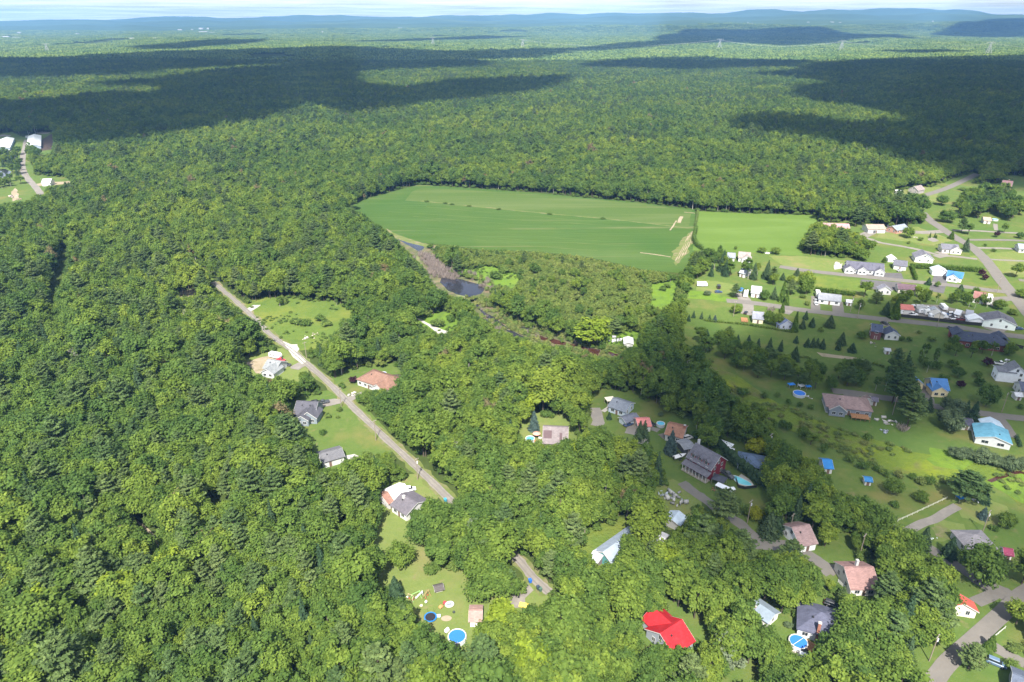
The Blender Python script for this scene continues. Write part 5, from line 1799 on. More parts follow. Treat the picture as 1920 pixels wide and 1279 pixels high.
h6 = bld('house', 'house with broad mauve roof in a small forest clearing', (1018, 800), (1066, 802), 6.2, 12.5, 2.8, (0.55, 0.42, 0.32), (0.205, 0.175, 0.180), deck=(-9.5, -5.5, -9.2, -6.3, 0.6), vents=0)
for x0_, x1_, y0_, y1_ in ((-4.6, -1.4, -4.6, -1.6), (1.6, 2.6, -5.0, -2.4)):
    s_ = (6.2 - 2.8) / 6.25
    MB().add([(x0_, y0_, 6.2 + s_ * y0_ + .28), (x1_, y0_, 6.2 + s_ * y0_ + .28), (x1_, y1_, 6.2 + s_ * y1_ + .28), (x0_, y1_, 6.2 + s_ * y1_ + .28),
              (x0_, y0_, 6.2 + s_ * y0_ + .1), (x1_, y0_, 6.2 + s_ * y0_ + .1), (x1_, y1_, 6.2 + s_ * y1_ + .1), (x0_, y1_, 6.2 + s_ * y1_ + .1)],
             [(0, 1, 2, 3), (4, 5, 1, 0), (5, 6, 2, 1), (6, 7, 3, 2), (7, 4, 0, 3)]).build('roof_panel', paint((0.10, 0.065, 0.07)), h6)
bld('house', 'blue grey bungalow with slate roof on the shaded lawn', (1149, 746), (1183, 757), 4.7, 8.5, 2.8, (0.42, 0.49, 0.58), (0.16, 0.18, 0.22), vents=1)
bld('shed', 'long pale shed with two dark roof panels near the bungalow', (1166, 784), (1193, 775), 3.3, 4.4, 2.3, (0.46, 0.52, 0.60), (0.13, 0.14, 0.18), cat='shed', nowin=True, vents=0, doors=((-0.4, -1), (0.4, -1)))
bld('garage', 'pink roofed garage behind twin dark spruces', (1192, 786), (1218, 784), 4.3, 6.5, 2.7, (0.55, 0.45, 0.35), (0.52, 0.19, 0.18), cat='garage', vents=0, gdoor=(0.4, -1, W_))
bld('house', 'white house with orange brown roof and brick chimney', (1252, 794), (1287, 802), 5.0, 9.5, 3.0, W_, (0.29, 0.15, 0.10), chim=(0.95, -0.1, 6.2), vents=1)
bld('house', 'dark red two storey house with porch and gabled dormers', (1304, 831), (1352, 856), 8.6, 9.5, 4.8, (0.20, 0.025, 0.04), (0.145, 0.14, 0.165), dorm=(-0.62, -0.05, 0.5), porch=(-1, 2.6, 2.7), vents=0, chim=(-1.0, 0.3, 9.6, 1), win='tall')
bld('shed', 'dark flat shed beside the red porch house', (1275, 833), (1297, 829), 3.2, 6, 2.7, (0.09, 0.09, 0.10), (0.24, 0.25, 0.28), cat='shed', nowin=True, vents=0)
bld('house', 'dark grey hip roof between the yellow tree and hedge', (1402, 853), (1418, 856), 4.6, 8, 2.7, (0.40, 0.42, 0.45), (0.10, 0.14, 0.22), style='hip', vents=1)
bld('shed', 'bright blue roofed white shed on the east lawn', (1541, 862), (1560, 863), 4.0, 6, 2.5, W_, (0.025, 0.17, 0.44), rk='metal', cat='shed', vents=0, nowin=True, gdoor=(0, -1, W_))
bld('house', 'grey sided house with brown roof and rear wooden deck', (1569, 741), (1613, 746), 6.0, 11, 3.2, (0.19, 0.21, 0.25), (0.27, 0.19, 0.18), wings=[(-0.55, -1, 6.2, 2.2, 5.4)], deck=(0.5, 7.5, -9.5, -5.55, 1.3), vents=1, style='hip', base=True)
bld('shed', 'small white shed with pitched brown roof behind the deck house', (1625, 742), (1628, 746), 3.6, 3.6, 2.4, W_, (0.20, 0.15, 0.14), cat='shed', nowin=True, vents=0)
bld('shed', 'white shed with dark low roof beside the pitched brown shed', (1633, 744), (1647, 746), 3.2, 3.8, 2.4, W_, (0.13, 0.12, 0.16), cat='shed', nowin=True, vents=0)
bld('house', 'cream cottage with blue roof and front gable', (1744, 709), (1776, 711), 6.0, 9.5, 3.0, (0.74, 0.62, 0.38), (0.07, 0.19, 0.42), wings=[(-0.35, -1, 6.0, 1.6, 5.0)], rk='metal', vents=1)
bld('garage', 'cream garage with blue roof and blue door', (1713, 704), (1722, 713), 5.0, 6, 2.8, (0.74, 0.62, 0.38), (0.06, 0.20, 0.50), rk='metal', cat='garage', nowin=True, vents=0, doors=(), gdoor=(0, 2, (0.03, 0.10, 0.35)))
bld('house', 'long white house with pale turquoise roof', (1858, 793), (1866, 820), 4.6, 11.5, 2.9, (0.55, 0.56, 0.57), (0.11, 0.29, 0.40), rk='metal', vents=1, win='wide')
bld('garage', 'pale blue roofed garage attached above the turquoise roof', (1856, 782), (1867, 797), 4.3, 7, 2.8, (0.55, 0.56, 0.57), (0.40, 0.50, 0.60), rk='metal', cat='garage', nowin=True, vents=0)
bld('shed', 'white shed with navy roof behind the silver willow', (1798, 784), (1823, 786), 3.8, 5.5, 2.5, W_, (0.06, 0.06, 0.09), cat='shed', vents=0, nowin=True)
bld('house', 'white house with dark roof at the far right edge', (1910, 716), (1940, 719), 5.2, 8, 3.0, W_, (0.10, 0.11, 0.16), vents=0)
bld('shed', 'small white shed below the dark roofed house', (1901, 736), (1916, 737), 2.9, 3.6, 2.1, W_, (0.55, 0.56, 0.60), cat='shed', nowin=True, vents=0)
bld('house', 'tall white farmhouse with grey roof behind a purple tree', (1901, 676), (1912, 689), 8.2, 8, 5.0, (0.72, 0.74, 0.78), (0.17, 0.175, 0.20), wings=[(-0.1, 1, 6.0, 3.4, 5.6)], win='tall', vents=1)
bld('house', 'long dark red brick building with navy hip roof', (1812, 621), (1872, 628), 6.6, 12, 3.6, (0.17, 0.05, 0.05), (0.055, 0.065, 0.10), style='hip', vents=2, wings=[(-0.8, 1, 6, 2.5, 5.4), (0.85, 1, 6, 2.5, 5.4)], cat='building')
bld('house', 'two storey dark brown house with navy roof beside the street', (1634, 607), (1656, 610), 6.8, 8.5, 4.6, (0.13, 0.05, 0.05), (0.065, 0.08, 0.13), vents=1)
bld('house', 'small white house with navy gable roof beside the brown house', (1668, 612), (1676, 622), 5.0, 6.8, 3.0, W_, (0.065, 0.08, 0.13), vents=1, wings=())
bld('shed', 'tiny white shed on the lawn below the brown house', (1658, 653), (1670, 654), 2.6, 2.8, 2.0, W_, (0.40, 0.41, 0.45), cat='shed', nowin=True, vents=0)
bld('workshop', 'white workshop with green trim and wide grey roof', (1871, 583), (1878, 597), 6.2, 15, 3.4, (0.66, 0.72, 0.70), (0.125, 0.125, 0.15), cat='building', vents=1, gdoor=(0.3, 2, W_), wings=[(0.2, 1, 5, 3, 4.4)])
bld('house', 'long white townhouse row with three front gables', (1587, 489), (1658, 495), 6.2, 11, 3.0, (0.54, 0.55, 0.57), (0.105, 0.105, 0.14), wings=[(-0.88, -1, 5.5, 2, 5.0), (-0.18, -1, 5.2, 2, 5.0), (0.76, -1, 5.5, 2, 5.0)], vents=2, cat='townhouse')
bld('garage', 'wide white garage with charcoal roof right of the townhouses', (1676, 487), (1702, 490), 5.2, 9.5, 3.0, W_, (0.12, 0.12, 0.15), cat='garage', vents=0, nowin=True, gdoor=(0.5, -1, W_))
bld('shed', 'small white gabled shed above the wide garage', (1671, 477), (1675, 481), 4.2, 5, 2.6, (0.80, 0.80, 0.80), (0.62, 0.62, 0.64), cat='shed', nowin=True, vents=0)
bld('house', 'white gable fronted house with grey roof and side patio', (1729, 468), (1736, 477), 6.2, 11, 3.2, (0.78, 0.78, 0.78), (0.15, 0.15, 0.18), vents=1)
bld('house', 'beige house with grey roof and tall right gable', (1764, 457), (1797, 459), 5.4, 9.5, 3.0, (0.68, 0.63, 0.56), (0.14, 0.14, 0.17), wings=[(0.6, -1, 7, 1.2, 5.3)], vents=0)
bld('garage', 'white garage with blue grey roof at the dark driveway', (1759, 497), (1765, 504), 5.0, 8.5, 3.0, (0.80, 0.80, 0.81), (0.36, 0.42, 0.46), cat='garage', nowin=True, vents=0, gdoor=(0, 2, W_))
bld('house', 'white cottage with bright blue roof beside the dark driveway', (1777, 507), (1808, 512), 5.2, 9, 2.9, (0.78, 0.80, 0.82), (0.045, 0.16, 0.36), rk='metal', wings=[(-0.2, -1, 6, 1.6, 4.8)], vents=0)
bld('garage', 'white garage with tan roof below the pine grove', (1623, 421), (1657, 421), 5.6, 10, 3.2, W_, (0.29, 0.235, 0.20), cat='garage', vents=0, gdoor=(-0.2, -1, (0.08, 0.08, 0.09)), nowin=True)
bld('house', 'brick house with grey blue roof behind a rounded bush tree', (1673, 424), (1696, 420), 5.2, 9, 2.9, (0.45, 0.24, 0.19), (0.22, 0.25, 0.30), vents=0)
bld('house', 'long white house with pinkish brown roof beside the hay field', (1532, 418), (1592, 420), 5.4, 9, 3.0, W_, (0.36, 0.22, 0.23), vents=0)
bld('house', 'grey gabled house at the forest edge by the far road', (1714, 350), (1727, 347), 6.5, 9, 3.4, (0.33, 0.30, 0.29), (0.24, 0.20, 0.20), vents=0)
bld('chalet', 'brown chalet with steep roof in the cloud shade', (1880, 338), (1900, 340), 8.5, 12, 3.4, (0.30, 0.22, 0.20), (0.22, 0.13, 0.14), vents=0, chim=(0.2, 0.1, 9.6), cat='house')
bld('house', 'small white house with blue grey roof below the hay field', (1364, 474), (1379, 475), 5.0, 8, 2.9, W_, (0.23, 0.25, 0.33), vents=0)
bld('house', 'white gabled house with tan roof below the hay field', (1385, 472), (1408, 474), 5.6, 9, 3.0, (0.6, 0.6, 0.6), (0.28, 0.235, 0.225), wings=[(0.45, -1, 6, 1.5, 4.9)], vents=0)
bld('house', 'white house with pale grey roof half hidden in the trees', (1393, 501), (1405, 504), 5.4, 8.5, 3.0, W_, (0.38, 0.40, 0.46), vents=0)
bld('house', 'white house with pale roof beside the parked motorhome', (1409, 536), (1429, 538), 5.6, 9, 2.9, (0.6, 0.6, 0.6), (0.34, 0.35, 0.36), vents=1)
bld('house', 'cream house with grey roof below the gravel street', (1411, 584), (1433, 586), 5.2, 8.5, 2.8, (0.72, 0.66, 0.48), (0.25, 0.26, 0.31), deck=(-8.5, -5, -4.5, 1.5, 0.5), vents=0)
bld('house', 'grey house with navy gable roof beside the cedar column', (1470, 596), (1478, 602), 5.2, 8, 2.8, (0.42, 0.45, 0.55), (0.13, 0.16, 0.27), vents=0)
bld('house', 'long white bungalow with grey roof along the street', (1535, 549), (1578, 554), 5.0, 9, 2.8, (0.6, 0.6, 0.6), (0.235, 0.245, 0.28), vents=0)
bld('shed', 'small white shed right of the long bungalow', (1586, 562), (1598, 563), 3.0, 4, 2.3, W_, (0.55, 0.56, 0.60), cat='shed', nowin=True, vents=0)
bld('house', 'little white gabled house behind the roadside trees', (1657, 532), (1662, 538), 5.2, 7, 3.0, W_, (0.18, 0.18, 0.22), vents=0)
bld('house', 'house with dark maroon roof along the upper street', (1682, 532), (1718, 535), 4.6, 8, 2.8, (0.55, 0.50, 0.48), (0.115, 0.075, 0.095), vents=0)
bld('house', 'white house with red brown roof near the crossroads', (1827, 546), (1850, 550), 5.6, 9, 3.0, W_, (0.24, 0.12, 0.11), vents=0)
bld('house', 'white house with curved brown roof beside the road junction', (1484, 990), (1518, 984), 5.8, 10, 2.9, (0.76, 0.77, 0.78), (0.26, 0.18, 0.18), vents=1)
bld('house', 'house with wide pink roof among the dark trees', (1582, 1064), (1638, 1064), 5.8, 10.5, 2.9, (0.66, 0.62, 0.60), (0.27, 0.165, 0.155), chim=(0.0, 0.25, 7.2, 1), vents=0)
bld('house', 'small house with coral roof beside the lane end', (1799, 1114), (1809, 1134), 4.8, 7.5, 2.8, (0.74, 0.68, 0.60), (0.48, 0.095, 0.07), rk='metal', vents=0)
bld('house', 'grey hip roofed house behind the big round maple', (1821, 1002), (1839, 1002), 4.8, 8, 2.8, (0.42, 0.44, 0.48), (0.20, 0.19, 0.21), style='hip', vents=0)
bld('house', 'house with large bright red metal roof and side wing', (1237, 1189), (1279, 1162), 5.8, 9.6, 2.9, (0.28, 0.31, 0.35), (0.36, 0.014, 0.020), rk='metal', wings=[(0.35, 1, 7, 3.0, 5.2)], vents=1, doors=((-0.2, -1),))
bld('barn', 'long metal barn with pale blue roof among the trees', (1130, 1036), (1196, 989), 4.8, 7, 2.8, (0.09, 0.27, 0.27), (0.28, 0.33, 0.40), rk='metal', cat='barn', nowin=True, vents=0, wallk='paint')
bld('shed', 'small white roofed shed at the front of the metal barn', (1113, 1033), (1131, 1043), 3.4, 5, 2.6, (0.20, 0.16, 0.17), (0.42, 0.44, 0.48), cat='shed', nowin=True, vents=0, rk='metal')
bld('shed', 'grey white roofed shed deep in the trees behind the metal barn', (1231, 1003), (1248, 1010), 4.0, 7, 2.6, W_, (0.55, 0.55, 0.60), cat='shed', nowin=True, vents=0, rk='metal')
bld('shed', 'pale blue roofed shed beside the littered yard', (1260, 976), (1273, 958), 3.6, 5, 2.5, W_, (0.40, 0.48, 0.58), cat='shed', nowin=True, vents=0, rk='metal')
bld('shed', 'narrow white shed with grey roof on the garden slope', (1414, 1126), (1454, 1153), 3.7, 5.4, 2.5, (0.78, 0.76, 0.72), (0.22, 0.27, 0.33), cat='shed', vents=0, rk='metal', ends=False, chim=(-0.7, -0.5, 3.6))
bld('house', 'white house with broad navy roof and brick chimney', (1530, 1145), (1556, 1152), 5.6, 10.5, 2.9, (0.66, 0.68, 0.72), (0.085, 0.09, 0.135), style='hip', chim=(-0.15, -0.95, 6.4), vents=2)
bld('house', 'dark slate roofed house cut off by the bottom right corner', (1898, 1262), (1930, 1275), 4.6, 8, 2.8, (0.40, 0.42, 0.46), (0.10, 0.12, 0.17), vents=0)
bld('cabin', 'white pool cabin with brown roof beside the round pool', (879, 1145), (905, 1145), 3.3, 5.2, 2.3, (0.80, 0.78, 0.75), (0.33, 0.21, 0.19), cat='cabin', vents=0, doors=((0.7, -1),), ends=False, win='small')
bld('playhouse', 'tiny white playhouse with dark pink roof on the lawn', (1884, 1028), (1896, 1030), 3.0, 3.0, 2.0, (0.72, 0.68, 0.68), (0.22, 0.045, 0.09), cat='playhouse', nowin=True, vents=0)
bld('playhouse', 'tiny blue roofed white shed on the shaded lawn', (1623, 895), (1632, 896), 2.6, 2.6, 2.0, W_, (0.04, 0.17, 0.38), cat='shed', nowin=True, vents=0)
bld('doghouse', 'grey doghouse with dark roof alone on the lawn', (818, 1099), (826, 1097), 1.6, 2.0, 1.0, (0.50, 0.47, 0.45), (0.09, 0.08, 0.08), cat='doghouse', nowin=True, vents=0, doors=())
bld('barn', 'long poultry barn with white roof right of the far road', (64, 251.5), (62, 271), 6.0, 15, 3.6, (0.30, 0.36, 0.45), (0.72, 0.74, 0.74), rk='metal', cat='barn', nowin=True, vents=0, doors=())
bld('barn', 'long poultry barn with white roof at the left picture edge', (13, 256.5), (3, 275), 6.0, 15, 3.6, (0.30, 0.36, 0.45), (0.72, 0.74, 0.74), rk='metal', cat='barn', nowin=True, vents=0, doors=())
bld('house', 'low white farmhouse between the poultry barns and the pond', (-2, 282), (9, 282), 5.0, 9, 3.0, W_, (0.62, 0.64, 0.68), cat='house', vents=0)
bld('shed', 'white roofed machine shed right of the far bend', (80, 336), (97, 335.5), 6.0, 10, 3.2, (0.70, 0.72, 0.72), (0.74, 0.77, 0.80), rk='metal', cat='shed', nowin=True, vents=0, doors=())
bld('shed', 'small white shed beyond the creek with the big round tree', (1178, 631), (1179, 643), 3.0, 4.2, 2.3, W_, (0.54, 0.55, 0.57), rk='metal', cat='shed', nowin=True, vents=0)
bld('trailer_home', 'white trailer home half hidden by trees at the far forest edge', (1678, 356.5), (1691, 356.5), 3.2, 3.2, 2.8, W_, (0.72, 0.73, 0.74), cat='trailer', nowin=True, vents=0)
bld('cabin', 'white and brown cabin below the wooded hillock', (1843, 407), (1858, 408), 4.6, 7, 2.8, W_, (0.40, 0.27, 0.22), cat='cabin', vents=0)
bld('shed', 'white house with blue grey roof behind a purple bush at right edge', (1908, 457), (1935, 459), 5.2, 9, 3.0, W_, (0.25, 0.29, 0.38), cat='house', vents=0)
# storage yard sheds
bld('shed', 'long open storage shed with grey orange and red roof bands', (1685, 571), (1712, 573), 4.4, 8, 3.2, (0.60, 0.58, 0.56), (0.52, 0.17, 0.14), rk='metal', cat='shed', nowin=True, vents=0, doors=())
for lab, a_, b_, w_, r_ in (('white gabled shed behind the storage yard trailers', (1730, 571), (1734, 575), W_, (0.44, 0.43, 0.42)), ('beige shed in the middle of the storage yard', (1757, 580), (1762, 586), (0.60, 0.55, 0.47), (0.55, 0.52, 0.48)),
                            ('white gabled shed with two doors in the storage yard', (1793, 580), (1805, 583), W_, (0.60, 0.61, 0.63)), ('low white shed with grey roof at the storage yard hedge', (1812, 581), (1826, 583), (0.66, 0.67, 0.70), (0.30, 0.31, 0.36)),
                            ('grey shed with pale gable in the storage yard', (1751, 574), (1755, 579), (0.50, 0.55, 0.62), (0.36, 0.38, 0.42)), ('large white domed garage at the storage yard end', (1828, 588), (1836, 597), (0.74, 0.75, 0.77), (0.66, 0.68, 0.71))):
    bld('shed', lab, a_, b_, 4.4, 5.5 if 'domed' not in lab else 8.5, 2.8, w_, r_, rk='metal', cat='shed', nowin=True, vents=0)

# ------------------------------------------------------------------ vehicles
m_tyre = plain('tyre_rubber', (0.02, 0.02, 0.02), 0.9, 0.1)
m_rim = plain('wheel_rim', (0.35, 0.35, 0.36), 0.4, 0.1, metal=0.6)
m_lamp, nt, bs = new_mat('lamp_lens'); bs.inputs['Base Color'].default_value = (0.75, 0.76, 0.74, 1); bs.inputs['Roughness'].default_value = 0.2
m_tail, nt, bs = new_mat('tail_lens'); bs.inputs['Base Color'].default_value = (0.35, 0.02, 0.02, 1); bs.inputs['Roughness'].default_value = 0.25
WHEEL = MB()
WHEEL.tube((0, -.11, 0), (0, .11, 0), .33, .33, 14)
WHEEL = WHEEL.mesh('wheel', m_tyre)
RIM = MB().tube((0, -.125, 0), (0, .125, 0), .19, .19, 10).mesh('rim', m_rim)
LAMP = MB().box(-.03, .03, -.17, .17, -.07, .07).mesh('headlight', m_lamp)
TAIL = MB().box(-.03, .03, -.12, .12, -.09, .09).mesh('tail_light', m_tail)


def carpaint(col):
    k = ('car', col)
    if k not in _mats:
        m, nt, bs = new_mat('car_paint')
        bs.inputs['Base Color'].default_value = (*col, 1)
        bs.inputs['Roughness'].default_value = 0.32
        bs.inputs['Coat Weight'].default_value = 0.4
        _mats[k] = m
    return _mats[k]


def loft(mb, secs, m=0):
    """secs: list of (x, halfwidth, z0, z1) cross sections along the length"""
    vs = []
    for x, w, z0, z1 in secs:
        r = min(0.12, w * 0.2)
        vs += [(x, -w, z0), (x, w, z0), (x, w, z1 - r), (x, w - r, z1), (x, -w + r, z1), (x, -w, z1 - r)]
    n = 6
    fs = [tuple(range(n)), tuple(range(len(vs) - 1, len(vs) - 1 - n, -1))]
    for k in range(len(secs) - 1):
        for q in range(n):
            a = k * n + q; b = k * n + (q + 1) % n
            fs.append((a, a + n, b + n, b))
    mb.add(vs, fs, m)


def vehicle(px, py, ang, kind, col, label, group=None, cat=None):
    x, y = pt(px, py)
    nm = {'car': 'parked_car', 'suv': 'parked_suv', 'pickup': 'pickup_truck', 'van': 'van', 'rv': 'motorhome', 'camper': 'camper_trailer', 'boat': 'boat_on_trailer', 'truck': 'box_truck'}[kind]
    root = empty(nm, (x, y, 0.13), math.radians(ang), label, cat or {'car': 'car', 'suv': 'car', 'pickup': 'pickup', 'van': 'van', 'rv': 'motorhome', 'camper': 'camper', 'boat': 'boat', 'truck': 'truck'}[kind], group)
    pm = carpaint(col)
    b, g = MB(), MB()
    wb, hw = 1.35, 0.88
    if kind in ('car', 'suv'):
        h = 1.45 if kind == 'car' else 1.72
        loft(b, [(-2.25, .78, .38, .85), (-2.05, .88, .25, .95), (-.9, .9, .22, .98), (.9, .9, .22, .96), (1.95, .86, .25, .80), (2.25, .74, .36, .66)])
        loft(b, [(-1.35 if kind == 'car' else -1.9, .66, h - .10, h - .02), (-1.0, .68, h - .10, h), (.2, .68, h - .10, h), (.45, .64, h - .10, h - .03)])
        loft(g, [(-1.95 if kind == 'car' else -2.12, .76, .90, .97), (-1.3 if kind == 'car' else -1.88, .70, .90, h - .05), (.35, .68, .90, h - .05), (1.15, .74, .90, .96)])
        fx, bx = 2.2, -2.24
    elif kind == 'pickup':
        h = 1.85
        loft(b, [(-2.75, .92, .45, 1.08), (-2.6, .94, .4, 1.10), (-.75, .94, .4, 1.10), (-.70, .95, .35, 1.12), (1.0, .95, .35, 1.12), (2.4, .92, .38, 1.06), (2.7, .84, .45, .92)])
        b.box(-2.6, -.85, -.8, .8, 1.1, 1.13, 1)
        loft(b, [(-.7, .72, h - .1, h - .02), (.35, .72, h - .1, h - .02)])
        loft(g, [(-.85, .76, 1.08, 1.12), (-.68, .74, 1.08, h - .05), (.38, .72, 1.08, h - .05), (1.05, .80, 1.08, 1.12)])
        fx, bx, wb, hw = 2.66, -2.75, 1.75, .93
    elif kind in ('van', 'rv', 'truck'):
        L, h = {'van': (5.2, 2.1), 'rv': (8.2, 3.1), 'truck': (8.0, 3.2)}[kind]
        w = 1.0 if kind == 'van' else 1.22
        loft(b, [(-L / 2, w * .97, .45, h - .05), (-L / 2 + .2, w, .4, h), (L / 2 - 2.0, w, .4, h), (L / 2 - 1.5, w * .95, .4, h - .25), (L / 2 - 1.0, w * .93, .4, 1.35 if kind != 'rv' else 1.6), (L / 2, w * .85, .45, 1.0)])
        g.box(L / 2 - 1.62, L / 2 - 1.05, -w * .86, w * .86, 1.35, h - .55)
        for k in range(3 if kind == 'rv' else 1):
            g.box(-L / 2 + 1.0 + k * 2.0, -L / 2 + 1.9 + k * 2.0, -w - .012, w + .012, 1.5, 2.0)
        fx, bx, wb, hw = L / 2 - .02, -L / 2, L / 2 - 1.5, w * .95
    elif kind == 'camper':
        L, h, w = 6.4, 2.75, 1.18
        loft(b, [(-L / 2, w * .94, .75, h - .3), (-L / 2 + .35, w, .55, h), (L / 2 - .7, w, .55, h), (L / 2, w * .95, .85, h - .8)])
        b.box(L / 2 - .1, L / 2 + 1.2, -.06, .06, .5, .62, 1)
        for xa in (-2.2, -.3, 1.5):
            g.box(xa, xa + .9, -w - .012, w + .012, 1.5, 2.05)
        b.box(-.5, .3, -.4, .4, h, h + .25, 0)
        fx, bx, wb, hw = None, -L / 2, .42, w * .95
    else:  # boat on a trailer
        vs = [(-2.6, -.95, 1.5), (-2.6, .95, 1.5), (-2.6, .55, .8), (-2.6, -.55, .8), (.6, -1.0, 1.55), (.6, 1.0, 1.55), (.6, .45, .75), (.6, -.45, .75), (3.0, 0, 1.75), (2.6, 0, 1.0)]
        b.add(vs, [(0, 1, 2, 3), (0, 4, 5, 1), (3, 2, 6, 7), (0, 3, 7, 4), (1, 5, 6, 2), (4, 8, 5), (7, 6, 9), (4, 7, 9, 8), (5, 8, 9, 6)])
        b.box(-2.4, 3.6, -.05, .05, .5, .6, 1)
        b.box(-2.95, -2.6, -.2, .2, .9, 1.9, 1)
        g.box(.2, .28, -.75, .75, 1.55, 2.0)
        fx, bx, wb, hw = None, None, .4, .95
    b.build('body' if kind != 'boat' else 'hull', [pm, m_black], root)
    g.build('windows' if kind != 'boat' else 'windscreen', m_glass, root)
    for sx in (-1, 1):
        for sy in (-1, 1):
            wh = link('wheel', WHEEL, root, (sx * wb - (0.2 if kind in ('camper', 'boat') else 0), sy * hw * 0.93, .33))
            link('rim', RIM, wh)
    if fx:
        for sy in (-1, 1):
            link('headlight', LAMP, root, (fx - .06, sy * hw * .66, .72 if kind in ('car', 'suv') else .9))
    if bx:
        for sy in (-1, 1):
            link('tail_light', TAIL, root, (bx, sy * hw * .66, .78 if kind in ('car', 'suv') else .95))
    return root


VW, VB, VR, VS, VN = (0.75, 0.75, 0.76), (0.02, 0.02, 0.024), (0.50, 0.02, 0.03), (0.40, 0.41, 0.43), (0.03, 0.06, 0.14)
for a in (
    (527, 677, -15, 'car', VR, 'bright red car parked behind the pale roofed grey house'), (537.5, 686, -10, 'car', VB, 'black car at the end of the grey house drive'),
    (517, 671, -20, 'camper', VW, 'white camper behind the pale roofed grey house'), (593, 757, 20, 'suv', VB, 'black car close to the charcoal house garage'),
    (606, 757, 25, 'pickup', (0.05, .055, .065), 'dark pickup on the gravel drive of the charcoal house'), (768, 920, 15, 'suv', VW, 'white car behind the white bungalow'),
    (1274, 861, 25, 'boat', VW, 'white covered boat on the lawn left of the red porch house'), (1289, 823, 20, 'suv', VW, 'white car between the dark shed and orange roof'),
    (1364, 893, -60, 'pickup', (0.07, .075, .085), 'dark grey pickup at the end of the red porch house'), (1876, 684, -15, 'pickup', VW, 'white pickup beside the tall white farmhouse'),
    (1659, 608, -60, 'car', VB, 'black car on the drive of the dark brown house'), (1316, 537, -5, 'camper', VW, 'long white camper at the end of the upper lawn'),
    (1347, 540, 80, 'van', VB, 'black van standing on the dry upper lawn'), (1347, 549, 0, 'car', VN, 'dark blue car below the black van'),
    (1398, 554, 70, 'rv', (0.78, .78, .79), 'white motorhome on the gravel drive of the pale roofed house'), (1398, 588, 60, 'car', VB, 'black car beside the cream house'),
    (1532, 555, 75, 'truck', VW, 'white box truck left of the long white bungalow'), (1529, 565, 80, 'car', VS, 'silver car behind the white car on the long driveway'), (1529.5, 571, 80, 'car', VW, 'white car nearest the street on the long driveway'),
    (1626, 512, 80, 'suv', VN, 'dark blue car between two townhouse gables'), (1687, 509, 20, 'car', VS, 'silver car in front of the wide white garage'),
    (1663, 425, 80, 'suv', VB, 'black car left of the brick house'), (1910, 618, 0, 'car', VN, 'dark blue car on the lawn right of the workshop'),
    (1852, 605, -10, 'suv', VW, 'white car beside the green trimmed workshop'), (1784, 617, -8, 'car', VB, 'black car at the left end of the brick building drive'), (1792.5, 618.5, -8, 'car', (0.06, 0.02, 0.03), 'dark maroon car next to the brick building'),
    (1867, 1246, -35, 'suv', (0.10, .16, .25), 'slate blue car on the grass near the bottom right corner'), (1560, 1137, -30, 'suv', VB, 'black car in the shade behind the navy roof'),
    (1178, 798, 30, 'car', VN, 'blue car left of the pink roofed garage'), (1219, 797, -30, 'suv', VB, 'black car right of the pink roofed garage'),
    (15, 286, 10, 'truck', VW, 'white truck beside the low white farmhouse'), (54, 259, 80, 'truck', VS, 'silver truck at the end of the poultry barn road'),
    # storage yard
    (1698, 588, 8, 'rv', VW, 'large white motorhome at the left end of the storage yard'), (1711, 592, 8, 'pickup', VW, 'white pickup against the left end of the yard fence'), (1738.5, 578.5, 70, 'car', VW, 'white car in front of the gabled storage shed'),
    (1730, 587, 5, 'camper', VW, 'white rounded camper alone in mid storage yard'), (1745, 590, 0, 'rv', (0.72, .72, .70), 'long cream motorhome in the storage yard second row'), (1752, 597, 0, 'camper', VW, 'white camper along the storage yard fence'),
    (1762, 596, -5, 'rv', VW, 'white motorhome beside the fence in mid storage yard'), (1768, 580, 80, 'camper', VW, 'small white camper behind the blue tarps'), (1775, 596, 10, 'boat', (0.5, .5, .52), 'grey boat on a trailer near the yard fence'),
    (1786, 590, 0, 'boat', VW, 'white boat on a trailer in front of the two door shed'), (1790, 599, 5, 'pickup', VW, 'white pickup near the right end of the yard fence'), (1802, 601, -15, 'pickup', (0.14, .02, .03), 'dark red pickup at the yard gate'),
    (1715, 577, 0, 'boat', (0.66, .66, .68), 'pale boat right of the banded storage shed'), (1816, 593, 75, 'car', VB, 'black car left of the domed garage'),
    (1855, 562, 60, 'camper', VW, 'white camper behind the red brown roofed house'), (1853, 569, 60, 'rv', VW, 'white motorhome below the red brown roofed house'),
):
    vehicle(*a)

# ------------------------------------------------------------------ pools, yard things
m_poolcover = plain('blue_pool_cover', (0.03, 0.16, 0.55), 0.45, 0.06, 2)
m_poolwater = water_mat('pool_water', (0.12, 0.42, 0.60), 0.05)
m_poolwall = plain('pool_wall', (0.52, 0.56, 0.62), 0.5, 0.08)
m_tarp = plain('blue_tarp', (0.02, 0.16, 0.50), 0.5, 0.15, 2)


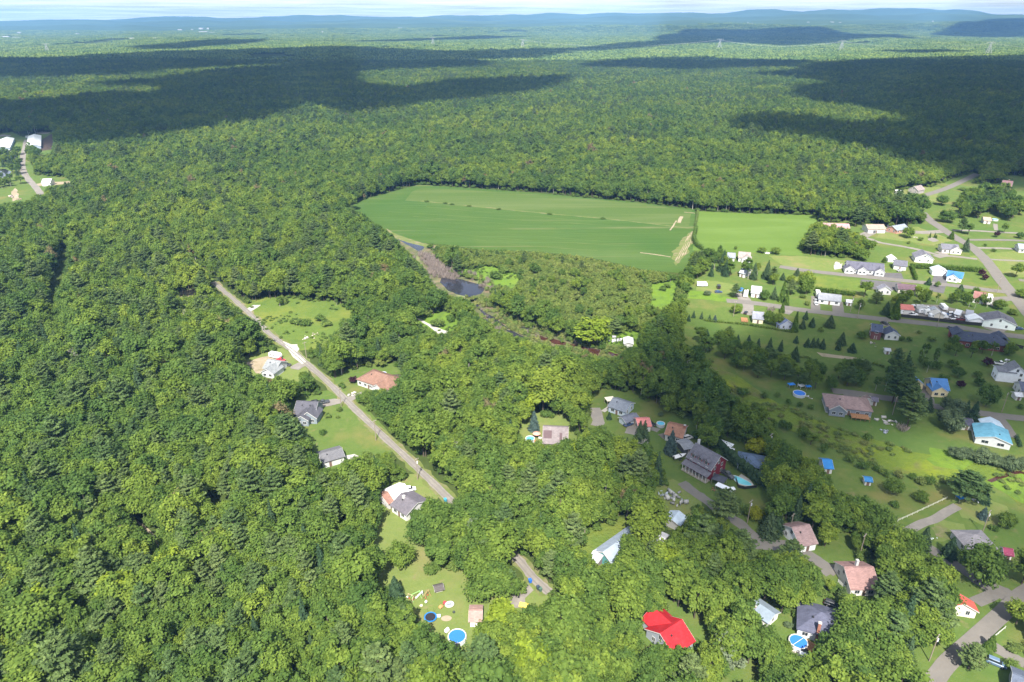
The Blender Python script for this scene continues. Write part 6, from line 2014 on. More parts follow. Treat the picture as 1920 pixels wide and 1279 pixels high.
def round_pool(px, py, r, label, cover=True, h=1.25, stripe=False):
    x, y = pt(px, py, h)
    root = empty('round_pool', (x, y, 0.05), 0.0, label, 'pool')
    n = 28
    q = MB()
    vs, fs = [], []
    for k in range(n):
        t = 2 * math.pi * k / n
        for rr, z in ((r, 0), (r, h), (r - .12, h), (r - .12, h - .25)):
            vs.append((rr * math.cos(t), rr * math.sin(t), z))
    for k in range(n):
        a, b = 4 * k, 4 * ((k + 1) % n)
        for e in range(3):
            fs.append((a + e, b + e, b + e + 1, a + e + 1))
    q.add(vs, fs)
    q.build('pool_wall', m_poolwall, root)
    rim = MB()
    for k in range(n):
        t0, t1 = 2 * math.pi * k / n, 2 * math.pi * (k + 1) / n
        p = [(rr * math.cos(t), rr * math.sin(t), z) for t in (t0, t1) for rr, z in ((r - .16, h), (r + .1, h), (r + .1, h + .06), (r - .16, h + .06))]
        rim.add(p, [(0, 1, 5, 4), (1, 2, 6, 5), (2, 3, 7, 6), (3, 0, 4, 7)])
    rim.build('top_rail', m_trim, root)
    MB().cyl(0, 0, h - .3, h - .12, r - .11, n).build('solar_cover' if cover else 'water', m_poolcover if cover else m_poolwater, root)
    post = MB().box(-.05, .05, -.04, .04, 0, h).mesh('upright', m_trim)
    for k in range(12):
        t = 2 * math.pi * k / 12
        link('upright', post, root, ((r + .05) * math.cos(t), (r + .05) * math.sin(t), 0), t)
    if stripe:
        MB().tube((-r, 0, h + .12), (r, 0, h + .12), .07).build('cover_reel', m_trim, root)
        root.rotation_euler[2] = 0.55
    ld = MB()
    for dx in (-.25, .25):
        ld.tube((dx, -r - .5, 0), (dx, -r + .1, h + .7), .03)
    for k in range(4):
        ld.box(-.25, .25, -r - .42 + .12 * k, -r - .34 + .12 * k, .3 + .3 * k, .34 + .3 * k)
    ld.build('ladder', m_trim, root)
    return root


round_pool(857, 1193, 2.4, 'round pool with blue cover beside the white pool cabin')
round_pool(1497, 1203, 2.35, 'round blue pool with white reel across it beside the brown deck', stripe=True)
round_pool(1239, 794, 1.65, 'small round white walled pool left of the orange roof', cover=False)
round_pool(994, 822, 1.75, 'round pool with orange umbrella beside the mauve roof', cover=False)
round_pool(1499, 737, 2.6, 'round blue pool on the shaded lawn by the tree belt')
round_pool(718, 700, 1.6, 'round pool behind the brown hip roof', cover=True)
round_pool(1389, 545, 1.8, 'small blue pool behind the dark tree near the motorhome', cover=True, h=1.1)
round_pool(1866, 411, 2.2, 'blue pool beside the hillock cabin', cover=False)

# in-ground pool with coping and a dark fence
x_, y_ = pt(1391, 903)
r_ = empty('garden_pool', (x_, y_, 0.22), math.radians(-48), 'kidney shaped turquoise pool in a fenced patio', 'pool')
kp = [(3.2 * math.cos(t) * (1 + .12 * math.cos(2 * t)), 1.7 * math.sin(t) + .35 * math.cos(t * 2), ) for t in [2 * math.pi * k / 26 for k in range(26)]]
MB().prism(kp, -.02, .06).build('water', water_mat('turquoise_water', (0.20, 0.62, 0.72), 0.05), r_)
cp = MB()
for k in range(26):
    a, b = kp[k], kp[(k + 1) % 26]
    cp.add([(a[0], a[1], .09), (b[0], b[1], .09), (b[0] * 1.12, b[1] * 1.16, .09), (a[0] * 1.12, a[1] * 1.16, .09), (a[0], a[1], -.02), (b[0], b[1], -.02)], [(0, 3, 2, 1), (0, 1, 5, 4)])
cp.build('coping', m_trim, r_)


def fence(line, h, label, mat, cat='fence', spacing=2.4, panel=True, name='fence', rails=False):
    x0, y0 = line[0]
    root = empty(name, (x0, y0, 0.04), 0, label, cat)
    post = MB().box(-.06, .06, -.06, .06, 0, h + .1).mesh('post', mat)
    board = {}
    for (ax, ay), (bx, by) in zip(line[:-1], line[1:]):
        L = math.hypot(bx - ax, by - ay)
        n = max(1, int(L / spacing))
        rz = math.atan2(by - ay, bx - ax)
        for k in range(n):
            t = k / n
            sx, sy = ax + (bx - ax) * t - x0, ay + (by - ay) * t - y0
            link('post', post, root, (sx, sy, 0), rz)
            key = round(L / n, 2)
            if key not in board:
                q = MB()
                if panel:
                    q.box(.06, key - .06, -.02, .02, .08, h)
                else:
                    for z in (h * .45, h * .9):
                        q.box(0, key, -.03, .03, z - .06, z + .06)
                board[key] = q.mesh('panel' if panel else 'rail', mat)
            link('panel' if panel else 'rail', board[key], root, (sx, sy, 0), rz)
    return root


fence(P([(1379, 899), (1384, 915), (1396, 918), (1419, 915)]), 1.3, 'dark fence round the turquoise pool patio', m_black)
fence(P([(1688, 595), (1720, 598), (1760, 603), (1800, 608), (1845, 612)]), 1.9, 'black screen fence along the storage yard', m_black, spacing=3)
fence(P([(1683, 978), (1710, 966), (1740, 952), (1776, 935)]), 0.9, 'pale rail fence beside the gravel drive', plain('weathered_rail', (0.55, 0.55, 0.46), .8, .15), panel=False)
fence(P([(1884, 1179), (1860, 1199), (1863, 1203)]), 0.9, 'white rail fence on the corner lawn', m_trim, panel=False)
fence(P([(1571, 1092), (1597, 1117), (1612, 1113)]), 1.1, 'white wall fence along the pink roofed house', m_trim)
fence(P([(1897, 650), (1918, 655)]), 1.8, 'black hedge like fence beside the brick building', m_black)


def canopy(px, py, w, d, h, ang, label, mat, name='canopy', cat='canopy', peak=0.0):
    x, y = pt(px, py, h)
    root = empty(name, (x, y, 0.06), math.radians(ang), label, cat)
    q = MB()
    if peak:
        vs = [(-w / 2, -d / 2, h), (w / 2, -d / 2, h), (w / 2, d / 2, h), (-w / 2, d / 2, h), (0, 0, h + peak)]
        lo = [(a, b, c - .1) for a, b, c in vs[:4]]
        q.add(vs + lo, [(0, 1, 4), (1, 2, 4), (2, 3, 4), (3, 0, 4), (5, 6, 1, 0), (6, 7, 2, 1), (7, 8, 3, 2), (8, 5, 0, 3), (8, 7, 6, 5)])
    else:
        q.box(-w / 2, w / 2, -d / 2, d / 2, h - .08, h + .04)
    q.build('roof', mat, root)
    post = MB().box(-.06, .06, -.06, .06, 0, h - .08).mesh('post', m_pwood)
    for sx in (-1, 1):
        for sy in (-1, 1):
            link('post', post, root, (sx * (w / 2 - .15), sy * (d / 2 - .15), 0))
    return root


m_whiteroof = plain('white_canvas', (0.78, 0.80, 0.83), .5, .05)
canopy(1349, 897, 4.6, 4.0, 2.4, -35, 'dark grey gazebo at the end of the red porch house', plain('dark_canvas', (.06, .065, .085), .7, .1), 'gazebo', 'gazebo', 0.9)
canopy(1359, 914, 6.2, 2.4, 2.2, -42, 'long white flat canopy on the pool lawn', m_whiteroof)
canopy(1374, 916, 1.6, 1.6, 1.2, 10, 'small white box table beside the long canopy', m_whiteroof, 'garden_box', 'garden box')
canopy(1361, 833, 5.0, 4.0, 2.5, -40, 'white party tent between the pines and hedge', m_whiteroof, 'party_tent', 'tent', 0.7)
canopy(1367, 842, 3.6, 3.0, 2.3, -40, 'smaller white tent joined to the party tent', m_whiteroof, 'party_tent', 'tent', 0.5)
canopy(1517, 1236, 4.6, 3.4, 2.4, -25, 'white canvas shelter beside the brown pool deck', m_whiteroof, 'canvas_shelter', 'shelter', 0.6)
canopy(745, 706, 4.0, 4.0, 2.5, 10, 'dark gazebo right of the brown hip roof', plain('brown_canvas', (.06, .04, .04), .8, .1), 'gazebo', 'gazebo', 0.9)
canopy(1144, 748, 4.0, 3.6, 2.6, 15, 'beige patio cover beside the blue grey bungalow', plain('beige_canvas', (.66, .60, .50), .7, .08), 'patio_cover', 'canopy')
canopy(1568, 963, 4.0, 3.4, 2.4, -40, 'bright blue shelter among the dark trees', m_tarp, 'tarp_shelter', 'shelter', .6)
canopy(1559, 956, 2.6, 2.2, 1.8, -40, 'small blue tarp frame beside the blue shelter', m_tarp, 'tarp_shelter', 'shelter', .3)
for px_, py_, w_, lab_ in ((1754, 585, 4, 'blue tarp over stored goods left in the yard'), (1768, 588, 5, 'blue tarp over a boat frame in mid yard'), (1760, 584, 3, 'pale blue tarp between the storage yard campers'), (1389, 541, 3, 'blue awning by the motorhome drive'),
                           (1484, 720, 3, 'blue tarp under the tree belt'), (1516, 724, 2.5, 'blue cover at the right of the tree belt pool'), (1796, 556, 2.5, 'blue cover among the roadside trees'), (1803, 932, 3, 'dark blue tarp under the big pine')):
    canopy(px_, py_, w_, w_ * .7, 1.7, 10, lab_, m_tarp, 'tarp_cover', 'tarp', .4)

# pool decks
x_, y_ = pt(1515, 1215)
r_ = empty('pool_deck', (x_, y_, 0.06), math.radians(-50), 'brown wooden deck joined to the reel pool', 'deck')
q_ = [MB().box(-.13, .13, -1.6, 1.6, .9, .98).mesh('plank', m_wood)]
for k in range(11):
    link('plank', q_[0], r_, (-1.5 + k * .3, 0, 0))
lg_ = MB().box(-.07, .07, -.07, .07, 0, .9).mesh('leg', m_wood)
for sx in (-1, 1):
    for sy in (-1, 1):
        link('leg', lg_, r_, (sx * 1.4, sy * 1.4, 0))
x_, y_ = pt(1492, 1226)
tag(MB().cyl(0, 0, .05, .18, 1.9, 24).build('stone_patio', plain('patio_stone', (.42, .37, .33), .9, .15, 3), None, (x_, y_, 0)), 'round stone patio below the reel pool', 'patio')
x_, y_ = pt(1500, 729)
r_ = empty('pool_deck', (x_ + 1.0, y_ + 1.0, 0.06), 0.3, 'white deck with rails behind the tree belt pool', 'deck')
MB().box(-1.4, 1.4, -1.1, 1.1, 1.1, 1.2).build('platform', m_trim, r_)
for sx in (-1, 1):
    for sy in (-1, 1):
        MB().box(-.06, .06, -.06, .06, 0, 2.1).build('post', m_trim, r_, (sx * 1.3, sy * 1.0, 0))

# umbrella by the mauve roof
x_, y_ = pt(1006, 821)
r_ = empty('garden_umbrella', (x_, y_, .05), 0, 'orange pink garden umbrella between pool and mauve roof', 'umbrella')
MB().tube((0, 0, 0), (0, 0, 2.5), .04).build('pole', m_trim, r_)
MB().cyl(0, 0, 2.0, 2.6, 1.6, 8, r1=.05).build('canopy', plain('umbrella_cloth', (.62, .30, .24), .8, .1), r_)
for k, (px_, py_, c_) in enumerate(((996, 832, (.75, .72, .70)), (1001, 828, (.60, .22, .08)), (1013, 823, (.75, .73, .72)))):
    x_, y_ = pt(px_, py_)
    r_ = empty('garden_chair', (x_, y_, .05), k * 1.3, ['white garden seat nearest the forest edge below the umbrella', 'orange garden seat below the umbrella', 'white garden seat right of the umbrella'][k], 'chair')
    cm = paint(c_)
    MB().box(-.5, .5, -.5, .5, .35, .5).build('seat', cm, r_)
    MB().box(-.5, .5, .42, .52, .5, 1.1).build('backrest', cm, r_)
    for sx in (-1, 1):
        for sy in (-1, 1):
            MB().box(-.05, .05, -.05, .05, 0, .35).build('leg', cm, r_, (sx * .42, sy * .42, 0))

# trampoline
x_, y_ = pt(807, 1157, .7)
r_ = empty('trampoline', (x_, y_, .05), 0, 'black trampoline with blue rim at the forest edge', 'trampoline')
r_.scale = (.85, .85, 1)
MB().cyl(0, 0, .68, .72, 1.75, 26).build('mat', plain('black_mat', (.02, .02, .026), .8, .1), r_)
q = MB()
for k in range(26):
    t0, t1 = 2 * math.pi * k / 26, 2 * math.pi * (k + 1) / 26
    q.add([(rr * math.cos(t), rr * math.sin(t), z) for t in (t0, t1) for rr, z in ((1.7, .74), (2.1, .74), (2.1, .64), (1.7, .64))], [(0, 1, 5, 4), (1, 2, 6, 5), (2, 3, 7, 6), (3, 0, 4, 7)])
q.build('rim_pad', plain('blue_pad', (.02, .17, .50), .5, .1), r_)
for k in range(6):
    t = k * math.pi / 3
    MB().tube((1.95 * math.cos(t), 1.95 * math.sin(t), 0), (1.95 * math.cos(t), 1.95 * math.sin(t), .66), .035).build('leg', m_rim, r_)
    MB().tube((2.0 * math.cos(t), 2.0 * math.sin(t), .7), (2.0 * math.cos(t), 2.0 * math.sin(t), 2.4), .03).build('net_pole', m_black, r_)

# play things on the pool lawn
def swing(px, py, ang, label, col, w=2.6):
    x, y = pt(px, py)
    r = empty('swing_frame', (x, y, .05), math.radians(ang), label, 'swing')
    m = paint(col)
    for sx in (-1, 1):
        for sy in (-1, 1):
            MB().tube((sx * w / 2, sy * .9, 0), (sx * w / 2, 0, 2.1), .06).build('leg', m, r)
    MB().tube((-w / 2 - .1, 0, 2.1), (w / 2 + .1, 0, 2.1), .06).build('top_bar', m, r)
    for dx in (-.6, .6):
        s = MB().box(dx - .25, dx + .25, -.12, .12, .5, .55).build('swing_seat', paint((.5, .05, .05)), r)
        for e in (-.2, .2):
            MB().tube((dx + e, 0, .55), (dx + e, 0, 2.08), .015, n=4).build('rope', m_black, s)
    return r


swing(780, 1122, 35, 'green swing frame on the pool lawn', (.30, .62, .22))
swing(800, 1121, 65, 'wooden swing frame right of the green one', (.42, .27, .13), 2.0)
swing(771, 1126, -30, 'low tan play frame at the lawn edge', (.50, .42, .27), 1.8)
x_, y_ = pt(786, 1119)
r_ = empty('slide', (x_, y_, .05), math.radians(35), 'white play slide beside the green swing', 'slide')
MB().add([(-1.2, -.28, .15), (1.1, -.28, 1.4), (1.1, .28, 1.4), (-1.2, .28, .15), (-1.2, -.28, .05), (1.1, -.28, 1.3), (1.1, .28, 1.3), (-1.2, .28, .05)], [(0, 1, 2, 3), (4, 7, 6, 5), (0, 4, 5, 1), (3, 2, 6, 7), (0, 3, 7, 4), (1, 5, 6, 2)]).build('chute', m_trim, r_)
MB().box(1.1, 1.18, -.25, .25, 0, 1.6).build('ladder', m_trim, r_)
# inflatables
x_, y_ = pt(843, 1135)
r_ = empty('inflatable_ring', (x_, y_, .08), .4, 'white inflatable ring lying on the lawn', 'inflatable')
q = MB()
for k in range(18):
    t = 2 * math.pi * k / 18
    t2 = 2 * math.pi * (k + 1) / 18
    q.tube((1.05 * math.cos(t), .85 * math.sin(t), .3), (1.05 * math.cos(t2), .85 * math.sin(t2), .3), .3, n=8)
q.build('ring', m_trim, r_)
MB().cyl(0, 0, .02, .08, .8, 18).build('floor', plain('grey_vinyl', (.22, .24, .26), .5, .1), r_)
for k, (px_, py_, c_, s_, lab) in enumerate(((834, 1132, (.55, .05, .07), (1.0, .8, .7), 'red toy car beside the inflatable ring'), (827, 1139, (.50, .25, .10), (1.3, .9, .6), 'orange play bench left of the inflatable ring'),
                                             (822, 1156, (.45, .62, .72), (1.0, 1.3, .6), 'pale blue toy tub right of the trampoline'), (851, 1149, (.05, .06, .06), (.7, .5, .6), 'small dark toy cart on the open lawn'),
                                             (790, 1137, (.70, .62, .45), (.9, .6, .5), 'tan toy box near the forest edge'), (799, 1130, (.62, .64, .66), (.7, .6, .6), 'grey toy seat below the wooden swing'),
                                             (764, 1121, (.75, .74, .72), (.6, .5, .4), 'white bucket box at the left lawn edge'), (838, 1184, (.65, .67, .70), (1.0, 1.4, .9), 'white pool pump box left of the covered pool'))):
    x_, y_ = pt(px_, py_)
    r_ = empty('garden_toy', (x_, y_, .06), k * .8, lab, 'toy')
    m = paint(c_)
    a, b, h = s_
    loft_ = MB(); loft(loft_, [(-a / 2, b * .35, .12, h * .6), (-a * .3, b / 2, .1, h), (a * .2, b / 2, .1, h), (a / 2, b * .4, .12, h * .55)])
    loft_.build('body', m, r_)
    for sx in (-1, 1):
        for sy in (-1, 1):
            MB().tube((sx * a * .3, sy * b * .5, .12), (sx * a * .3, sy * b * .56, .12), .12, n=8).build('wheel', m_black, r_)
x_, y_ = pt(837, 1160)
tag(MB().prism([(1.5 * math.cos(t), 1.0 * math.sin(t)) for t in [k * .449 for k in range(14)]], .0, .10).build('sand_pit', m_sand, None, (x_, y_, .05)), 'oval tan sand pit on the pool lawn', 'sand pit')
# yellow utility trailer, bins
x_, y_ = pt(982, 1139)
r_ = empty('utility_trailer', (x_, y_, .18), math.radians(-15), 'yellow utility trailer at the end of the gravel yard', 'trailer')
q = MB(); q.box(-1.3, 1.3, -.75, .75, .45, .55); q.box(-1.3, 1.3, -.75, -.70, .55, .9); q.box(-1.3, 1.3, .70, .75, .55, .9); q.box(-1.3, -1.25, -.7, .7, .55, .9); q.box(1.25, 1.3, -.7, .7, .55, .9)
q.build('bed', paint((.78, .60, .12)), r_)
MB().box(1.3, 2.3, -.05, .05, .42, .5).build('drawbar', m_black, r_)
for sy in (-1, 1):
    wh = link('wheel', WHEEL, r_, (0, sy * .82, .33)); link('rim', RIM, wh)


def wheelie_bin(px, py, col, label, s=1.5):
    x, y = pt(px, py)
    r = empty('wheelie_bin', (x, y, .18), .4, label, 'bin')
    m = paint(col)
    q = MB(); h = .75 * s
    q.add([(-.22 * s, -.25 * s, .06), (.22 * s, -.25 * s, .06), (.22 * s, .25 * s, .06), (-.22 * s, .25 * s, .06), (-.28 * s, -.33 * s, h), (.28 * s, -.33 * s, h), (.28 * s, .33 * s, h), (-.28 * s, .33 * s, h)],
          [(3, 2, 1, 0), (4, 5, 6, 7), (0, 1, 5, 4), (1, 2, 6, 5), (2, 3, 7, 6), (3, 0, 4, 7)])
    q.build('body', m, r)
    MB().box(-.31 * s, .31 * s, -.36 * s, .36 * s, h, h + .07).build('lid', m, r)
    for sx in (-1, 1):
        MB().tube((sx * .2 * s, .28 * s, .1), (sx * .26 * s, .28 * s, .1), .1, n=8).build('wheel', m_black, r)


wheelie_bin(994, 1093, (.02, .12, .50), 'blue wheelie bin at the edge of the gravel yard')
wheelie_bin(1009, 1106, (.04, .06, .09), 'dark wheelie bin beside the lane end')
wheelie_bin(1013, 1109, (.07, .13, .10), 'dark green wheelie bin next to the dark one')
wheelie_bin(835, 941, (.05, .28, .42), 'turquoise bin where the lane meets the trees')

# logs, rock piles, debris
def heap(px, py, r, n, col, label, name='rock_pile', cat='rock pile', flat=.5):
    rg = np.random.default_rng(int(px * 7 + py))
    x, y = pt(px, py)
    iv, it = ico()
    Vs, Fs, off = [], [], 0
    root = empty(name, (x, y, .06), 0, label, cat)
    for k in range(n):
        s = r * rg.uniform(.12, .3)
        p = rg.normal(0, r * .42, 2)
        if 'rock' in name:
            V = iv * (1 + rg.uniform(-.3, .3, (len(iv), 1))) * s * np.array([1, 1, flat]) + np.array([p[0], p[1], s * .3])
            F = it
        else:          # boards, boxes, frames
            a_, b_, c_ = s * rg.uniform(.5, 1.3), s * rg.uniform(.15, .6), s * rg.uniform(.1, .7)
            V = np.array([(x_ * a_, y_ * b_, z_ * c_ + c_) for z_ in (-1, 1) for x_, y_ in ((-1, -1), (1, -1), (1, 1), (-1, 1))]) * (1 + rg.uniform(-.12, .12, (8, 1)))
            t_ = rg.uniform(0, 3.14)
            V = np.stack([V[:, 0] * math.cos(t_) - V[:, 1] * math.sin(t_) + p[0], V[:, 0] * math.sin(t_) + V[:, 1] * math.cos(t_) + p[1], V[:, 2]], 1)
            F = np.array([(3, 2, 1, 0), (4, 5, 6, 7), (0, 1, 5, 4), (1, 2, 6, 5), (2, 3, 7, 6), (3, 0, 4, 7)])
        f_ = round(rg.uniform(.5, 1.2), 1)
        link('stone' if 'rock' in name else 'item', np_mesh('stone', V, [F], paint([c * f_ for c in col])), root)
    return root


heap(660, 740, 2.6, 10, (.46, .44, .41), 'pale boulders beside the drive opposite the charcoal house', 'rock_pile')
heap(575, 634, 2.6, 9, (.50, .45, .40), 'grey stone heap in the meadow near the lane bend', 'rock_pile')
heap(594, 627, 2.2, 7, (.48, .40, .34), 'pale stone heap at the shrub edge of the meadow', 'rock_pile')
heap(1568, 495, 3.5, 12, (.46, .44, .42), 'grey gravel heap left of the townhouses', 'rock_pile')
heap(1438, 474, 3.0, 8, (.75, .73, .70), 'white rubble heap at the hay field edge', 'rock_pile')
heap(1155, 640, 4.2, 14, (.42, .42, .45), 'white scrap scattered beside the creek tree', 'scrap_pile', 'scrap', .6)
heap(1265, 935, 4.4, 18, (.36, .36, .36), 'mixed scrap strewn over the littered yard', 'scrap_pile', 'scrap', .5)
heap(1242, 925, 2.6, 8, (.42, .48, .56), 'pale blue scrap at the left of the littered yard', 'scrap_pile', 'scrap', .5)
heap(1660, 790, 3.0, 12, (.55, .52, .50), 'pale garden ornaments on the shaded lawn', 'garden_ornament', 'ornament', .8)
heap(1660, 808, 2.6, 9, (.30, .32, .40), 'dark garden furniture heap below the ornaments', 'garden_ornament', 'furniture', .8)
heap(1822, 939, 2.2, 7, (.60, .62, .66), 'white junk beneath the big pine', 'scrap_pile', 'scrap', .6)
heap(1748, 1011, 1.3, 5, (.70, .76, .80), 'pale blue junk beside the bare patch', 'scrap_pile', 'scrap', .7)
heap(1715, 445, 2.0, 6, (.55, .50, .48), 'grey landscaping stones on the dry lawn', 'rock_pile')
heap(22, 370, 5.0, 9, (.42, .36, .32), 'pinkish rubble in the west farm yard', 'scrap_pile', 'scrap', .5)
heap(36, 374, 4.0, 7, (.40, .28, .24), 'brown rubble beside the west farm road end', 'scrap_pile', 'scrap', .5)
heap(1637, 645, 2.4, 6, (.50, .44, .40), 'scattered garden seats below the round bush', 'garden_ornament', 'furniture', .8)
heap(1886, 677, 2.6, 7, (.68, .68, .70), 'white junk left of the tall farmhouse', 'scrap_pile', 'scrap', .7)
heap(1515, 745, 2.0, 5, (.70, .70, .72), 'white chairs right of the tree belt pool', 'garden_ornament', 'furniture', .9)
heap(1838, 1246, 1.2, 5, (.66, .40, .42), 'red and white garden toys near the slate blue car', 'garden_ornament', 'toy', .9)
heap(1818, 1157, .8, 4, (.70, .38, .25), 'orange fire ring on the corner lawn', 'garden_ornament', 'fire ring', .6)
heap(1337, 919, 1.6, 6, (.38, .14, .12), 'red brown planters on the pool lawn', 'garden_ornament', 'planter', .7)

# ------------------------------------------------------------------ utility poles
m_polewood = plain('pole_wood', (.24, .20, .16), .9, .2)


def utility_pole(px, py, h, label, can=True, lean=0.0):
    x, y = pt(px, py)
    r = empty('utility_pole', (x, y, 0), .7, label, 'utility pole', 'wooden poles along the village roads')
    MB().tube((0, 0, -.2), (lean, 0, h), .16, .11, 8).build('pole', m_polewood, r)
    MB().box(lean - 1.0, lean + 1.0, -.06, .06, h - .7, h - .56).build('crossarm', m_polewood, r)
    for dx in (-.85, -.3, .3, .85):
        MB().tube((lean + dx, 0, h - .56), (lean + dx, 0, h - .36), .05, n=6).build('insulator', m_trim, r)
    if can:
        MB().cyl(lean + .3, -.1, h - 2.4, h - 1.5, .25, 10).build('transformer', paint((.55, .58, .60)), r)


for a in ((640, 763, 9.5, 'wooden pole on the lane opposite the charcoal house', False), (705, 826, 9.5, 'wooden pole at the corner of the big lawn', False), (783, 900, 9.5, 'wooden pole where the lane drops behind the white bungalow', True),
          (575, 672, 9, 'wooden pole at the gravel apron', False), (1401, 981, 9.5, 'wooden pole with grey transformer at the south junction', True), (1742, 1240, 9.5, 'wooden pole beside the corner road', True),
          (1841, 1001, 9.5, 'wooden pole rising behind the grey hip roof', True), (1096, 1006, 9, 'bare pole in the metal barn yard', False), (1375, 594, 9.5, 'wooden pole beside the round shrub at the street end', False),
          (1511, 551, 9, 'wooden pole on the lawn left of the long bungalow', False), (1594, 585, 9.5, 'wooden pole right of the long bungalow', True), (1607, 598, 9.5, 'pole with white lamp on the gravel street', True), (1756, 615, 9.5, 'pole below the storage yard fence', False),
          (1878, 773, 9.5, 'slim pole right of the big dark maple', False), (1673, 778, 9, 'pole in front of the big dark pines', False), (1869, 548, 9.5, 'pole at the village crossroads', False), (1440, 850, 9, 'pole right of the yellow tree', True), (1611, 1044, 9, 'pale pole behind the pink roof', False),
          (1480, 1000, 8, 'pole at the edge of the curved brown roof', False), (1189, 1000, 8, 'pole at the far end of the metal barn', False), (52, 330, 9, 'pole on the left side of the far bend', False), (82, 352, 9, 'pole in front of the white machine shed', False), (1683, 402, 9, 'pole at the edge of the pine grove', False)):
    utility_pole(*a)

# ------------------------------------------------------------------ trees and shrubs that stand by themselves
K['dome'] = [Kind('dome_tree', *gen_broad(600 + i, H=9, R=5.2, nb=36, per=64, base=0.10, leaf=0.34, round_=0.5)) for i in range(3)]
K['yellow'] = [Kind('yellow_tree', *gen_broad(610, H=7, R=3.9, nb=34, per=60, base=0.08, leaf=0.30, mat=m_yellow, round_=0.3))]
K['purple'] = [Kind('purple_tree', *gen_broad(620 + i, H=4, R=1.9, nb=18, per=50, base=0.10, leaf=0.22, mat=m_purple)) for i in range(2)]
K['willow'] = [Kind('willow', *gen_broad(630 + i, H=9, R=5.0, nb=36, per=66, base=0.06, leaf=0.36, mat=m_willow, round_=0.2)) for i in range(2)]
K['cedar'] = [Kind('cedar', *gen_spruce(640 + i, H=8, R=1.3, tiers=14, base=0.03, mat=m_cedar)) for i in range(2)]
K['bluespruce'] = [Kind('blue_spruce', *gen_spruce(650, H=8, R=2.0, mat=m_blue))]
K['rust'] = [Kind('dying_spruce', *gen_spruce(660, H=11, R=1.9, mat=m_rust, dens=0.8))]
K['lime'] = [Kind('lime_green_tree', *gen_broad(680 + i, H=13, R=4.4, nb=30, per=64, base=0.2, mat=leaf_mat('lime_leaves', [(0.150, 0.215, 0.026), (0.195, 0.255, 0.030)]), round_=0.8)) for i in range(2)]
K['palepine'] = [Kind('pale_pine', *gen_pine(690, H=14, R=4.6, tiers=11, base=0.12, mat=leaf_mat('pale_needles', [(0.135, 0.175, 0.105), (0.155, 0.195, 0.115)])))]
K['yspruce'] = [Kind('young_spruce', *gen_spruce(670 + i, H=5, R=1.6, tiers=12, base=0.02, dens=0.9)) for i in range(3)]
KNAME = {'lime': 'bright_green_tree', 'palepine': 'pale_pine', 'young': 'young_tree', 'dome': 'round_tree', 'yellow': 'yellow_tree', 'purple': 'purple_tree', 'willow': 'willow', 'cedar': 'cedar', 'bluespruce': 'blue_spruce', 'rust': 'dying_spruce', 'yspruce': 'young_spruce',
         'broad': 'broadleaf_tree', 'birch': 'birch_tree', 'pine': 'pine_tree', 'spruce': 'spruce_tree', 'shrub': 'shrub', 'snag': 'dead_tree', 'marsh': 'marsh_shrub', 'brush': 'bare_thicket'}
_tc = [0]


def plant(px, py, kind, H, R, label, group=None, lift=None):
    """base of the tree at a surveyed point, height and crown radius in metres"""
    _tc[0] += 1
    i = _tc[0]
    kd = K[kind][i % len(K[kind])]
    x, y = pt(px, py)
    s = H / kd.H
    return single_tree(kind, i, x, y, 0.0, s, (i * 2.399) % 6.283, label, group, KNAME[kind], 'shrub' if kind in ('shrub', 'marsh', 'brush') or H < 2.6 else 'tree', w=(R / kd.R) / s)


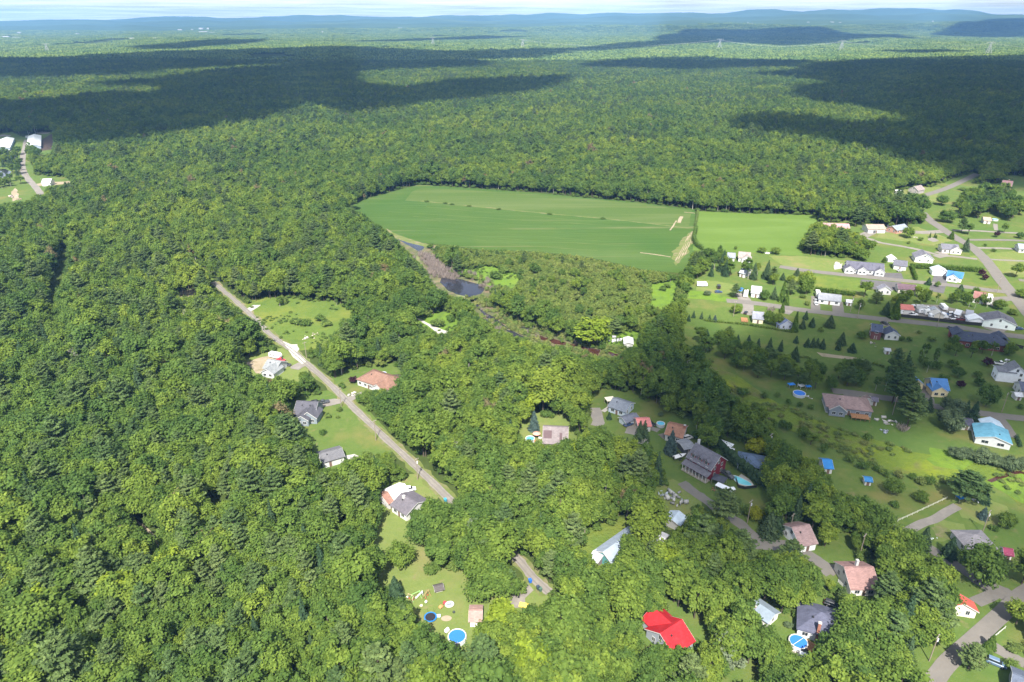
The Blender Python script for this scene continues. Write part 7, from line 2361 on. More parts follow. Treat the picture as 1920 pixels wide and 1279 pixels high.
for a in (
    # the yards along the lane
    (798, 1022, 'dome', 12, 5.6, 'big bright maple at the right of the white bungalow lawn'), (853, 1004, 'dome', 11, 5.0, 'round maple between the big maple and the lane'),
    (752, 1060, 'dome', 9.5, 4.5, 'round maple alone on the dry lawn below the bungalow'), (826, 1066, 'broad', 11, 4.6, 'tall maple over a pale trunk at the head of the pool lawn'),
    (888, 1040, 'palepine', 14, 5.4, 'large pale grey green pine beside the pool lawn grove'), (915, 1118, 'dome', 13, 6.6, 'huge maple right of the pool lawn'), (880, 1075, 'broad', 11, 4.6, 'maple between the grey pine and the huge maple'),
    (742, 1120, 'spruce', 8, 2.6, 'olive spruce at the left rim of the pool lawn'), (806, 1076, 'shrub', 3.4, 2.4, 'cedar bush left of the tall maple'), (926, 1226, 'lime', 9, 4.2, 'yellow green tree right of the pool cabin'), (938, 1185, 'lime', 10, 4.8, 'lime green maple behind the pool cabin'), (1000, 1282, 'lime', 14, 5.2, 'lime green tree at the bottom middle edge'), (985, 782, 'lime', 13, 4.6, 'lime green tree above the mauve roof clearing'), (1082, 880, 'lime', 12, 4.4, 'lime green tree below and right of the mauve roof'), (1130, 920, 'lime', 12, 4.4, 'lime green tree above the metal barn'), (100, 1180, 'lime', 15, 5.0, 'lime green tree near the bottom left corner'), (235, 1150, 'lime', 15, 5.0, 'lime green tree in the lower left wood'), (330, 1105, 'lime', 15, 4.6, 'lime green tree below the bare rocky gap'), (1245, 1090, 'lime', 13, 4.4, 'lime green tree between the metal barn and red roof'),
    (662, 718, 'purple', 3.4, 2.0, 'dark purple bush on the lawn left of the brown hip roof'), (641, 727, 'shrub', 3, 1.8, 'green bush at the lane corner of the purple bush lawn'),
    (615, 784, 'shrub', 2.6, 1.4, 'small bush below the charcoal house'), (633, 785, 'shrub', 1.6, 1.0, 'tiny bush right of the small lawn bush'), (606, 816, 'shrub', 2.6, 1.6, 'bush at the left side of the big lawn'), (637, 772, 'shrub', 2.8, 1.4, 'bush at the roadside pole'),
    (562, 608, 'shrub', 4, 3.2, 'grey green shrub in the middle of the lane meadow'), (575, 610, 'shrub', 4.2, 3.4, 'dark rounded shrub right of the grey green shrub'), (551, 606, 'shrub', 3.4, 2.6, 'pale shrub at the left of the meadow shrubs'), (600, 602, 'shrub', 4.5, 3.2, 'large shrub near the meadow wood edge'), (612, 612, 'shrub', 4, 3, 'shrub joined to the meadow wood edge'),
    (525, 574, 'birch', 6, 2.4, 'bright young tree at the head of the lane meadow'), (535, 570, 'shrub', 4.2, 2.6, 'shrub right of the bright young tree'),
    (1001, 806, 'bluespruce', 9, 2.4, 'blue green spruce left of the mauve roof'), (1198, 829, 'spruce', 10, 2.4, 'dark spruce in front of the pink roof, left of a pair'), (1207, 826, 'spruce', 9.5, 2.3, 'dark spruce in front of the pink roof, right of a pair'),
    (1142, 786, 'yspruce', 3.6, 1.3, 'small dark spruce in the bungalow lawn'), (1257, 850, 'bluespruce', 10.5, 2.6, 'tall blue spruce in front of the orange roof'), (1252, 772, 'dome', 9, 4.0, 'rounded tree right of the blue grey bungalow'),
    (1239, 780, 'willow', 2.2, 1.3, 'pale flowering shrub above the small round pool'), (1205, 850, 'snag', 7, 2.6, 'white bare tree below the twin spruces'),
    (1050, 1000, 'rust', 13, 2.4, 'tall tan dying spruce left of the metal barn'), (1076, 1030, 'rust', 11, 2.0, 'shorter tan dying spruce at the metal barn yard'), (1078, 1112, 'rust', 8, 1.5, 'small grey tan spruce right of the lane end'),
    (1358, 1240, 'palepine', 11, 4.6, 'pale pine on the grass right of the red roof'), (1478, 1176, 'willow', 1.8, 1.2, 'white flowering shrub below the narrow shed'),
    (1417, 850, 'yellow', 7.2, 4.2, 'golden yellow rounded tree above the blue hip roof'), (1425, 880, 'yellow', 4.2, 1.9, 'small yellow green tree below the blue hip roof'), (1415, 975, 'yellow', 6, 2.6, 'yellow leaved tree beside the junction pole'),
    (1344, 818, 'pine', 13, 5.0, 'spreading dark pine above the white tent'), (1355, 775, 'bluespruce', 10, 2.6, 'blue spruce at the dark wood edge'), (1420, 800, 'dome', 10, 4.6, 'dark round maple above the yellow tree'),
    (1355, 985, 'pine', 15, 4.8, 'dark pine between the junction and the long white canopy'), (1313, 1046, 'pine', 17, 5.2, 'tall blue green pine left of the road junction'), (1384, 1062, 'pine', 14, 4.6, 'brownish pine below the road junction'),
    (1478, 1068, 'pine', 11.5, 4.4, 'olive pine in front of the curved brown roof'), (1440, 1006, 'spruce', 10, 3.4, 'dark spruce right of the junction pole'), (1452, 998, 'spruce', 11, 3.0, 'second dark spruce right of the junction pole'), (1490, 984, 'spruce', 12, 2.4, 'tall thin spruce behind the curved brown roof'),
    (1522, 992, 'broad', 13, 4.8, 'tall dark maple behind the curved brown roof'), (1546, 1024, 'broad', 7.5, 3.4, 'bright tree at the right end of the curved brown roof'), (1612, 992, 'broad', 13, 5, 'dark maple above the pink roof'), (1640, 1010, 'dome', 13, 5, 'dark rounded maple where the east road starts'),
    (1672, 1050, 'broad', 13, 5, 'dark maple right of the pink roof chimney'), (1700, 1050, 'dome', 12, 4.8, 'olive maple below the east road bend'), (1655, 1140, 'pine', 13, 4, 'dark pine at the right end of the pink roof'), (1725, 1175, 'pine', 17, 5.4, 'largest dark pine left of the coral roof'), (1752, 1190, 'pine', 13, 4.4, 'dark pine below and left of the coral roof'),
    (1690, 1190, 'spruce', 14, 3.4, 'dark spruce left of the largest pine'), (1665, 1215, 'pine', 13, 4.2, 'brownish pine below the pink roofed house'), (1745, 1110, 'broad', 12, 4.8, 'maple above the largest dark pine'),
    # shaded south east lawns
    (1672, 926, 'dome', 6.4, 3.4, 'round dark tree right of the tiny blue roof'), (1725, 940, 'dome', 4.6, 2.6, 'lower round bush tree right of the round dark tree'), (1676, 949, 'shrub', 2.2, 1.8, 'bluish low bush below the round dark tree'),
    (1808, 938, 'pine', 12, 6.4, 'wide blue grey pine at the gravel drive end'), (1843, 942, 'spruce', 6.5, 2.3, 'dark spruce right of the wide pine'), (1842, 972, 'bluespruce', 4.6, 1.7, 'pale blue spruce on the dry lawn'),
    (1884, 988, 'dome', 5.6, 3.2, 'rounded dark tree right of the pale blue spruce'), (1863, 994, 'shrub', 2.2, 1.6, 'low bush left of the rounded dark tree'), (1832, 1092, 'dome', 14.5, 6.2, 'big round maple in front of the grey hip roof'),
    (1915, 1095, 'broad', 12, 4.8, 'dark tree at the right edge below the playhouse'), (1728, 1030, 'spruce', 9, 2.6, 'dark spruce left of the grey hip roof'), (1777, 1044, 'spruce', 8, 2.5, 'dark spruce between the drive and the big round maple'),
    (1905, 1170, 'broad', 8, 3.6, 'dark tree over the corner road'), (1855, 1216, 'cedar', 5, 1.5, 'cedar at the corner road bend'), (1845, 1226, 'cedar', 4.6, 1.6, 'lower cedar at the corner road bend'), (1815, 1255, 'pine', 9, 3.2, 'pine beside the corner road at the bottom'), (1895, 1252, 'shrub', 3, 1.8, 'bush right of the slate blue car'),
    (1900, 1216, 'shrub', 1.6, 2.4, 'long low hedge bush on the corner lawn'),
    (1675, 730, 'pine', 15, 4.6, 'dark pine at the upper end of the tall dark clump'), (1690, 770, 'pine', 16, 5.2, 'dark pine in the middle of the tall dark clump'), (1700, 800, 'pine', 17, 5.4, 'dark pine at the lower end of the tall dark clump'),
    (1778, 806, 'willow', 10, 5.6, 'silver willow in front of the cream cottage, nearer one'), (1783, 778, 'willow', 9, 5.4, 'silver willow in front of the cream cottage, farther one'),
    (1725, 768, 'spruce', 7.5, 2.0, 'dark spruce at the cream cottage drive, left one'), (1739, 770, 'spruce', 6.8, 2.4, 'dark spruce at the cream cottage drive, right one'), (1808, 782, 'spruce', 8, 2.4, 'dark spruce between the willow and navy roofed shed'), (1823, 786, 'spruce', 8.6, 2.6, 'dark spruce above the navy roofed shed'),
    (1848, 762, 'dome', 11, 5.0, 'big dark round maple above the turquoise roof'), (1835, 724, 'dome', 4.6, 2.4, 'small round tree above the big dark maple'), (1832, 708, 'dome', 3.6, 2.0, 'smaller round tree at the farmhouse lawn'), (1795, 708, 'dome', 5.6, 3.0, 'round dark bush tree above the purple one'),
    (1800, 728, 'purple', 4.0, 2.0, 'dark purple round tree right of the cream cottage'), (1889, 700, 'purple', 5, 3.0, 'purple tree in front of the tall farmhouse'), (1850, 686, 'purple', 4.4, 2.6, 'purple tree left of the white pickup'), (1768, 712, 'shrub', 3.0, 2.6, 'low bush behind the blue roofed cottage'),
    (1627, 824, 'shrub', 2.6, 2.0, 'bush at the meadow edge below the ornaments'), (1691, 806, 'brush', 3.4, 2.6, 'bare grey bush below the big dark pines'), (1914, 767, 'shrub', 2.4, 1.6, 'bush on the lawn at the right edge'),
    (1792, 858, 'willow', 5.0, 3.2, 'pale willow shrub first in the row below the turquoise roof'), (1812, 858, 'willow', 4.4, 3.0, 'pale willow shrub second in the row below the turquoise roof'), (1841, 866, 'willow', 6.4, 4.0, 'largest pale willow shrub below the turquoise roof'), (1860, 872, 'willow', 5.0, 3.2, 'pale willow shrub right of the largest one'), (1874, 876, 'willow', 4.8, 2.8, 'pale willow shrub left of the edge pair'), (1890, 881, 'willow', 6.0, 3.6, 'pale willow shrub in the edge pair'), (1914, 878, 'willow', 4.6, 3.0, 'pale willow shrub at the right picture edge'),
    (1479, 757, 'shrub', 2.4, 1.6, 'round lawn bush below the tree belt pool, left one'), (1500, 762, 'shrub', 2.4, 1.6, 'round lawn bush below the tree belt pool, middle one'), (1519, 766, 'shrub', 2.4, 1.7, 'round lawn bush below the tree belt pool, right one'), (1457, 743, 'shrub', 2.6, 1.5, 'bush left of the tree belt pool'), (1431, 746, 'shrub', 3.0, 2.0, 'bush at the creek meadow left of the pool'), (1391, 741, 'shrub', 3.6, 3.0, 'large bush at the head of the creek meadow'), (1417, 766, 'shrub', 3.0, 2.6, 'bush on the creek bank'),
    # around the two streets
    (1291, 602, 'yspruce', 4.2, 1.3, 'small spruce first in the upper lawn row'), (1300, 596, 'yspruce', 4.4, 1.2, 'small spruce second in the upper lawn row'), (1315, 598, 'yspruce', 4.6, 1.1, 'small spruce third in the upper lawn row'), (1330, 600, 'yspruce', 3.4, 1.0, 'small spruce fourth in the upper lawn row'), (1340, 603, 'bluespruce', 4, 1.4, 'pale spruce at the end of the upper lawn row'),
    (1380, 587, 'dome', 5.2, 3.4, 'round olive bush tree at the street end pole'), (1326, 554, 'willow', 3.4, 2.2, 'silvery round bush below the white camper'), (1378, 558, 'pine', 9, 3.4, 'dark pine beside the motorhome drive'), (1397, 552, 'dome', 4.0, 2.0, 'dark bush behind the motorhome'), (1432, 562, 'dome', 7, 3.2, 'dark round tree in front of the pale roofed house'), (1415, 556, 'yspruce', 3.4, 1.0, 'small dark spruce before the pale roofed house'), (1450, 561, 'spruce', 8, 2.3, 'dark spruce right of the pale roofed house'),
    (1465, 566, 'cedar', 13, 2.2, 'tall bright cedar column beside the street, tallest'), (1474, 572, 'cedar', 9, 1.7, 'bright cedar column right of the tallest'), (1466, 586, 'cedar', 6.5, 1.6, 'bright cedar column on the street edge'), (1482, 553, 'pine', 10, 3.6, 'olive pine behind the tall cedar'), (1509, 550, 'dome', 12, 5.4, 'large dark maple behind the long bungalow lawn'), (1506, 559, 'shrub', 2.6, 2.0, 'round bush on the long bungalow lawn, upper one'), (1513, 572, 'shrub', 3.0, 1.8, 'round bush on the long bungalow lawn, lower one'),
    (1440, 608, 'dome', 8.6, 3.2, 'dark round tree left of the navy gable roof, left one'), (1457, 613, 'dome', 8.4, 3.3, 'dark round tree left of the navy gable roof, right one'), (1489, 622, 'cedar', 12, 2.0, 'dark cedar column right of the navy gable roof'), (1445, 584, 'brush', 4, 2.4, 'greyish bare bush by the street above the cream house'),
    (1510, 599, 'yspruce', 5.4, 1.7, 'young spruce on the dark lawn, uppermost of three'), (1504, 616, 'yspruce', 5.6, 2.1, 'young spruce on the dark lawn, lowest of three'), (1522, 613, 'yspruce', 5.6, 2.0, 'young spruce on the dark lawn, right of three'), (1555, 613, 'spruce', 7.0, 3.2, 'wide young spruce below the long bungalow'), (1538, 623, 'shrub', 3.4, 1.6, 'small round tree below the wide young spruce'),
    (1492, 643, 'yspruce', 4.2, 1.6, 'spruce standing left of the spruce clump'), (1513, 650, 'yspruce', 5, 1.9, 'spruce first in the clump of four'), (1523, 651, 'yspruce', 5.4, 1.8, 'spruce second in the clump of four'), (1531, 651, 'yspruce', 5.2, 1.8, 'spruce third in the clump of four'), (1541, 653, 'yspruce', 5.6, 2.0, 'spruce fourth in the clump of four'), (1577, 646, 'spruce', 7, 2.6, 'dark spruce right of the spruce clump'), (1571, 656, 'yspruce', 4.8, 1.6, 'small spruce below the dark spruce'), (1597, 660, 'spruce', 5.2, 2.4, 'low dark spruce at the lawn path'),
    (1382, 646, 'spruce', 5.6, 1.9, 'spruce at the tree belt end of the dark lawn row'), (1402, 650, 'spruce', 6.6, 2.0, 'spruce second in the dark lawn row'), (1421, 652, 'yspruce', 5.6, 1.6, 'spruce third in the dark lawn row'), (1442, 656, 'spruce', 7.0, 1.9, 'spruce fourth in the dark lawn row'), (1463, 658, 'spruce', 6.2, 1.6, 'spruce last in the dark lawn row'), (1489, 676, 'spruce', 8, 2.8, 'broad dark spruce beside the lawn path'), (1305, 618, 'shrub', 1.8, 1.2, 'little bush on the bright lawn'), (1325, 630, 'yspruce', 4, 1.5, 'small spruce at the tree belt on the bright lawn'),
    (1615, 636, 'dome', 4.6, 2.6, 'round dark bush left of the dark brown house'), (1612, 580, 'pine', 6.5, 2.6, 'dark pine on the lawn left of the storage yard'), (1643, 570, 'pine', 8, 3.6, 'olive pine behind the storage yard hedge'), (1660, 590, 'spruce', 8, 3.0, 'dark spruce at the left end of the storage yard'), (1676, 597, 'cedar', 12, 3.2, 'big dark cedar at the storage yard corner'),
    (1620, 557, 'broad', 10, 3.8, 'bright tree behind the little gabled house'), (1703, 641, 'shrub', 3.4, 1.6, 'round bush on the lawn right of the small white house'), (1723, 626, 'shrub', 2.0, 1.4, 'low bush below the street lamp lawn'), (1872, 580, 'dome', 6.6, 3.6, 'round tree left of the crossroads'), (1900, 590, 'shrub', 3.0, 3.4, 'dark bushes right of the workshop'), (1915, 558, 'dome', 6, 4.0, 'dark rounded tree at the right edge of the crossroads'), (1828, 552, 'dome', 5, 2.2, 'dark small tree left of the red brown roof'),
    (1690, 640, 'dome', 3, 1.5, 'small dark bush beside the white gabled house'), (1784, 690, 'dome', 5, 2.6, 'bush tree below the brick building'), (1745, 640, 'shrub', 3, 2.4, 'shrub left of the brick building trees'),
    (1701, 446, 'dome', 9, 4.8, 'rounded grey green bush tree beside the brick house'), (1809, 471, 'spruce', 10, 3.2, 'dark spruce right of the beige house'), (1802, 437, 'pine', 13, 4.0, 'dark pine at the main street bend'), (1815, 440, 'broad', 9, 3.6, 'olive tree right of the main street pine'), (1868, 445, 'purple', 5, 2.3, 'round purple tree on the north lawn'), (1882, 437, 'broad', 8, 2.8, 'slim green tree right of the round purple tree'), (1912, 447, 'dome', 5, 3.0, 'grey green rounded tree at the right edge'),
    (1775, 417, 'dome', 12, 7.0, 'wide spreading oak below the hillock'), (1765, 385, 'dome', 10, 5.6, 'round maple at the far road'), (1726, 383, 'broad', 10, 5.0, 'bright maple left of the far road'), (1903, 520, 'broad', 10, 4.4, 'green roadside maple in the right field'), (1840, 517, 'purple', 4.4, 2.2, 'purple tree beside the main street, upper one'), (1846, 525, 'purple', 4.0, 2.2, 'purple tree beside the main street, lower one'), (1613, 487, 'dome', 9, 6.0, 'large round tree above the townhouse row'),
    (1657, 492, 'cedar', 4, 1.6, 'small cedar left of the gabled shed'), (1783, 448, 'cedar', 6, 2.4, 'rounded bright cedar above the beige house'), (1743, 446, 'cedar', 4.4, .9, 'thin cedar on the stony lawn, left one'), (1752, 446, 'cedar', 4, .9, 'thin cedar on the stony lawn, middle one'), (1755, 447, 'cedar', 3, .8, 'thin cedar on the stony lawn, right one'), (1726, 451, 'shrub', 3, 2.4, 'bush on the stony lawn'), (1703, 457, 'shrub', 2.4, 1.6, 'small bush below the stony lawn'), (1846, 462, 'shrub', 2.4, 1.4, 'bush right of the main street'), (1862, 472, 'shrub', 2.4, 1.8, 'dark bush lower right of the main street'), (1740, 534, 'yspruce', 5, 2.2, 'spruce by the upper street hedge'), (1800, 547, 'yspruce', 5, 2.6, 'spruce at the upper street right of the drive'), (1758, 538, 'shrub', 4, 2.0, 'bush left of the drive mouth'),
    (1881, 352, 'spruce', 10, 2.8, 'dark spruce below the chalet, left one'), (1893, 353, 'spruce', 9.5, 2.6, 'dark spruce below the chalet, right one'), (1803, 357, 'shrub', 3, 4.0, 'dark bush on the far lawn'), (1428, 474, 'dome', 4.6, 3.4, 'dark bush at the hay field edge, left one'), (1454, 476, 'dome', 5, 4.0, 'dark bush at the hay field edge, right one'), (1379, 468, 'shrub', 3, 1.5, 'single bush on the hay field edge'), (1494, 517, 'spruce', 5.2, 2.2, 'small dark spruce below the upper street'), (1467, 525, 'spruce', 5, 2.0, 'small spruce at the end of the upper street'), (1482, 531, 'dome', 6, 3.0, 'rounded tree on the yellow meadow'), (1510, 537, 'dome', 11, 5.0, 'dark rounded tree at the yellow meadow'),
    (1112, 650, 'lime', 16, 9.4, 'huge round tree standing beside the creek'), (1085, 645, 'shrub', 4, 3, 'shrub left of the huge creek tree'), (1150, 628, 'pine', 11, 4.2, 'grey green pine right of the huge creek tree'), (1165, 618, 'broad', 9, 3.8, 'rounded tree above the creek scrap'),
    (930, 522, 'shrub', 6, 4.6, 'rounded bush in the lush grass by the pond'), (945, 512, 'shrub', 5, 4.0, 'bush above the rounded pond bush'), (822, 612, 'shrub', 5, 4.0, 'dark bush in the small lush clearing'), (845, 602, 'shrub', 4.4, 3.0, 'bush at the right of the small lush clearing'), (1242, 545, 'shrub', 3.4, 2.4, 'bush in the bright clearing by the hay field trees'), (1250, 540, 'shrub', 3.4, 2.4, 'second bush in the bright clearing'),
    (88, 342, 'shrub', 3, 2.2, 'bush in front of the white machine shed'), (40, 345, 'broad', 9, 4.5, 'dark tree left of the far bend'), (30, 300, 'broad', 11, 5, 'dark tree between the farm pond and road'), (36, 312, 'broad', 10, 5, 'dark tree beside the farm pond'), (52, 285, 'spruce', 9, 3, 'dark spruce by the poultry barn road'), (88, 318, 'broad', 11, 5, 'dark tree at the left end of the birch edge'), (76, 322, 'broad', 10, 4.6, 'dark tree right of the far road'), (10, 350, 'broad', 9, 4.5, 'dark tree by the west farm pond shore'),
):
    plant(*a)


SHORT = {'broad': 'broadleaf tree', 'dome': 'rounded tree', 'pine': 'pine', 'spruce': 'spruce', 'birch': 'slim birch', 'shrub': 'leafy shrub', 'marsh': 'tawny shrub', 'brush': 'bare grey thicket', 'young': 'young tree'}


def scatter_px(poly, spacing, kinds, label, group, Hs=(7, 11), seed=1, ratio=0.34, name=None):
    """single trees filling a small wood, set on a jittered grid"""
    rg = np.random.default_rng(seed)
    W = P(poly)
    xs = [p[0] for p in W]; ys = [p[1] for p in W]
    k = 0
    for yy in np.arange(min(ys), max(ys), spacing):
        for xx in np.arange(min(xs), max(xs), spacing):
            x, y = xx + rg.uniform(-.4, .4) * spacing, yy + rg.uniform(-.4, .4) * spacing
            if poly_sd(np.array([x]), np.array([y]), W)[0] < 0: continue
            kind = kinds[rg.integers(len(kinds))]
            H = rg.uniform(*Hs)
            R = H * ratio * rg.uniform(.85, 1.15) * (0.62 if kind in ('spruce', 'birch') else 1)
            kd = K[kind][k % len(K[kind])]
            s = H / kd.H
            single_tree(kind, k, x, y, 0, s, rg.uniform(0, 6.28), SHORT[kind] + ' ' + label, group, KNAME[kind], 'shrub' if kind in ('shrub', 'marsh', 'brush') else 'tree', w=(R / kd.R) / s)
            k += 1
    return k


WOODS = [
    ([(1296, 645), (1335, 634), (1372, 632), (1388, 655), (1405, 676), (1440, 668), (1470, 690), (1520, 694), (1560, 700), (1600, 694), (1640, 708), (1642, 738), (1560, 736), (1500, 726), (1440, 720), (1385, 694), (1330, 668)], 6.5,
     ['broad', 'broad', 'dome', 'pine', 'broad'], 'in the dark belt across the village lawns', (6.5, 10.5), .40),
    ([(1662, 690), (1690, 690), (1700, 730), (1706, 792), (1690, 800), (1672, 770)], 6.5, ['pine', 'spruce', 'pine'], 'in the tall dark clump beside the cream garage', (13, 17), .26),
    ([(1602, 428), (1604, 400), (1640, 390), (1690, 388), (1728, 396), (1733, 416), (1702, 430), (1650, 424)], 8.5, ['pine', 'pine', 'broad'], 'in the tall grove above the tan roofed garage', (15, 19), .27),
    ([(1792, 408), (1800, 378), (1832, 370), (1890, 372), (1912, 398), (1910, 420), (1880, 414), (1858, 400), (1830, 414), (1812, 420)], 8.5, ['broad', 'pine', 'dome', 'broad'], 'on the wooded hillock by the main street', (12, 16), .36),
    ([(1500, 468), (1515, 446), (1530, 434), (1588, 447), (1620, 464), (1630, 482), (1592, 488), (1540, 482)], 6.5, ['broad', 'broad', 'birch', 'dome'], 'in the grove at the hay field corner', (9, 12), .36),
    ([(1288, 545), (1308, 506), (1345, 484), (1368, 512), (1400, 506), (1440, 518), (1466, 542), (1440, 532), (1405, 528), (1380, 524), (1330, 520), (1302, 530)], 7.0, ['broad', 'pine', 'birch', 'broad', 'spruce'], 'in the wood strip below the hay field', (8, 13), .36),
    ([(1655, 578), (1690, 562), (1722, 548), (1760, 562), (1830, 562), (1858, 572), (1850, 584), (1780, 576), (1720, 570), (1680, 580)], 6.0, ['broad', 'birch', 'broad', 'shrub'], 'in the tree row behind the storage yard', (5.5, 8.5), .36),
    ([(1752, 655), (1790, 635), (1808, 642), (1860, 662), (1898, 668), (1892, 678), (1830, 672), (1770, 672)], 6.5, ['broad', 'dome', 'birch'], 'in the thicket below the brick building', (5.5, 8), .38),
    ([(1712, 672), (1740, 660), (1766, 674), (1764, 700), (1722, 700)], 4.2, ['birch', 'shrub', 'birch'], 'in the loose clump above the cream cottage', (4.5, 6.5), .34),
    ([(1398, 765), (1440, 790), (1480, 808), (1530, 832), (1560, 850), (1556, 858), (1500, 832), (1440, 806), (1400, 780)], 5.0, ['shrub', 'dome', 'broad'], 'along the wood side of the creek meadow', (3, 6.5), .48),
    ([(1575, 858), (1640, 878), (1720, 900), (1790, 912), (1785, 920), (1700, 908), (1620, 884), (1575, 866)], 3.4, ['shrub', 'shrub', 'shrub', 'marsh'], 'in the hedge line along the creek meadow', (2.4, 4.2), .55),
    ([(1430, 740), (1480, 770), (1540, 792), (1600, 815), (1600, 820), (1530, 800), (1470, 776), (1430, 750)], 10.0, ['shrub', 'shrub', 'marsh'], 'standing loose in the upper creek meadow', (1.4, 2.8), .6),
    ([(1610, 735), (1640, 730), (1645, 700), (1660, 690), (1665, 745), (1640, 745)], 6, ['birch', 'broad'], 'left of the tall dark clump', (7, 10), .34),
    ([(735, 452), (758, 470), (785, 495), (812, 535), (838, 556), (832, 560), (800, 540), (770, 500), (742, 470)], 3.6, ['brush', 'brush', 'brush', 'marsh'], 'along the left pond bank', (2.6, 4.2), .5),
    ([(784, 472), (805, 478), (835, 505), (868, 518), (856, 526), (826, 522), (810, 520), (795, 498)], 3.0, ['brush'], 'standing in the upper pond', (2.6, 4.6), .5),
    ([(880, 512), (922, 526), (935, 545), (920, 560), (912, 545), (880, 524)], 4.0, ['brush', 'marsh', 'brush'], 'at the right shore of the pond', (2.2, 3.8), .5),
    ([(890, 568), (940, 590), (1000, 612), (1060, 636), (1120, 652), (1150, 664), (1120, 662), (1060, 648), (1000, 640), (945, 628), (900, 600)], 7.0, ['marsh', 'marsh', 'shrub', 'brush'], 'along the creek pools', (1.6, 3.4), .55),
    ([(905, 572), (960, 590), (1010, 606), (1065, 628), (1062, 636), (1000, 618), (940, 598)], 4.2, ['marsh', 'marsh', 'birch'], 'on the far creek bank', (3.0, 5.5), .42),
    ([(22, 288), (40, 288), (37, 330), (24, 330)], 8, ['broad', 'birch', 'spruce'], 'between the farm pond and the farm road', (8, 12), .36),
    ([(54, 282), (76, 288), (70, 328), (58, 322)], 8, ['broad', 'birch', 'broad'], 'right of the farm road bend', (9, 13), .36),
    ([(-20, 296), (22, 292), (22, 313), (-20, 315)], 8, ['broad', 'spruce'], 'above the farm pond', (8, 12), .36),
    ([(-20, 338), (20, 336), (24, 352), (-20, 358)], 8, ['broad', 'birch'], 'below the farm pond', (7, 10), .36),
]
for wi, (poly, sp, kinds, label, Hs, ratio) in enumerate(WOODS):
    scatter_px(poly, sp, kinds, label, 'trees and shrubs ' + label, Hs, 40 + wi, ratio)


def hedge(line, w, h, label, mat=None, step=1.3):
    """clipped hedge: one continuous leafy row"""
    rg = np.random.default_rng(int(line[0][0] * 10) % 9973)
    W = P(line)
    C, Rb, Ax = [], [], []
    x0, y0 = W[0]
    for (ax, ay), (bx, by) in zip(W[:-1], W[1:]):
        L = math.hypot(bx - ax, by - ay)
        n = max(1, int(L / step))
        for k in range(n):
            t = (k + .5) / n
            for z in ((h * .3, h * .72) if h > 1.6 else (h * .5,)):
                C.append((ax + (bx - ax) * t - x0 + rg.normal(0, .12), ay + (by - ay) * t - y0 + rg.normal(0, .12), z))
                Rb.append(w * .5 * rg.uniform(.9, 1.12)); Ax.append((0, 0, 1))
    V, F, T = crown_from_blobs(np.array(C), np.array(Rb), np.array(Ax, float), rg, 44, .26, low=-.5)
    V[:, 2] = np.maximum(V[:, 2], 0)
    o = link('hedge', np_mesh('hedge', V, F, mat or m_cedar, tone=T), None, (x0, y0, .02))
    return tag(o, label, 'hedge')


hedge([(1708, 503), (1750, 505), (1800, 508), (1842, 511)], 2.6, 3.4, 'long cedar hedge behind the blue roofed cottage')
hedge([(1708, 500), (1712, 512), (1717, 526)], 2.0, 2.4, 'cedar hedge running down from the long hedge to the street')
hedge([(1527, 546), (1560, 550), (1602, 556)], 2.6, 3.0, 'cedar hedge behind the long white bungalow')
hedge([(1322, 826), (1350, 850), (1385, 880), (1420, 905), (1455, 928), (1485, 950)], 4.6, 5.0, 'tall dark hedge behind the red porch house and pool', m_spruce, 2.0)
hedge([(1320, 602), (1400, 610), (1440, 616), (1485, 624)], 1.6, 1.2, 'low hedge line under the cream house lawns', m_shrub)
hedge([(1305, 430), (1300, 450), (1306, 462), (1318, 470)], 3.0, 3.4, 'shrub hedge between the crop field and hay field', m_shrub)
hedge([(1308, 398), (1306, 412), (1303, 424)], 2.0, 1.8, 'thin tan hedge at the upper field boundary', m_marsh)
hedge([(1420, 664), (1480, 668), (1520, 672)], 1.6, 1.2, 'low hedge along the lawn path', m_shrub)
hedge([(1600, 676), (1640, 684), (1660, 690)], 1.6, 1.4, 'low hedge at the end of the lawn path', m_shrub)
hedge([(1905, 820), (1912, 840)], 1.2, 1.6, 'thin hedge right of the turquoise roof', m_spruce)
for k_, (px_, py_) in enumerate(((800, 379), (835, 382), (848, 384), (880, 387), (935, 393), (1030, 402), (1130, 411))):
    plant(px_, py_, 'shrub', 1.6, 2.4, 'low tuft of bush on the crop field track', 'bush tufts along the crop field track')

# ------------------------------------------------------------------ power line across the far forest
m_steel = plain('galvanised_steel', (.36, .37, .39), .5, .06)


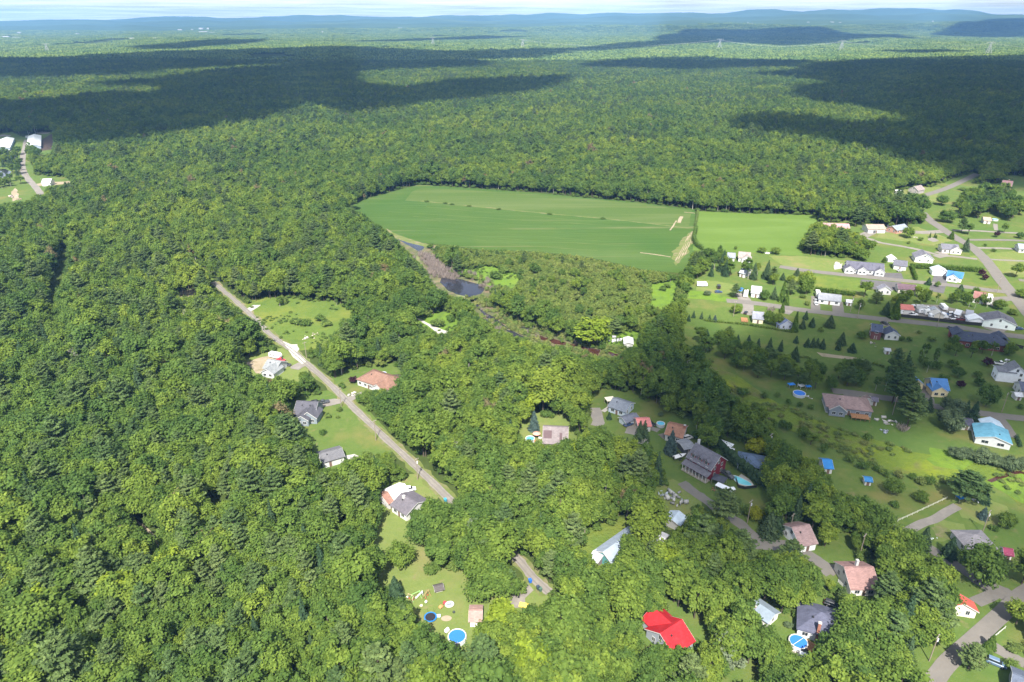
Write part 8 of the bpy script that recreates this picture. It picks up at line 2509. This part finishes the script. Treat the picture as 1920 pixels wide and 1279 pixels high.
def pylon(px, py, Htop, label):
    x, y = pt(px, py)
    z = float(ground_z(x, y))
    r = empty('pylon', (x, y, z), math.radians(12), label, 'pylon', 'steel pylons crossing the far forest')
    H = Htop
    q = MB()
    b = H * .20
    lv = [0, .3, .55, .75]
    for sx in (-1, 1):
        for sy in (-1, 1):
            q.tube((sx * b, sy * b * .6, 0), (sx * b * .28, sy * b * .2, H * .75), .75, .6, 4)
    for a, c in zip(lv[:-1], lv[1:]):
        wa, wc = b * (1 - .96 * a), b * (1 - .96 * c)
        for sy in (-1, 1):
            q.tube((-wa, sy * wa * .6, a * H), (wc, sy * wc * .6, c * H), .4, n=4)
            q.tube((wa, sy * wa * .6, a * H), (-wc, sy * wc * .6, c * H), .4, n=4)
    q.build('lattice_legs', m_steel, r)
    q = MB()
    for sx in (-1, 1):
        q.tube((sx * b * .28, 0, H * .75), (sx * b * .8, 0, H), .55, .4, 4)
        q.tube((sx * b * .28, 0, H * .75), (-sx * b * .28, 0, H * .92), .4, n=4)
    q.tube((-b * 1.7, 0, H * .93), (b * 1.7, 0, H * .93), .55, n=4)
    q.build('crossarm', m_steel, r)
    for dx in (-1.6, 0, 1.6):
        MB().tube((dx * b, 0, H * .93), (dx * b, 0, H * .86), .35, n=5).build('insulator_string', m_steel, r)
    return (x, y, z + H * .87)


tops = []
for px, py, h, lab in ((90, 100, 46, 'steel pylon above the far left forest'), (980, 92, 52, 'faint steel pylon left of the middle far forest'), (812, 88, 52, 'faintest steel pylon over the far cloud shade'), (1348, 96, 56, 'steel pylon left of the three right hand ones'), (1576, 98, 58, 'steel pylon in the middle of the three right hand ones'), (1852, 105, 62, 'nearest steel pylon at the right far forest')):
    tops.append(pylon(px, py, h, lab))


def wires(a, b, sag, label):
    n = 24
    pts = []
    for k in range(n + 1):
        t = k / n
        pts.append((a[0] + (b[0] - a[0]) * t, a[1] + (b[1] - a[1]) * t, a[2] + (b[2] - a[2]) * t - sag * 4 * t * (1 - t)))
    V, F = [], []
    for k, (x, y, z) in enumerate(pts):
        V += [(x, y - .22, z - .15), (x, y + .22, z - .15), (x, y, z + .25)]
        if k:
            o_ = 3 * k
            F += [(o_ - 3 + e, o_ - 3 + (e + 1) % 3, o_ + (e + 1) % 3, o_ + e) for e in range(3)]
    me = bpy.data.meshes.new('power_line')
    me.from_pydata(V, [], F); me.materials.append(m_steel); me.update()
    return tag(link('power_line', me), label, 'power line')


wires(tops[3], tops[4], 26, 'sagging conductors between the left and middle right hand pylons')
wires(tops[4], tops[5], 22, 'sagging conductors between the middle and nearest pylons')
ex = pt(2200, 118)
wires(tops[5], (ex[0], ex[1], tops[5][2] - 8), 18, 'sagging conductors running off the right picture edge')
wires(tops[1], tops[3], 30, 'faint conductors from the middle forest to the right hand pylons')
ex = pt(-220, 112)
wires(tops[0], (ex[0], ex[1], tops[0][2] - 6), 16, 'sagging conductors running off the left picture edge')
ex = pt(215, 88)
wires(tops[0], (ex[0], ex[1], 22), 16, 'sagging conductors running right from the far left pylon')

# ------------------------------------------------------------------ buildings of the distant town
m_farwhite = plain('pale_cladding', (.42, .42, .43), .7, .05)
m_farroof = plain('pale_roofing', (.36, .37, .39), .6, .05)


def far_building(px, py, w, d, h, label, cat='building', tower=None):
    x, y, z = on_ground(px, py)
    k_ = y / (CAM_H / math.tan(PITCH + math.atan((py - 639.5) / 1280))) if py > 47 else .3
    w, d, h = w * min(1, max(.3, k_)), d * min(1, max(.3, k_)), h * min(1, max(.3, k_))
    r = empty('distant_building', (x, y, z), (px * .37) % .6 - .3, label, cat, 'pale buildings of the distant town')
    MB().box(-w / 2, w / 2, -d / 2, d / 2, -2, h).build('wall', m_farwhite, r)
    q = MB()
    q.add([(-w / 2 - 1, -d / 2 - 1, h), (w / 2 + 1, -d / 2 - 1, h), (w / 2 + 1, d / 2 + 1, h), (-w / 2 - 1, d / 2 + 1, h), (-w / 2 - 1, 0, h + d * .12), (w / 2 + 1, 0, h + d * .12)],
          [(3, 2, 1, 0), (0, 1, 5, 4), (2, 3, 4, 5), (1, 2, 5), (3, 0, 4)])
    q.build('roof', m_farroof, r)
    if tower:
        MB().cyl(w * .3, 0, 0, tower, tower * .16, 10).build('tower', m_farwhite, r)


rgt = random.Random(5)
for px, py, w, h in ((8, 71, 150, 14), (32, 73, 120, 16), (50, 71.5, 60, 12), (37, 65, 60, 40), (146, 66, 60, 28), (200, 70, 120, 10), (212, 69, 60, 14), (248, 74, 60, 18), (262, 69, 30, 20), (292, 74, 60, 18), (318, 73, 60, 16), (348, 71.5, 40, 14),
                     (338, 57, 120, 18), (360, 56, 60, 14), (378, 55, 140, 30), (390, 55, 60, 34), (422, 57, 80, 16), (366, 63, 130, 16), (382, 62.5, 180, 26), (398, 63, 120, 16), (415, 61.5, 70, 16), (425, 61.5, 60, 14), (452, 63, 70, 14), (462, 63, 60, 14),
                     (556, 58, 140, 14), (602, 65, 60, 16), (605, 63, 24, 46), (750, 54, 120, 14), (727, 73, 50, 14), (924, 57, 60, 22), (1193, 51, 80, 40), (1402, 44, 60, 60), (1410, 45, 90, 34),
                     (1350, 63, 60, 10), (1368, 63, 50, 16), (1378, 63.5, 60, 12), (1386, 63.5, 70, 11), (1396, 62.5, 50, 14), (1404, 61.5, 40, 22), (1412, 62.5, 60, 14), (1420, 62, 40, 16), (1428, 61, 40, 20), (1448, 61.5, 90, 12), (1515, 43, 180, 26), (1560, 42.5, 260, 26), (1575, 43, 180, 20), (1722, 43.5, 200, 24), (1749, 41, 90, 60), (1780, 41, 50, 30), (880, 71, 40, 14), (640, 67, 50, 12), (665, 69, 40, 12)):
    far_building(px, py, w * .55, w * rgt.uniform(.25, .4), h * .55, 'pale building in the distant town below the hills')
for poly in ([(40, 70), (75, 66.5), (120, 66), (145, 67.5), (100, 70)], [(255, 76), (270, 74), (300, 73.5), (290, 76.5)], [(0, 68), (40, 68.5), (30, 70), (-20, 70)]):
    q_ = [on_ground(*p) for p in poly]
    z_ = max(p[2] for p in q_)
    sheet('airfield_grass', [(p[0], p[1]) for p in q_], m_lawn2, z_ + 2)
